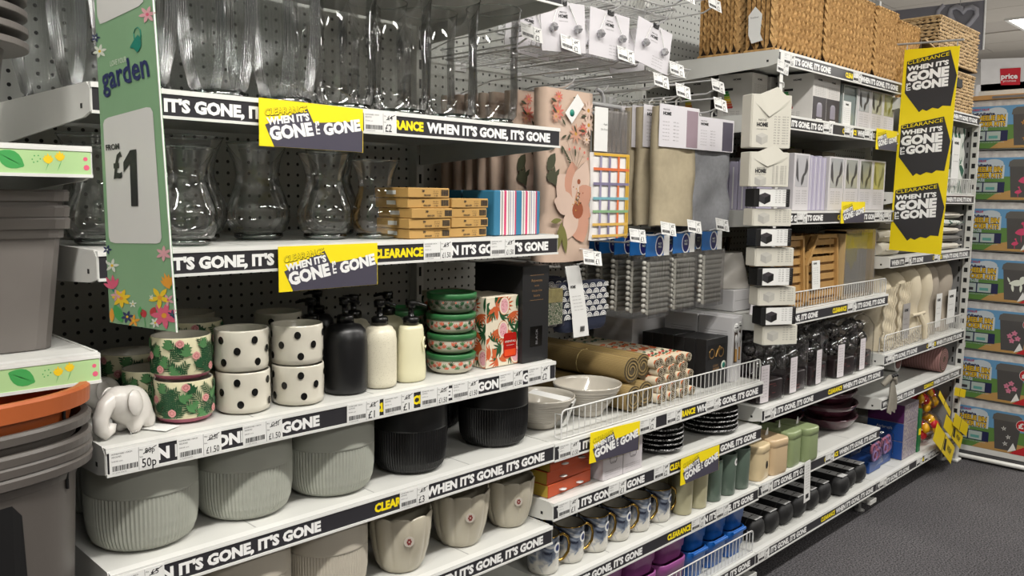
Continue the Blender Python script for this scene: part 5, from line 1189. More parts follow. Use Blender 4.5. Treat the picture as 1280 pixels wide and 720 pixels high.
# ---------------------------------------------------------------- third bay: seagrass baskets on top
def weave_mat(name, a, b_):
    s = NT(name); s.b.inputs['Roughness'].default_value = .75; co = s.coord('Object'); n = s.new('ShaderNodeTexNoise', i_Scale=70., i_Detail=3.); s.link(co, n.inputs['Vector'])
    n2 = s.new('ShaderNodeTexNoise', i_Scale=300., i_Detail=2.); s.link(co, n2.inputs['Vector'])
    r = s.new('ShaderNodeValToRGB'); e = r.color_ramp.elements; e[0].position = .30; e[0].color = lin(a); e[1].position = .72; e[1].color = lin(b_)
    s.link(n.outputs[0], r.inputs[0]); s.link(r.outputs[0], s.b.inputs['Base Color']); s.bump(n2.outputs[0], .4, .001); return s.m
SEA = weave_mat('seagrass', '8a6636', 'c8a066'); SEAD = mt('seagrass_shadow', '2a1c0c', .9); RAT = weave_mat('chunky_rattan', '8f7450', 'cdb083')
def braid(b, W, H, fn, m_, pw=.029, ph=.025):
    "columns of slanted plump strands forming vertical braids; fn(x, z, out) -> point"
    cols_ = max(2, round(W/pw)); cw = W/cols_; rows = max(2, round(H/ph)); rh = H/rows
    for c in range(cols_):
        for half in (0, 1):
            x0 = c*cw+half*cw/2
            for r_ in range(rows):
                z0 = r_*rh+(rh/2 if half else 0); j = rnd.uniform(-.001, .001); xa, xb = x0, x0+cw/2
                if half: lo, hi = (xa, z0+rh*.9), (xb, z0-.1*rh)
                else: lo, hi = (xa, z0-.1*rh), (xb, z0+rh*.9)
                pts = []
                for (px, pz, o_) in ((lo[0], lo[1], .0005), (lo[0], lo[1]+rh*.95, .0005), ((lo[0]+hi[0])/2, (lo[1]+hi[1])/2+rh*1.1, .0025), (hi[0], hi[1]+rh*.95, .0005), (hi[0], hi[1], .0005), ((lo[0]+hi[0])/2, (lo[1]+hi[1])/2-rh*.05, .0025), ((lo[0]+hi[0])/2, (lo[1]+hi[1])/2+rh*.5, .013+j)):
                    pts.append(fn(px+((xa+xb)/2-px)*.14, min(max(pz, 0), H), o_))
                b.add(pts, [(0, 6, 1), (1, 6, 2), (2, 6, 3), (3, 6, 4), (4, 6, 5), (5, 6, 0)], m_, False)
def chunky(b, W, H, fn, m_, pw=.03, ph=.014):
    "horizontal plump wrapped strands, staggered"
    rows = round(H/ph); rh = H/rows
    for r_ in range(rows):
        x = -rnd.uniform(0, pw)
        while x < W:
            w = pw*rnd.uniform(.6, 1.2); a, c = max(0, x), min(W, x+w)
            if c > a+.002:
                m2 = (a+c)/2; z0 = r_*rh; o_ = .0075*rnd.uniform(1., 1.7); tl = rnd.uniform(-.003, .003)
                b.add([fn(a, z0+rh*.3, .001), fn(a, z0+rh*.7, .001), fn(m2, min(H, z0+rh*1.05+tl), .002), fn(c, z0+rh*.7, .001), fn(c, z0+rh*.3, .001), fn(m2, max(0, z0-rh*.05+tl), .002), fn(m2, z0+rh*.5, o_)], [(0, 6, 1), (1, 6, 2), (2, 6, 3), (3, 6, 4), (4, 6, 5), (5, 6, 0)], m_, True)
            x += w
_bk = {}
def seagrass(x, y, z, w, d, h, label, style=braid, m_=SEA, lid=False, hole=False, cat='basket', name='seagrass_basket', grp='large seagrass baskets'):
    t = thing(name, label, cat, (x, y, z), 0, grp); k = (w, d, h, style.__name__, hole)
    if k not in _bk:
        inr = MB().box(.004, w-.004, .004, d-.004, .0, .006, SEAD).box(.003, .009, .004, d-.004, 0, h-.004, SEAD).box(w-.009, w-.003, .004, d-.004, 0, h-.004, SEAD).box(.004, w-.004, .003, .009, 0, h-.004, SEAD).box(.004, w-.004, d-.009, d-.003, 0, h-.004, SEAD)  # dark inner walls put shade into the gaps between the strands
        parts = [('shade_lining', keep(inr), None)]
        b = MB(); style(b, w, h, lambda px, pz, o: (px, .003-o, pz), m_); parts.append(('woven_front', keep(b), 'stuff'))
        b = MB(); style(b, d, h, lambda px, pz, o: (.003-o, d-px, pz), m_); parts.append(('woven_side', keep(b), 'stuff'))
        b = MB(); style(b, d, h, lambda px, pz, o: (w-.003+o, px, pz), m_); parts.append(('woven_far_side', keep(b), 'stuff'))
        b = MB()
        for (x0, y0), (x1, y1) in (((0, 0), (w, 0)), ((w, 0), (w, d)), ((w, d), (0, d)), ((0, d), (0, 0))):
            for zz in (.004, h-.002): b.tube([(x0, y0, zz), (x1, y1, zz)], .006, 8, m_)
        parts.append(('plaited_rim', keep(b), 'stuff'))
        if hole: parts.append(('hand_hole', keep(MB().box(w*.32, w*.62, -.010, -.001, h*.62, h*.82, SLOT)), None))
        _bk[k] = parts
    for n_, me, kd in _bk[k]:
        o_ = inst(me, n_, t)
        if kd: o_['kind'] = kd
    return t
zc = 1.7475; zd = 1.6935
seagrass(2.447, 1.298, zc, .325, .098, .262, 'large seagrass basket at the front left of the top shelf, with a white swing tag')
seagrass(2.816, 1.298, zc, .378, .098, .262, 'large seagrass basket in the middle of the front row on the top shelf')
seagrass(3.236, 1.298, zc, .190, .098, .262, 'narrow seagrass basket at the right end of the third bay top shelf')
seagrass(2.447, 1.425, zc, .345, .14, .262, 'large seagrass basket behind the front left one, beside the wire racks')
seagrass(2.806, 1.425, zc, .405, .14, .255, 'large seagrass basket behind the middle front one')
seagrass(3.47, 1.305, zd, .21, .20, .300, 'seagrass basket left of the open wooden box beyond the yellow banner rail')
tg = thing('swing_tag', 'folded white swing tag hanging on the front left seagrass basket', 'tag', (2.4335, 1.357, 1.80), PI/2+PI); MB().prism([(-.02, 0), (.02, 0), (.024, .06), (.0, .085), (-.022, .06)], 0, .0012, PAPER, M=FRONT).build('card', tg); MB().text('basket', -.014, .05, .006, GREYINK, FRONT, w=.028, z=.0016, bold=0).build('tag_lettering', tg)
tg.rotation_euler = (0, .0, -PI/2); MB().prism([(-.02, 0), (.02, 0), (.03, -.02), (-.008, -.026)], 0, .001, PAPER, M=FRONT).build('folded_flap', tg)
t = thing('wooden_crate_box', 'dark open box with a pale lid edge between the seagrass and chunky baskets', 'box', (3.72, 1.31, zd)); WOODD = mt('walnut_board', '4a3524', .6, var=.2, vscale=30)
MB().box(0, .165, 0, .16, 0, .006, WOODD).box(0, .006, 0, .16, 0, .27, WOODD).box(.159, .165, 0, .16, 0, .24, WOODD).box(0, .165, .154, .16, 0, .25, WOODD).box(0, .165, 0, .006, 0, .23, SEA).build('case', t); MB().box(-.004, .17, -.005, .165, .27, .276, RAT, M=Ry(.16)).build('lid', t)
seagrass(3.905, 1.305, zd, .525, .16, .185, 'chunky rattan basket with a hand hole, lower of the pair at the far end', chunky, RAT, hole=True, name='rattan_basket', grp='chunky rattan baskets')
seagrass(3.905, 1.300, zd+.205, .525, .17, .185, 'chunky rattan basket with a handle notch, stacked on the lower one', chunky, RAT, hole=False, name='rattan_basket', grp='chunky rattan baskets')

# ---------------------------------------------------------------- C2: lamp boxes, lantern, window boxes
LIL = mt('lilac_carton', 'a9a4b8', .45, var=.03); DKP = mt('dark_photo_panel', '3c383c', .35, var=.1); LAMPB = mt('lamp_photo', '8b8793', .3, var=.1)
EN = [mt('energy_%d' % i, c, .5) for i, c in enumerate(('1e8a4a', '58a83a', 'b8c832', 'e0c22a', 'd98a2a', 'c8502a', 'b02a2a'))]
def lamp_box(x, y, label, d=.13):
    t = thing('lamp_box', label, 'box', (x, y, 1.5555), 0, 'white lamp cartons'); w, h = .106, .158; MB().bbox(0, w, 0, d, 0, h, mt('lamp_carton_white', 'c9c6c2', .45, var=.02), .001).build('carton', t)
    p = MB().box(.002, w-.002, -.0005, 0, .002, .082, DKP).build('photo_panel', t); g = MB().lathe([(0, 0), (.02, .0), (.022, .004), (.021, .04), (.014, .048), (0, .050)], 16, LAMPB, (w/2, -.0003, .014), sy=.03)
    g.box(.030, .076, -.0012, -.0008, .006, .009, LETTER).build('lamp_picture', p)
    g = MB().text('HOME', .036, h-.022, .006, INK, FRONT, w=.03, z=.0006, bold=.05)
    for r_ in range(7): g.text('oo nn m oo n', .014, h-.038-.0055*r_, .003, GREYINK, FRONT, w=.078, z=.0006, bold=0)
    L_ = left(0, 0, 0); g.text('HOME', -d*.55, h-.022, .006, INK, L_, w=.03, z=.0006, bold=.05).box(-.0006, 0, d*.55, d*.8, h-.055, h-.047, INK)
    for i in range(7): g.box(-.0007, 0, d*.8-(.016+.003*i), d*.8, h-.064-.0085*i, h-.0565-.0085*i, EN[i])
    for r_ in range(3): g.text('oo nn m', -d*.8, .03-.006*r_, .003, GREYINK, L_, w=.06, z=.0006, bold=0)
    g.build('printing', t)['kind'] = 'stuff'; return t
for x, y, lb in ((2.737, 1.300, 'white lamp carton, left of the two at the shelf front'), (2.846, 1.302, 'white lamp carton, right of the two at the shelf front'), (2.60, 1.45, 'white lamp carton in the second row behind the hanging strip of packs'), (2.737, 1.455, 'white lamp carton behind the left front one'), (2.62, 1.62, 'white lamp carton in the back row, at the left'), (2.846, 1.455, 'white lamp carton behind the right front one')): lamp_box(x, y, lb)
t = thing('lantern_box', 'clear windowed box of a glass lantern with a white info card', 'box', (2.975, 1.302, 1.5555), 0); SG = mt('smoky_panel', '7a8482', .15, var=.12)
MB().bbox(0, .125, .004, .12, 0, .148, SG, .002).build('carton', t); MB().tube([(.004, 0, .004), (.121, 0, .004), (.121, 0, .144), (.004, 0, .144)], .003, 6, mt('pale_frame', 'b9bcb8', .4), closed=True).build('frame', t)
c = MB().box(.012, .078, .001, .003, .004, .088, PAPER).build('info_card', t); g = MB().text('HOME', .03, .074, .006, INK, FRONT, w=.026, z=.0, bold=.05)
for r_ in range(8): g.text('o n m o n', .018, .062-.007*r_, .003, GREYINK, FRONT, w=.052, z=.0, bold=0)
g.build('card_lettering', c)['kind'] = 'stuff'
GRN = mt('pale_olive_pane', '8f9270', .25, var=.08)
def window_box(x, y, z, label, tint, w=.116, h=.150, d=.10, dark='38373a', nm='windowed_gift_box'):
    t = thing(nm, label, 'box', (x, y, z), 0, 'windowed gift boxes'); base = mt('window_carton_white', 'c3c0c2', .45, var=.02); pane = mt('pane_'+tint, tint, .15, var=.06); dk = mt('motif_'+dark, dark, .4)
    MB().bbox(0, w, 0, d, 0, h, base, .001).build('carton', t); p = MB().box(.012, w-.012, -.0006, 0, h*.42, h-.006, pane).build('window', t)
    g = MB(); fn = lambda u_, v_, l: (u_, -.001-.00003*l, v_)
    put(g, m_leaf(w*.30, h*.50, h*.42, .022, 1.75, dk, 6, .25)+m_leaf(w*.62, h*.60, h*.34, .020, 1.30, dk, 6, -.3)+m_disc(w*.45, h*.86, .011, pane, 10)+m_leaf(w*.48, h*.44, h*.24, .018, 1.2, dk, 5), fn, (.013, w-.013, h*.43, h-.008)); g.build('motif', p)
    g = MB()
    for r_ in range(6): g.text('oo nn', .018, h*.34-.0085*r_, .0035, GREYINK, FRONT, w=.030, z=.0008, bold=0).text('nn mo', .062, h*.34-.0085*r_, .0035, GREYINK, FRONT, w=.034, z=.0008, bold=0)
    g.build('printing', t)['kind'] = 'stuff'; return t
for k, (x, ti, dk) in enumerate(((3.108, 'a9acac', '3c3b3e'), (3.226, '9fa29c', '34343a'), (3.342, 'a6a67c', '7d7a2e'))): window_box(x, 1.302, 1.5555, 'windowed gift box on the lamp shelf, %s of three' % ('left', 'middle', 'right and olive toned')[k], ti, dark=dk, h=.148)
# C3
for k, (x, ti, dk) in enumerate(((2.905, 'a5a7a8', '45434a'), (3.035, '9fa19a', '3a3b42'), (3.165, '8d9084', '33363a'), (3.290, 'a2a06a', '6f6e3a'))): window_box(x, 1.305, 1.2535, 'windowed gift box in the lower white tray, %s from the left' % ORD[k], ti, .124, .190, dark=dk)
window_box(2.640, 1.305, 1.2535, 'windowed gift box just right of the hanging strip of packs', 'b4b3b6', .112, .190, dark='4a494c')
for k in range(4):
    t = thing('lilac_slim_box', 'slim lilac box standing on edge, %s from the left' % ORD[k], 'box', (2.758+.034*k, 1.31, 1.2535), 0, 'slim lilac boxes'); MB().bbox(0, .031, 0, .17, 0, .188-.004*(k % 2), LIL, .001).build('carton', t); MB().box(.0145, .0165, -.0004, 0, .004, .18, PAPER).build('front_seam', t)
for k in range(7):
    t = thing('lilac_back_box', 'slim lilac box in the row left of the hanging strip, %s' % ORD[k], 'box', (2.47+.0, 1.345+.035*k, 1.2535), 0, 'lilac boxes left of the hanging strip'); MB().bbox(0, .10, 0, .032, 0, .17-.006*k, LIL, .001).build('carton', t); MB().box(-.0004, 0, .014, .018, .004, .14, PAPER).build('side_seam', t)
GBX = mt('old_gold_carton', '6f5a2c', .4, var=.3, vscale=40)
for k in range(4):
    t = thing('gold_brown_box', 'flat brown box with an old gold end, %s of the pile under the lamp shelf' % ('bottom', 'second', 'third', 'top')[k], 'box', (2.84+.01*(k % 2), 1.52, 1.4445+.021*k) if k < 2 else (3.15, 1.52, 1.4445+.021*(k-2)), 0, 'flat brown boxes')
    MB().bbox(0, .28, 0, .12, 0, .02, WOODD, .001).build('carton', t); MB().box(.16, .279, -.0005, 0, .002, .018, GBX).build('gold_end', t)
for k in range(2): t = thing('windowed_gift_box', 'windowed gift box in the second row supporting the brown boxes, %s' % ('left', 'right')[k], 'box', (2.84+.28*k, 1.50, 1.2535), 0, 'back row gift boxes'); MB().bbox(0, .195, 0, .18, 0, .19, mt('window_carton_white', 'c3c0c2', .45), .001).build('carton', t)
t = thing('lime_package', 'lime green package at the back beside the yellow banner', 'package', (3.325, 1.69, 1.2535)); LIME = mt('lime_print', '7b8f1f', .5, var=.25, vscale=20); MB().bbox(0, .10, 0, .07, 0, .26, LIME, .006).build('pouch', t); MB().box(.02, .08, -.001, 0, .05, .15, PAPER).build('label_panel', t)

# ---------------------------------------------------------------- C4: slatted trays
BEECH = mt('beech_wood', 'a8824c', .5, var=.12, vscale=20); BEECHD = mt('beech_wood_back', '7e5d34', .6, var=.15, vscale=20)
def slat_tray(x, y, label, w=.26, h=.245, m_=BEECH, lean=.06):
    t = thing('slatted_tray', label, 'tray', (x, y, .9205), 0, 'beech slatted house shaped trays'); t.rotation_euler = (-lean, 0, 0); cut = .09
    P_ = [(0, 0), (0, h-cut*1.15), (cut, h), (w, h), (w, 0)]
    for a, c in zip(P_, P_[1:]+P_[:1]):
        dx, dz_ = c[0]-a[0], c[1]-a[1]; L = math.hypot(dx, dz_); o_ = MB().box(0, L, 0, .022, -.013, 0, m_).build('frame_bar', t, (a[0], 0, a[1]), (0, -math.atan2(dz_, dx), 0))
    sl = keep(MB().box(0, 1, .010, .018, 0, .021, m_))
    for k in range(7):
        z = .022+.031*k; x0 = .010 if z < h-cut*1.15 else .012+(z-(h-cut*1.15))/(cut*1.15)*cut
        o_ = inst(sl, 'slat', t, (x0, 0, z)); o_.scale = (w-x0-.010, 1, 1)
    MB().box(.012, w-.01, .0185, .021, .012, h-.10, BEECHD).build('back_board', t)
    return t
t = slat_tray(2.80, 1.312, 'beech slatted tray with a white label, at the front behind the wire guard'); lb_ = MB().box(.035, .095, -.0045, -.002, .055, .155, PAPER).build('paper_label', t); g = MB().text('HOME', .043, .142, .006, INK, FRONT, w=.026, z=.005, bold=.05)
for r_ in range(8): g.text('o n m', .043, .128-.008*r_, .003, GREYINK, FRONT, w=.036, z=.005, bold=0)
g.build('label_lettering', lb_)['kind'] = 'stuff'
slat_tray(2.535, 1.316, 'beech slatted tray left of the labelled one, partly behind the hanging strip')
for k in range(5): slat_tray(2.81-.008*k, 1.345+.030*k, 'beech slatted tray stacked behind the labelled one, %s back' % ORD[k], m_=BEECHD if k else BEECH)
for k in range(3): slat_tray(2.64, 1.352+.035*k, 'beech slatted tray stacked behind the left one, %s back' % ORD[k], w=.16, m_=BEECHD)
t = thing('shrink_wrapped_frame', 'shrink wrapped pale wooden tray set with a clear front', 'tray', (3.085, 1.31, .9205)); PALEW = mt('pale_wood', 'c4a878', .5, var=.1)
MB().box(0, .012, 0, .08, 0, .255, PALEW).box(.012, .275, 0, .08, 0, .012, PALEW).box(.255, .285, 0, .08, 0, .245, PALEW, M=Tr(0, 0, 0)).box(0, .275, 0, .08, .245, .258, PALEW).build('frame', t)
MB().box(.012, .256, .02, .03, .012, .246, mt('grey_insert', 'a5a29c', .4, var=.1)).build('insert', t); g = MB(); put(g, m_disc(.11, .165, .05, mt('lemon_print', 'b8ae6c', .4), 12, wob=.3)+m_leaf(.04, .06, .16, .0015, .1, GREYINK, 2)+m_leaf(.04, .03, .16, .0015, .1, GREYINK, 2), lambda u_, v_, l: (u_, .019, v_)); g.build('insert_print', t); MB().box(-.001, .286, -.003, -.0026, 0, .258, FILM).build('shrink_film', t)
SHADE = mt('lamp_shade_white', 'c9c5be', .6, var=.03)
t = thing('lampshade', 'white tapered lampshade left of the hanging strip of packs', 'lampshade', (2.535, 1.49, .992)); MB().lathe([(.085, 0), (.086, .002), (.058, .118), (.056, .118), (.083, .003)], 40, SHADE).build('shade', t); MB().tube([(.054*math.cos(a*PI/8), .054*math.sin(a*PI/8), .112) for a in range(16)], .0015, 5, CHROME, closed=True).build('ring', t)
t = thing('lampshade_carton', 'pale carton under the white lampshade', 'box', (2.45, 1.40, .9205)); MB().bbox(0, .17, 0, .16, 0, .070, WB, .001).build('carton', t); MB().box(.01, .16, -.0004, 0, .034, .036, GREYSTEEL).build('seam', t)
t = thing('swing_tag', 'tilted grey and white card label standing under the lampshade', 'tag', (2.44, 1.335, .9215)); t.rotation_euler = (0, .35, .1); MB().box(0, .10, 0, .0012, 0, .055, SACK).build('card', t); MB().text('HOME', .03, .03, .009, INK, FRONT, w=.04, z=.0006, bold=.05).text('PRESTIGE', .03, .043, .005, INK, FRONT, w=.04, z=.0006, bold=0).build('card_lettering', t)
for k in range(5):
    t = thing('wooden_rack', 'brown wooden trellis rack at the back left of the tray shelf, %s' % ORD[k], 'rack', (2.46+.0*k, 1.57+.035*k, .9205), 0, 'brown trellis racks'); sl = keep(MB().box(0, .012, 0, .012, 0, .24, WOODD)) if k == 0 else sl
    for q in range(5): inst(sl, 'slat', t, (.02+.04*q, 0, 0), (0, .25, 0))
    MB().box(0, .24, .012, .02, .20, .212, WOODD).box(0, .24, .012, .02, .02, .032, WOODD).build('rail', t)

# ---------------------------------------------------------------- C5: bagged glass baubles
MAR = mt('maroon_card', '33282a', .4, var=.35, vscale=50); SMOKE = thin_glass('smoky_bauble_glass', (.72, .70, .72), .04, .10, 1.3); RIMW = mt('label_white', 'cfc9cc', .6)
def bauble_bag(x, y, label, s=0):
    t = thing('bauble_bag', label, 'bag', (x, y, .6215), 0, 'cellophane bags of glass baubles'); w, d, h = .165, .10, .215
    MB().bbox(.008, w-.008, .008, d-.008, 0, .070, MAR, .003).build('printed_base', t); g = MB(); r = random.Random(s)
    for k in range(9): x0 = r.uniform(.015, w-.05); z0 = r.uniform(.01, .06); g.box(x0, x0+r.uniform(.01, .03), .0065, .0075, z0, z0+.002, mt('maroon_line_print', '8a4a4a', .5))
    g.text('Tea lights', .03, .055, .009, LETTER, FRONT, w=.04, z=-.0068, bold=0).build('base_print', t)['kind'] = 'stuff'
    for cx, cy, cz, r_ in ((.038, .04, .112, .034), (.105, .045, .118, .036), (.140, .06, .160, .024), (.07, .06, .168, .030), (.03, .06, .172, .022)):
        MB().lathe([(0, -r_)]+[(r_*math.cos(a), r_*math.sin(a)) for a in [(-80+16*i)*PI/180 for i in range(10)]]+[(r_*.25, r_*1.02), (r_*.3, r_*1.12)], 20, SMOKE, (cx, cy, cz)).build('glass_bauble', t)
    MB().loft([[(a+w/2, c+d/2, z_) for a, c in rrect(w*s_, d*s2, .01, 3)] for s_, s2, z_ in ((1, 1, .001), (1, 1, .17), (.95, .6, .20), (.9, .05, h))], FILM, True).build('cellophane', t)
    lb_ = MB().box(.010+(s % 3)*.012, .058+(s % 3)*.012, -.002, -.0012, .004, .128, RIMW).build('tall_label', t); g = MB()
    for r2 in range(10): g.text('on m', .018+(s % 3)*.012, .112-.010*r2, .004, GREYINK, FRONT, w=.028, z=.0024, bold=0)
    g.build('label_lettering', lb_)['kind'] = 'stuff'; t.rotation_euler = (0, 0, .08*((s % 3)-1)); return t
for k in range(5): bauble_bag(2.465+.195*k, 1.305, 'bag of smoky glass baubles with a tall white label, %s from the left in front' % ORD[k], k)
for k in range(5): bauble_bag(2.48+.19*k, 1.46, 'bag of smoky glass baubles in the back row, %s from the left' % ORD[k], k+5)

# ---------------------------------------------------------------- C6: plum dishes and enamel bins
PLUM = mt('plum_glass', '4a2430', .1, var=.15, coat=.5, alpha=.93); STONEP = mt('sand_enamel', 'c9b08c', .3, var=.03); CREAMP = mt('cream_enamel', 'd3bf98', .3, var=.03); SAGEP = mt('moss_enamel', '8c9a70', .3, var=.03)
def dish(x, y, z, w, d, rz, label):
    t = thing('plum_glass_dish', label, 'dish', (x, y, z), rz, 'plum glass dishes'); N = 40
    def ring(s_, zz): return [(w/2*s_*math.cos(2*PI*i/N)*(1+.10*math.cos(2*PI*i/N)), d/2*s_*math.sin(2*PI*i/N), zz) for i in range(N)]
    b = MB().loft([ring(.55, 0), ring(.62, .001), ring(.85, .022), ring(1, .046), ring(1.01, .050), ring(.98, .051), ring(.93, .044), ring(.75, .018), ring(.5, .007)], PLUM); b.add(ring(.55, 0), [tuple(range(N-1, -1, -1))], PLUM); b.add(ring(.5, .007), [tuple(range(N))], PLUM); b.build('body', t)
    MB().tube([(a*1.0, c, .050) for a, c, z_ in ring(1.0, 0)], .0028, 6, PLUM, closed=True).build('rolled_rim', t)
    MB().tube([(w*.53, -.02, .046), (w*.62, -.015, .048), (w*.66, 0, .05), (w*.62, .015, .048), (w*.53, .02, .046)], .004, 6, PLUM).build('handle', t); return t
dish(3.29, 1.42, .3705, .27, .20, .1, 'plum glass dish at the front right of its shelf'); dish(2.97, 1.49, .3705, .30, .18, .1, 'plum glass dish directly behind the green bins'); dish(3.22, 1.65, .3705, .28, .18, 0, 'plum glass dish at the back right')
dish(2.96, 1.48, .4235, .28, .18, .3, 'plum glass dish stacked on the one behind the green bins'); dish(3.28, 1.42, .4235, .27, .20, .0, 'plum glass dish stacked on the front right one'); dish(3.27, 1.42, .4765, .26, .19, -.1, 'plum glass dish topping the front right pile'); dish(2.98, 1.50, .4765, .28, .18, .1, 'plum glass dish topping the pile behind the green bins')
def enamel_bin(x, y, w, d, h, m_, label, rz=0, hole=False):
    t = thing('enamel_bin', label, 'storage bin', (x, y, .3705), rz, 'lidded enamel bins'); rg = []
    for s_, z_ in ((.93, 0), (.97, .004), (1, .012), (1, h-.026)): rg.append([(a, c, z_) for a, c in rrect(w*s_, d*s_, w*.26*s_, 6)])
    b = MB().loft(rg, m_, True); b.add(rg[0], [tuple(range(len(rg[0])-1, -1, -1))], m_); b.build('body', t); r2 = []
    for s_, z_ in ((1.0, h-.026), (1.02, h-.025), (1.02, h-.006), (.99, h-.001), (.9, h)): r2.append([(a, c, z_) for a, c in rrect(w*s_, d*s_, w*.26*s_, 6)])
    b = MB().loft(r2, m_, True); b.add(r2[-1], [tuple(range(len(r2[0])))], m_); b.build('lid', t)
    MB().loft([[(-.009, -.002, h), (.009, -.002, h)], [(.012, .004, h+.022), (.020, .006, h+.020)]], PAPER, False, closed=False).build('paper_tie', t)
    if hole: MB().prism([(.008*math.cos(a*.45), .013*math.sin(a*.45)) for a in range(14)], 0, .001, SLOT, M=front(.005, -d/2-.0004, h*.42)).build('finger_hole', t)
    return t
enamel_bin(2.487, 1.345, .086, .13, .118, CREAMP, 'cream enamel bin with a finger hole at the left end, beside the green beakers', .12, True); enamel_bin(2.590, 1.335, .100, .13, .122, STONEP, 'sand coloured enamel bin right of the cream one', -.12)
enamel_bin(2.700, 1.345, .092, .14, .125, SAGEP, 'moss green enamel bin, left of the two green ones', .05); enamel_bin(2.805, 1.330, .088, .14, .122, SAGEP, 'moss green enamel bin, right of the two green ones', -.05)
enamel_bin(2.50, 1.50, .09, .13, .122, STONEP, 'sand coloured enamel bin in the back row', 0); enamel_bin(2.61, 1.50, .09, .13, .12, SAGEP, 'moss green enamel bin in the back row, left', 0); enamel_bin(2.72, 1.51, .09, .13, .12, SAGEP, 'moss green enamel bin in the back row, right', 0)
# ---------------------------------------------------------------- C7: black cases
CASE = mt('black_fabric_case', '111112', .6, var=.2, bump=.2); LABG = mt('silver_label', 'c4c4c3', .35, var=.05)
def case(x, y, label, L=.30):
    t = thing('black_case', label, 'case', (x, y, .1415), 0, 'long black cases with silver labels'); w, h = .088, .078; P_ = rrect(w, h, .030, 6); n = len(P_)
    rg = [[(a*s_, -oy, h/2+c*s_) for a, c in P_][::-1] for s_, oy in ((.0, .020), (.6, .018), (.86, .010), (.98, 0), (1, -.012), (1, -(L-.01)), (.9, -L))]
    b = MB().loft(rg[:], CASE, True); b.add(rg[-1], [tuple(range(n))], CASE); b.build('body', t)
    MB().tube([(a*1.0, .02, h/2+c) for a, c in P_], .0022, 5, CASE, closed=True).build('zip', t)
    l_ = MB().box(-.023, .023, -.010, L*.8, h+.0002, h+.0010, LABG).build('silver_label', t); g = MB(); g.text('1', 0, .004, .024, INK, Tr(0.006, 0, h+.0014), w=.006)
    g.box(-.012, .012, .05, .054, h+.0011, h+.0014, INK).box(-.012, .012, .062, .064, h+.0011, h+.0014, INK).build('label_print', l_); return t
xs = [2.525, 2.628, 2.732, 2.836, 2.940, 3.045, 3.170, 3.275, 3.376]
for k, x in enumerate(xs): case(x, 1.322+(0 if k not in (6,) else -.018), 'long black case with a silver label, %s from the left on the base shelf' % ORD[k])
for k, x in enumerate((2.58, 2.69, 2.80)): t = case(x, 1.42, 'long black case in the second layer, %s' % ORD[k], .28); t.location.z = .1415+.083
t = thing('shelf_tag', 'white paper tag hanging down over the black cases', 'tag', (2.74, 1.263, .378)); t.rotation_euler = (0, -.06, 0); MB().box(0, .046, -.001, 0, -.15, 0, PAPER).build('card', t); g = MB()
for r_ in range(9): g.text('on mo', .008, -.02-.010*r_, .004, GREYINK, FRONT, w=.03, z=.0014, bold=0)
g.box(.012, .034, -.0014, -.001, -.138, -.122, INK).build('tag_print', t)['kind'] = 'stuff'

# ---------------------------------------------------------------- strip of HOME packs hanging at the bay joint
hs = thing('pack_clip_strip', 'clear clip strip with a ticket hanging from the top shelf corner', 'clip strip', (2.437, 1.262, 1.737)); MB().box(-.010, .010, -.001, .0, -.90, 0, WHITE2).build('strip', hs); ticket(hs, -.036, -.003, -.06, '1.5', (0, .1, 0)).name = 'price_ticket'
for k in range(3): MB().tube([(-.012, -.003, -.09-.04*k), (.012, -.003, -.09-.04*k), (.012, -.003, -.105-.04*k)], .002, 5, WHITE2).build('clip', hs)
PCK = mt('cream_pack_card', 'c9c6ba', .55, var=.02); CUBE = mt('cube_grey_print', 'a3a19b', .5); CUBED = mt('cube_dark_print', '2c2b2e', .5)
def slip(x, y, z, w, h, label, dark, big, d=.05, rz=-.35):
    t = thing('storage_pack', label, 'pack', (x, y, z), rz, 'hanging home storage packs'); BK = BLACK if dark else PCK
    MB().bbox(-w/2, w/2, 0, d, -h, 0, BK, .002).build('folded_pack', t); 
    c = MB().box(-w/2+.012*(dark)+.004, w/2-.014*dark-.001, -.0014, -.0002, -h+.001, -.001, PAPER if dark else PCK).build('front_card', t)
    if big:
        MB().add([(-w*.30, -.002, .0), (w*.12, -.002, .022), (w*.45, -.002, -.012), (w*.5, .0, -.02), (-w*.5, .0, -.014), (-.01, -.006, -h*.42)], [(0, 5, 1), (1, 5, 2), (0, 4, 5), (2, 5, 3)], PCK).build('folded_flap', t)
    g = MB(); F_ = front(0, -.0018, 0); zc_ = -h*.55 if big else -h*.5
    if big: g.text('PRESTIGE', -w*.32, -h*.5, .006, INK, F_, w=w*.2, bold=0).text('HOME', -w*.36, -h*.60, .011, INK, F_, w=w*.28, bold=.06).text('storage box', -w*.36, -h*.66, .004, GREYINK, F_, w=w*.26, bold=0)
    cz = -h*.82 if big else -h*.5; s_ = .019; m1, m2, m3 = (CUBED, BLACK, DKP) if dark else (CUBE, mt('cube_mid_print', 'b0aea6', .5), mt('cube_pale_print', 'bab8b0', .5)); cx = -w*.22
    for pts, m_ in (([(-1, .45), (0, .05), (0, -1), (-1, -.55)], m1), ([(0, .05), (1, .45), (1, -.55), (0, -1)], m2), ([(-1, .45), (0, .05), (1, .45), (0, .8)], m3)): g.poly([(cx+a*s_, cz+c_*s_) for a, c_ in pts][::1], m_, F_)
    rows = 11 if big else 6; z0 = -h*.42 if big else -h*.14
    for r_ in range(rows): g.text('n o', w*.08, z0-(h*.050 if big else h*.125)*r_, .0045, GREYINK, F_, w=w*.14, bold=0).text('oo n', w*.28, z0-(h*.050 if big else h*.125)*r_, .0045, GREYINK, F_, w=w*.15, bold=0)
    g.build('printing', t)['kind'] = 'stuff'; return t
def sp(u, v): return at(u, v, y=1.19)
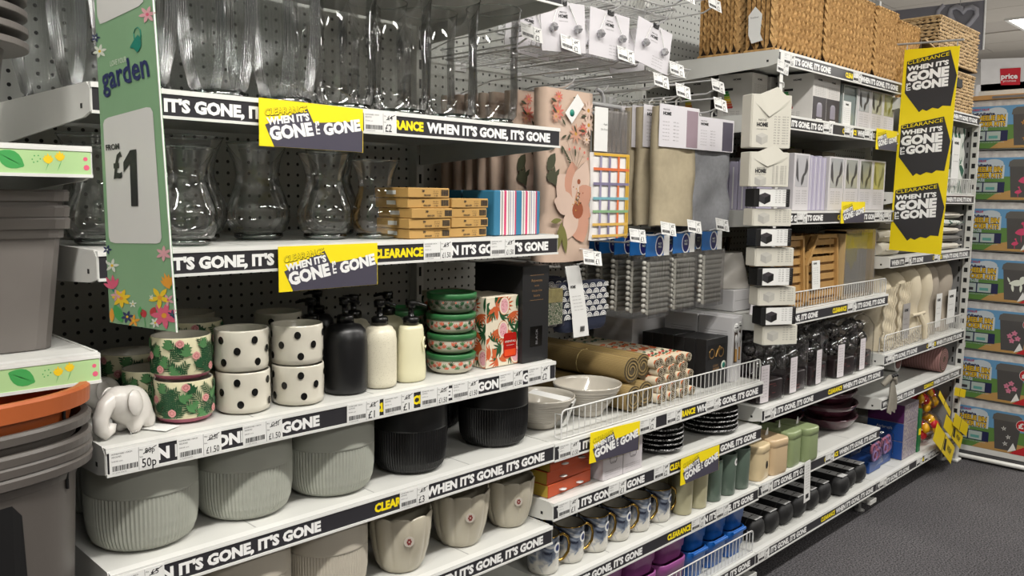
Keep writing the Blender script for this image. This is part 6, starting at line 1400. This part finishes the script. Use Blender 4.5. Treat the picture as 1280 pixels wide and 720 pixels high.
rows_ = [(118, 186, 967, 56, 0, 1, 'tallest cream'), (190, 234, 964, 55, 0, 1, 'second cream'), (236, 259, 966, 50, 1, 0, 'first black edged'), (261, 283, 967, 54, 0, 0, 'third cream'), (286, 308, 968, 50, 1, 0, 'second black edged'), (310, 333, 970, 54, 0, 0, 'fourth cream'),
         (335, 357, 970, 50, 1, 0, 'third black edged'), (359, 382, 973, 52, 0, 0, 'fifth cream'), (384, 406, 974, 49, 1, 0, 'fourth black edged'), (407, 431, 977, 48, 0, 0, 'lowest cream')]
for v0, v1, uc, wp, dk, big, nm_ in rows_:
    a = at(uc, v0, y=1.19); b_ = at(uc, v1, y=1.19); sc_ = dep(a)/FPX
    slip(a.x, 1.19+.004*(not dk), a.z, wp*sc_*1.03, (a.z-b_.z)*.99, '%s storage pack on the hanging strip' % nm_, dk, big, rz=-.5)

# ---------------------------------------------------------------- fourth bay
GRLEAF = spots('leaf_print_cloth', 'b9bcb5', [('1f4a3a', (26, 26, 14), .42, 3, .7), ('3d6b52', (34, 34, 20), .25, 6, .7)], .8)
for k, x in enumerate((4.05, 4.165, 4.28)):
    t = thing('leaf_print_cushion', 'white and green leaf print cloth above the wire guard, %s' % ('left', 'middle, with a tall paper label', 'right')[k], 'cloth', (x+.05, 1.31, DZ['D2']+.31), 0, 'leaf print cloths'); fold_cloth(.09, .305, .08, GRLEAF, 60+k, .004, 'cloth', t)
    if k == 1: c = MB().box(-.04, .06, -.010, -.008, -.27, -.05, PAPER).build('paper_label', t)
    if k == 1: MB().text('HOME', -.02, -.08, .012, INK, front(0, -.0105, 0), w=.06, bold=.04).text('oo nn mm', -.02, -.13, .006, GREYINK, front(0, -.0105, 0), w=.06, bold=0).text('oo nn mm', -.02, -.16, .006, GREYINK, front(0, -.0105, 0), w=.06, bold=0).build('label_lettering', c)
basket_front(4.0, 4.42, DZ['D2']+.0005, .07, 'white wire guard in front of the leaf print cloths', 22)
TOW = mt('ecru_towel', 'c0bbaf', .95, var=.1, bump=.5, bscale=300); TOWG = mt('grey_towel', '6e6c68', .95, var=.15, bump=.5, bscale=300); KNIT = mt('knit_cream', 'cbc0a8', .95, var=.1, bump=.6, bscale=250); STONE = mt('stone_fleece', 'a3998b', .95, var=.1, bump=.4, bscale=300)
def folded_stack(x, y, z, w, d, h, m_, label, rz=0, name='folded_towel', cat='towel'):
    t = thing(name, label, cat, (x, y, z), rz, 'folded cloths in the fourth bay'); rg = []; P_ = [(0, .5), (.02, .15), (.1, 0), (.9, 0), (.98, .15), (1, .5), (.98, .85), (.9, 1), (.1, 1), (.02, .85)]
    for k in range(9):
        u_ = k/8; e = .86 if k in (0, 8) else 1; rg.append([(w*u_, d*(.5+(a-.5)*e), h*(.5+(c-.5)*e)+.004*math.sin(5*u_+a*6)*(0 if c < .3 else 1)) for a, c in P_])
    b = MB().loft(rg, m_, True); b.add(rg[0], [tuple(range(10))], m_); b.add(rg[-1], [tuple(range(9, -1, -1))], m_); b.build('folded_cloth', t)
    MB().tube([(0.004, .004, h*.5), (w*.5, -.002, h*.48), (w-.004, .004, h*.5)], .003, 5, m_).build('fold_edge', t); return t
z3 = DZ['D3']+.0005
for k, (x, m_, lb) in enumerate(((3.98, TOW, 'bottom ecru'), (3.985, TOWG, 'second grey'), (3.97, TOW, 'third ecru'), (3.99, GRLEAF, 'fourth leaf print'), (3.975, TOW, 'top ecru'))): folded_stack(x, 1.30, z3+.036*k, .43, .30, .034, m_, '%s towel of the pile behind the yellow banner' % lb)
folded_stack(3.46, 1.30, z3, .16, .25, .05, TOW, 'rolled ecru towel left of the yellow banner bottom'); folded_stack(3.46, 1.30, z3+.16, .35, .3, .06, TOWG, 'dark grey fleece on the pile left of the banner'); folded_stack(3.64, 1.31, z3, .3, .3, .045, TOWG, 'grey folded cloth at the banner foot'); folded_stack(3.46, 1.31, z3+.052, .36, .3, .052, TOW, 'ecru folded cloth left of the banner'); folded_stack(3.46, 1.31, z3+.106, .36, .3, .052, TOWG, 'grey folded cloth under the fleece')
def throw(x, y, z, w, d, h, m_, label, knit=False, tie=False, lab=False, name='throw', cat='throw'):
    t = thing(name, label, cat, (x, y, z), 0, 'throws standing behind the wire guard'); rg = []; n = 18
    for k in range(n+1):
        v = k/n; z_ = h*v; s_ = 1 if v < .82 else math.sqrt(max(0, 1-((v-.82)/.185)**2)); s_ = max(s_, .12); wx = w*(1-.06*math.sin(v*9)); bul = 1+.05*math.sin(v*12)
        rg.append([(w/2+wx/2*a*(.3+.7*s_), d/2+d/2*c*s_*bul, z_) for a, c in [(math.cos(q*2*PI/20)*abs(math.cos(q*2*PI/20))**-.35 if abs(math.cos(q*2*PI/20)) > .01 else 0, math.sin(q*2*PI/20)*abs(math.sin(q*2*PI/20))**-.35 if abs(math.sin(q*2*PI/20)) > .01 else 0) for q in range(20)]])
    b = MB().loft(rg, m_, True); b.add(rg[-1], [tuple(range(20))], m_); b.build('folded_body', t)
    if knit:
        g = MB(); 
        for c in range(6):
            cx = w*(.14+.145*c)
            g.tube([(cx+.006*math.sin(q*1.3+c), -.003+.002*math.cos(q*1.3), h*.02+h*.80*q/22) for q in range(23)], .006, 6, m_)
        g.build('cable_knit', t)['kind'] = 'stuff'
    if tie: MB().tube([(-.003, -.006, h*.36), (w*.5, -.012, h*.36), (w+.003, -.006, h*.36)], .008, 6, m_).tube([(w*.5, -.012, h*.36), (w*.62, -.03, h*.22), (w*.68, -.03, h*.05)], .011, 6, m_).build('sash', t)
    if lab: c = MB().box(w*.3, w*.85, -.014, -.012, h*.10, h*.55, PAPER if lab == 1 else mt('grey_label', '9d9996', .5)).build('paper_label', t); MB().text('HOME', w*.38, h*.45, .012, INK, front(0, -.0145, 0), w=w*.3, bold=.05).text('oo nn m', w*.38, h*.35, .006, GREYINK, front(0, -.0145, 0), w=w*.3, bold=0).text('oo nn m', w*.38, h*.28, .006, GREYINK, front(0, -.0145, 0), w=w*.3, bold=0).build('label_lettering', c)
    return t
z4 = .6705
throw(3.462, 1.305, z4, .15, .26, .32, KNIT, 'cream cable knit throw at the left, beside the bauble bags', knit=True); throw(3.625, 1.305, z4, .14, .26, .335, KNIT, 'cream throw with a grey paper label', lab=2, knit=True); throw(3.78, 1.30, z4, .145, .26, .35, KNIT, 'cream waffle robe tied with a sash, left of the pair', tie=True); throw(3.935, 1.30, z4, .13, .26, .355, KNIT, 'cream waffle robe, right of the tied one')
throw(4.08, 1.32, z4, .13, .26, .35, STONE, 'stone fleece throw with a white label, left of the two', lab=1); throw(4.225, 1.32, z4, .19, .26, .36, STONE, 'stone fleece throw with a white label, at the far end', lab=1)
for k in range(60): pass
g = MB(); rr_ = random.Random(5)
for k in range(220): 
    x, y = rr_.uniform(3.46, 4.0), rr_.uniform(1.290, 1.300); z = z4+.004+abs(rr_.gauss(0, .022)); g.lathe([(0, -.004), (.0045, 0), (0, .004)], 6, KNIT, (x, y, z))
tag(g.build('wool_pompoms'), 'cream bobbly wool loops spilling behind the wire guard', 'wool', kind='stuff')
# rolled rug
RUG = stripes('dusky_pink_rug', [(0, '8e6a66'), (.5, '7a5955')], 1, .012, .95); RUGE = mt('dusky_pink_rug_edge', '8a6661', .95, var=.25, vscale=120)
roll('rolled_rug', 'rolled dusky pink ribbed rug on the otherwise empty shelf', 4.21, .4855, 1.285, 1.76, .060, RUG, RUGE, 'rug', None, turns=4)
t = thing('paper_sleeve_roll', 'white paper wrapped roll behind the pink rug', 'roll', (4.06, 1.44, .4855), 0); MB().tube([(0, 0, .045), (0, .33, .045)], .045, 20, PAPER).build('wrap', t); MB().tube([(0, -.004, .045), (0, .002, .045)], .030, 16, RUG).build('core', t)
# boxed things on the base shelf
VIO = mt('violet_carton', '5b2a5c', .35, var=.08); BLC = mt('royal_blue_carton', '214a8f', .35, var=.08); PHT = spots('product_photo', '8f8690', [('b0a8a0', (60, 60, 60), .35, 3, .4), ('5a4a5c', (80, 80, 80), .25, 7, .4)], .35)
def toy_box(x, y, z, w, h, m_, label, d=.16):
    t = thing('boxed_appliance', label, 'box', (x, y, z), 0, 'violet and blue cartons'); MB().bbox(0, w, 0, d, 0, h, mt('photo_carton', '8a8087', .35, var=.05), .001).build('carton', t); MB().box(-.0006, 0, .001, d-.001, .001, h-.001, m_).build('coloured_end', t)
    MB().box(.003, w-.003, -.0006, 0, .003, h-.003, PHT).build('product_photo', t); MB().text('Airbrush', -d*.75, h*.6, .014, LETTER, LEFT, w=.07, z=.001, bold=0).build('end_lettering', t); return t
for k, (m_, lb) in enumerate(((BLC, 'royal blue carton at the bottom of the pile'), (BLC, 'royal blue carton second in the pile'), (VIO, 'violet carton third in the pile'))): toy_box(3.80, 1.305, .1415+.083*k, .17, .082, m_, lb)
toy_box(3.78, 1.36, .3915, .20, .06, VIO, 'violet carton lying on the pile under the shelf edge', .12); toy_box(3.58, 1.60, .1415, .20, .20, BLC, 'dark blue carton at the back behind the plush packs')
t = thing('slim_green_box', 'slim green and yellow box between the cartons and the red toys', 'box', (3.975, 1.30, .1415)); MB().bbox(0, .035, 0, .15, 0, .20, mt('forest_carton', '1f6a3e', .35, var=.1), .001).build('carton', t); MB().box(.003, .032, -.0006, 0, .08, .11, YELLOW).build('yellow_panel', t)
for k, (x, y) in enumerate(((3.50, 1.33), (3.64, 1.34), (3.52, 1.47))):
    t = thing('plush_pack', 'clear pack of lilac and pink shapes on blue card, %s' % ('left', 'right', 'rear')[k], 'pack', (x, y, .1415), 0, 'lilac plush packs'); MB().bbox(0, .125, 0, .09, 0, .05, BLC, .003).build('card_tray', t)
    for q in range(6): MB().tube([(.02*math.cos(a)+.03+.03*(q % 3), -.006+.002*q, .075+.02*math.sin(a)+.025*(q//3)) for a in [i*PI/5 for i in range(10)]], .006, 6, (mt('lilac_plush', '8a6fa0', .7), mt('pink_plush', 'b06a86', .7))[q % 2], closed=True).build('plush_ring', t)
    MB().loft([[(a+.0625, c+.04, z_) for a, c in rrect(.13*s_, .10*s2, .01, 3)] for s_, s2, z_ in ((1, 1, .03), (1, 1, .12), (.9, .3, .15))], FILM).build('clear_bag', t)
# red and yellow toys with yellow tags
TRED = mt('toy_red', 'cf2030', .4, var=.1); TYEL = mt('toy_yellow', 'f2c21c', .35, var=.1); YTAG = mt('yellow_hang_tag', 'e0c400', .4, var=.02)
def toy(x, y, z, r, label, top):
    t = thing('ball_toy', label, 'toy', (x, y, z), rnd.uniform(0, 1), 'red and yellow net toys'); 
    MB().lathe([(r*math.cos(a), r+r*math.sin(a)) for a in [(-88+17.6*i)*PI/180 for i in range(11)]], 20, thin_glass('toy_bubble', (.98, .93, .93), .06, .03, .7)).build('clear_ball', t)
    r2 = random.Random(int(x*100+z*50))
    for q in range(16):
        a, e, rad = r2.uniform(0, 6.3), r2.uniform(-1, 1.2), r*.55; MB().lathe([(0, -.4*r), (.26*r, -.2*r), (.3*r, .05*r), (.15*r, .3*r), (0, .4*r)], 10, (TRED, TYEL)[(q+top) % 2], (rad*math.cos(a)*math.cos(e), rad*math.sin(a)*math.cos(e), r+rad*math.sin(e))).build('toy_piece', t)
    return t
toy(4.13, 1.35, .1415, .062, 'red and yellow ball toy at the bottom left, mostly yellow', 1); toy(4.28, 1.36, .1415, .064, 'red and yellow ball toy at the bottom right', 0); toy(4.15, 1.36, .268, .062, 'red ball toy in the middle left', 0); toy(4.30, 1.37, .272, .062, 'red ball toy in the middle right', 0); toy(4.15, 1.36, .376, .04, 'red ball toy at the top left under the shelf', 1); toy(4.30, 1.37, .380, .04, 'red ball toy at the top right under the shelf', 0)
for k, (p0, p1, w, lb) in enumerate((((4.30, .385), (4.47, .345), .040, 'yellow hang tag pointing right at the top, across the sticker kits'), ((4.06, .415), (4.24, .285), .026, 'narrow yellow hang tag slanting down in the middle'), ((4.02, .245), (4.30, .070), .085, 'broad yellow hang tag with black print at the bottom'), ((4.13, .275), (4.40, .115), .065, 'yellow hang tag with black print behind the broad one'), ((4.24, .265), (4.46, .165), .060, 'yellow hang tag at the right beside the white foot'))):
    a = math.atan2(p1[1]-p0[1], p1[0]-p0[0]); L = math.hypot(p1[0]-p0[0], p1[1]-p0[1]); t = thing('yellow_hang_tag', lb, 'tag', (p0[0], 1.255-.006*k, p0[1])); t.rotation_euler = (0, -a, 0)
    MB().box(0, L, 0, .001, -w/2, w/2, YTAG).build('card', t); g = MB().box(L*.45, L*.47, -.0004, 0, -w/2, w/2, INK)
    if k in (2, 3): g.poly([(L*.50, -w*.3), (L*.62, -w*.3), (L*.56, w*.35), (L*.48, w*.3)], INK, FRONT, .0005).text('WRAP', L*.66, -w*.15, w*.35, INK, FRONT, w=L*.22, z=.0006)
    g.build('tag_print', t)
# grey rope tassel
ROPE = mt('grey_cotton_rope', '8a857a', .9, var=.12, bump=.4, bscale=300)
t = thing('rope_tassel', 'grey knotted rope tassel with dark beads hanging at the bay joint', 'tassel', (3.508, 1.262, .56))
for k in range(7): MB().tube([(0, 0, 0), (-.01+.006*k, -.004*(k % 2), -.04), (-.02+.012*k, -.002, -.09), (-.03+.014*k, 0, -.135-.006*(k % 3))], .006, 6, ROPE, r1=.0045).build('rope_strand', t)
MB().tube([(-.045, .02, -.02), (-.02, .0, .012), (.01, -.004, .005), (.03, 0, -.02)], .012, 8, ROPE).build('knot', t)
for k in range(3): MB().lathe([(0, -.008), (.007, -.004), (.007, .004), (0, .008)], 10, BLACK, (-.02+.022*k, -.008, .016)).build('dark_bead', t)

# ---------------------------------------------------------------- long yellow clearance banner on a rod
bn = thing('clearance_banner', 'long yellow hanging banner with three clearance panels', 'sign', (0, 0, 0)); BXX = 3.43
def Y(u, v, l=0): p = at(u, v, x=BXX-.0014-.0004*l); return (p.x, p.y, p.z)
YB1 = mt('banner_yellow', 'e4cc08', .45, var=.02); DK3 = mt('banner_charcoal', '2b2a2c', .5, var=.05)
q = [Y(1131, 62), Y(1111, 312), Y(1176, 318.5), Y(1200, 57)]; MB().add([(BXX-.001, p[1], p[2]) for p in q]+[(BXX+.001, p[1], p[2]) for p in q], [(0, 1, 2, 3), (7, 6, 5, 4), (0, 4, 5, 1), (1, 5, 6, 2), (2, 6, 7, 3), (3, 7, 4, 0)], YB1).build('banner_sheet', bn)
def panel(L_, R_):
    "one panel: L_ = (u, v) of the left end of CLEARANCE, R_ = its right end"
    (u0, v0), (u1, v1) = L_, R_; dx = u1-u0
    def q_(a, c, l=2): # a along the word 0..1, c down in word-widths
        return Y(u0+dx*a-c*dx*.075*1.0, v0+(v1-v0)*a*(1-c*.45)+c*dx, l)
    b = MB(); b.quad([q_(1.02, -.13, 1), q_(-.02, -.1, 1), q_(-.02, .66, 1), q_(.36, 1.16, 1), q_(.44, 1.10, 1), q_(.54, 1.15, 1), q_(.68, 1.09, 1), q_(.82, 1.13, 1), q_(.92, 1.07, 1), q_(1.12, 1.10, 1), q_(1.22, .45, 1)], DK3).build('shadow_print', bn)
    b = MB(); b.ptext('CLEARANCE', q_(0, -.01), q_(1, -.01), q_(0, -.11), INK, .10); b.ptext('CLEARANCE', q_(0, -.015, 3), q_(1, -.015, 3), q_(0, -.105, 3), YELLOW, .0)
    b.ptext("WHEN IT'S", q_(.0, .135), q_(1.0, .175), q_(.0, .03), LETTER, .05); b.ptext('GONE', q_(.0, .385), q_(1.02, .42), q_(.0, .17), LETTER, .06); b.ptext('GONE', q_(.14, .61), q_(1.02, .64), q_(.14, .42), LETTER, .06)
    b.ptext("IT'S", q_(.11, .61), q_(.10, .43), q_(.01, .61), LETTER, .04); b.build('panel_lettering', bn)
panel((1134.5, 82), (1186.5, 70)); panel((1127, 162), (1178.5, 153)); panel((1120, 243), (1171, 236))
a = Y(1125.5, 55.5); c = Y(1205, 49.5); MB().tube([(BXX, 1.80, (a[2]+.02)), (BXX, a[1], a[2]), (BXX, c[1]-.0, c[2])], .004, 8, GREYSTEEL).build('rod', bn)
for u, v in ((1134, 56), (1197, 51)): p = Y(u, v); MB().tube([(BXX, p[1], p[2]), (BXX, p[1], p[2]-.02)], .002, 5, GREYSTEEL).build('eyelet', bn)

# ---------------------------------------------------------------- sticker kit stack at the end of the run
XK = 4.62; SKY = mt('kit_sky_blue', '5f92ba', .3, var=.05); CLOUD = mt('kit_cloud', 'b9c2c8', .35); GRS = mt('kit_grass', '5a8040', .35, var=.1); PATH = mt('kit_path', 'b08a52', .35); BIN = mt('kit_bin', '4a4848', .35); BIN2 = mt('kit_bin_lid', '5c5a58', .35); KY = mt('kit_yellow', 'd9b01e', .35); FLM = mt('kit_flamingo', 'c8436a', .4); RIB = mt('kit_red', 'b5222a', .35); NAV = mt('kit_navy', '20244a', .35); PICT = mt('kit_picture', 'a9b5ae', .35)
KW, KH = .36, .205
def kit(k, z, motif, price):
    t = thing('sticker_kit', 'wheelie bin sticker kit with %s, %s' % (('white patterns', 'pink flowers, lower', 'pink flowers and roundel', 'a white dog picture', 'tall pink flamingos', 'flamingos in part view', 'orange flowers')[k], ('bottom', 'second from the bottom', 'third from the bottom', 'fourth from the bottom', 'fifth from the bottom', 'sixth from the bottom', 'top')[k]), 'box', (XK, 1.352+.003*k, z), .0, 'sticker kits')
    F = lambda l: Matrix(((0, 0, -1, -.0004-.00025*l), (-1, 0, 0, 0), (0, 1, 0, 0), (0, 0, 0, 1)))   # x to the right = -y, facing -x
    MB().bbox(0, .12, -KW, 0, 0, KH, GRS, .001).build('carton', t)
    b = MB(); b.poly([(0, KH*.55), (KW, KH*.55), (KW, KH), (0, KH)], SKY, F(0)); b.ell(.12, KH*.86, .045, .022, CLOUD, F(.4)).poly([(.0, KH*.50), (.17, KH*.50), (.17, KH*.82), (.15, KH*.88), (.08, KH*.9), (.0, KH*.86)], CLOUD, F(.3)).poly([(.10, 0), (.14, .03), (.22, .05), (KW, .05), (KW, 0)], PATH, F(.3))
    b.build('scene_print', t)
    b = MB(); b.text('GREAT VALUE', .012, KH*.90, .011, RIB, F(1), w=.075, bold=.03).text('Self-Adhesive', .012, KH*.80, .012, NAV, F(1), w=.10, bold=.05)
    for w_, z_ in (('WHEELIE BIN', .665), ('STICKER KITS', .52)):
        b.text(w_, .012, KH*z_, .026, NAV, F(1), w=.150, bold=.09); b.text(w_, .012, KH*z_+.001, .024, KY, F(2), w=.150, bold=.035)
    b.text('MULTI-USE', .016, KH*.435, .014, CLOUD, F(2), w=.07, bold=.04).text('decorate and personalise your bin today with sticker sheets', .012, KH*.135, .005, CLOUD, F(2), w=.15, bold=0); b.build('kit_lettering', t)['kind'] = 'stuff'
    b = MB(); b.poly([(.012, KH*.17), (.175, KH*.17), (.175, KH*.42), (.012, KH*.42)], NAV, F(.6)); 
    for x0 in (.014, .082): b.poly([(x0, KH*.19), (x0+.062, KH*.19), (x0+.062, KH*.40), (x0, KH*.40)], PICT, F(1)); b.poly([(x0+.01, KH*.23), (x0+.05, KH*.23), (x0+.05, KH*.30), (x0+.01, KH*.30)], (DKP if x0 < .05 else mt('kit_teal', '5d9a92', .4)), F(1.5))
    b.poly([(.012, .004), (.045, .004), (.045, .028), (.012, .028)], PAPER, F(1))
    for q in range(9): b.poly([(.014+.0033*q, .008), (.0155+.0033*q, .008), (.0155+.0033*q, .026), (.014+.0033*q, .026)], INK, F(1.5))
    b.build('picture_panels', t)
    b = MB(); b.poly([(.205, .012), (.300, .012), (.315, KH*.80), (.192, KH*.80)], BIN, F(1)); b.poly([(.186, KH*.78), (.320, KH*.78), (.316, KH*.90), (.300, KH*.95), (.206, KH*.95), (.190, KH*.90)], BIN2, F(1.5))
    bn_ = b.build('bin_picture', t); b = MB(); fn = lambda x_, y_, l: (-.0011-.00004*l, -x_, y_)
    if motif == 'dog': put(b, m_leaf(.222, KH*.45, .07, .03, .15, WHITEP, 6)+m_disc(.282, KH*.56, .016, WHITEP, 10)+m_leaf(.235, KH*.45, .04, .012, -1.4, WHITEP)+m_leaf(.275, KH*.45, .04, .012, -1.6, WHITEP)+m_leaf(.226, KH*.47, .03, .008, 2, WHITEP), fn)
    elif motif == 'flam':
        for cx, cy, s_ in ((.26, .09, 1.3), (.235, .035, .7), (.285, .13, .7)): put(b, m_leaf(cx-.02*s_, cy, .045*s_, .026*s_, .2, FLM, 6)+m_leaf(cx+.018*s_, cy+.004, .035*s_, .007*s_, 2.0, FLM)+m_disc(cx+.004*s_, cy+.036*s_, .006*s_, FLM, 8)+m_leaf(cx, cy-.002, .035*s_, .003, -1.5, FLM, 3), fn)
    elif motif == 'pink':
        for cx, cy in ((.26, .10), (.24, .085), (.275, .075), (.25, .062)): put(b, m_flower(cx, cy, .014, mt('kit_blossom', 'c77a92', .4), FLM, 5, .3, .7), fn)
    else:
        for cx, cy in ((.24, .12), (.262, .08), (.25, .045)): put(b, m_flower(cx, cy, .012, (ORANGEP if motif == 'orange' else PAPER), BIN, 5, .5, .3), fn)
    b.build('sticker_motif', bn_)
    b = MB(); b.poly([(.27, 0), (KW, 0), (KW, .06), (.30, .022)], RIB, F(2)); b.poly([(.262, .005), (.30, .022), (.285, .055)], PAPER, F(2.5)); b.build('corner_flash', t)
    if price: b = MB(); b.ell(.32, KH*.72, .027, .027, RIB, F(2.5)).ell(.32, KH*.72, .0285, .0285, PAPER, F(2.2)); b.text('£1', .302, KH*.66, .026, PAPER, F(3), w=.036, bold=.05).build('price_roundel', t)
    MB().loft([[(.0, 0, KH-.002), (.0, -KW, KH-.002)], [(.002, 0, KH+.012), (.006, -KW, KH+.014)], [(.010, 0, KH+.034), (.012, -KW, KH+.030)], [(.06, 0, KH+.036), (.06, -KW, KH+.036)]], mt('silver_film_wrap', 'c0bdbb', .25, metal=.2, var=.25, vscale=40), True, closed=False).build('film_flap', t)
    return t
for k in range(7): kit(k, .050+.2505*k, ('white', 'pink', 'pink', 'dog', 'flam', 'flam', 'orange')[k], k in (0, 1, 2, 3))
for k in range(6):
    t = thing('kit_shelf', 'thin grey shelf between sticker kits, %s from the floor' % ORD[k], 'shelf', (XK, 1.36, .050+.2505*(k+1)-.006), 0, 'thin shelves of the sticker kit stand'); MB().box(.008, .14, -.40, .0, 0, .005, GREYSTEEL).build('tray', t); MB().box(.136, .14, -.40, 0, .005, .012, GREYSTEEL).build('back_lip', t)
st = thing('kit_stand', 'white stand with a dark mat carrying the column of sticker kits', 'display stand', (XK, 1.38, 0)); BLK3 = mt('dark_base_mat', '2a2a2c', .8)
MB().tube([(-.02, .0, .020), (-.07, -.0, .020), (-.10, -.03, .020), (-.10, -.39, .020), (-.07, -.42, .020), (.1, -.42, .020)], .011, 10, WHITE2).build('base_frame', st); MB().box(-.09, .16, -.41, -.01, .006, .020, BLK3).build('mat', st); MB().box(.0, .14, -.40, -.02, .022, .049, WHITE2).build('plinth', st); MB().box(.145, .16, -.41, -.0, .03, 1.85, WHITE).build('back_post', st)
t = thing('cardboard_header', 'brown cardboard tray header on top of the sticker kits', 'box', (XK, 1.375, 1.790)); MB().bbox(0, .13, -.40, 0, 0, .022, CARD, .001).build('tray', t); MB().box(-.001, 0, -.30, -.1, .004, .016, GREYINK).build('tape', t)
# bay end slotted upright and white foot piece
t = thing('end_foot', 'white plastic foot at the end of the run, under the yellow tags', 'foot', (4.47, 1.27, 0)); MB().bbox(-.02, .02, 0, .05, 0, .135, WHITE2, .004).build('block', t); MB().bbox(-.03, .03, -.01, .06, 0, .012, WHITE2, .003).build('sole', t)
ep = struct(MB().box(4.447, 4.462, 1.30, 1.80, .14, 1.66, mt('end_panel_grey', '8b8b8a', .5)).build('trim_7')); sl = MB()
for k in range(30): sl.box(4.4455, 4.447, 1.315, 1.322, .2+.05*k, .225+.05*k, SLOT)
sl.build('slots', ep)['kind'] = 'stuff'
pst = struct(MB().box(4.434, 4.447, 1.268, 1.30, .14, 1.66, WHITE).build('trim_8')); s3 = MB()
for k in range(30): s3.box(4.4335, 4.4341, 1.276, 1.292, .2+.05*k, .222+.05*k, SLOT)
s3.build('slots', pst)['kind'] = 'stuff'

# ---------------------------------------------------------------- signs in the distance
hz = thing('heart_banner', 'large grey hanging banner with a pale heart outline near the ceiling', 'sign', (6.0, 0, 0)); GB = mt('banner_slate', '77767c', .7, var=.03); GB2 = mt('banner_pale', '9d9ca3', .7)
def Hh(u, v, l=0): p = at(u, v, x=6.0-.002-.001*l); return (p.x-6.0, p.y, p.z)
q = [Hh(1062, 22), Hh(1062, 120), Hh(1229, 80), Hh(1232, -30), Hh(1062, -10)]; q = [Hh(1060, 20), Hh(1060, 90), Hh(1229, 62), Hh(1232, 0), ]
MB().add([(-.001, p[1], p[2]) for p in q]+[(.001, p[1], p[2]) for p in q], [(0, 1, 2, 3), (7, 6, 5, 4), (0, 4, 5, 1), (1, 5, 6, 2), (2, 6, 7, 3), (3, 7, 4, 0)], GB).build('banner_sheet', hz)
hp = [(1203, 38), (1192, 28), (1187.5, 18), (1189, 11), (1196, 8.5), (1202, 11), (1204.5, 15.5), (1208, 10.5), (1215, 9), (1221, 12), (1221, 19), (1214, 28)]
MB().tube([Hh(u, v, 1) for u, v in hp], .017, 6, GB2, closed=True).build('heart_outline', hz); MB().tube([Hh(u, v, 1) for u, v in ((1180, 6), (1173, 14), (1171, 26), (1174, 38))], .015, 6, GB2).build('arc_print', hz)
MB().tube([Hh(1232, -.5), Hh(1229, 62)], .006, 5, WHITE2).build('side_edge', hz)
for u in (1090, 1200): p = Hh(u, 12); MB().tube([(0, p[1], p[2]), (0, p[1], 2.99)], .003, 4, GREYSTEEL).build('wire', hz)
pr = thing('price_sign', 'red price sign on a white header board beyond the sticker kits', 'sign', (6.5, 0, 0))
def Pp(u, v, l=0): p = at(u, v, x=6.5-.004*l); return (p.x-6.5, p.y, p.z)
q = [Pp(1226, 74), Pp(1226, 160), Pp(1330, 160), Pp(1330, 70)]; MB().add([(0, p[1], p[2]) for p in q]+[(.02, p[1], p[2]) for p in q], [(0, 1, 2, 3), (7, 6, 5, 4), (0, 4, 5, 1), (1, 5, 6, 2), (2, 6, 7, 3), (3, 7, 4, 0)], mt('header_white', 'c9c7c5', .6)).build('header_board', pr)
MB().quad([Pp(1250, 86, 1), Pp(1251, 106.5, 1), Pp(1275, 106, 1), Pp(1276, 84.5, 1)], mt('price_red', 'b5202c', .4)).build('red_panel', pr); MB().ptext('price', Pp(1251.5, 98.5, 2), Pp(1272, 98, 2), Pp(1251.5, 92, 2), LETTER, .03).ptext('promise', Pp(1254, 102.5, 2), Pp(1270, 102, 2), Pp(1254, 99.5, 2), LETTER, 0).build('sign_lettering', pr)
MB().box(-.0, .03, 1.0, 1.9, 0, 2.1, mt('header_white', 'c9c7c5', .6)).build('board_leg', pr)
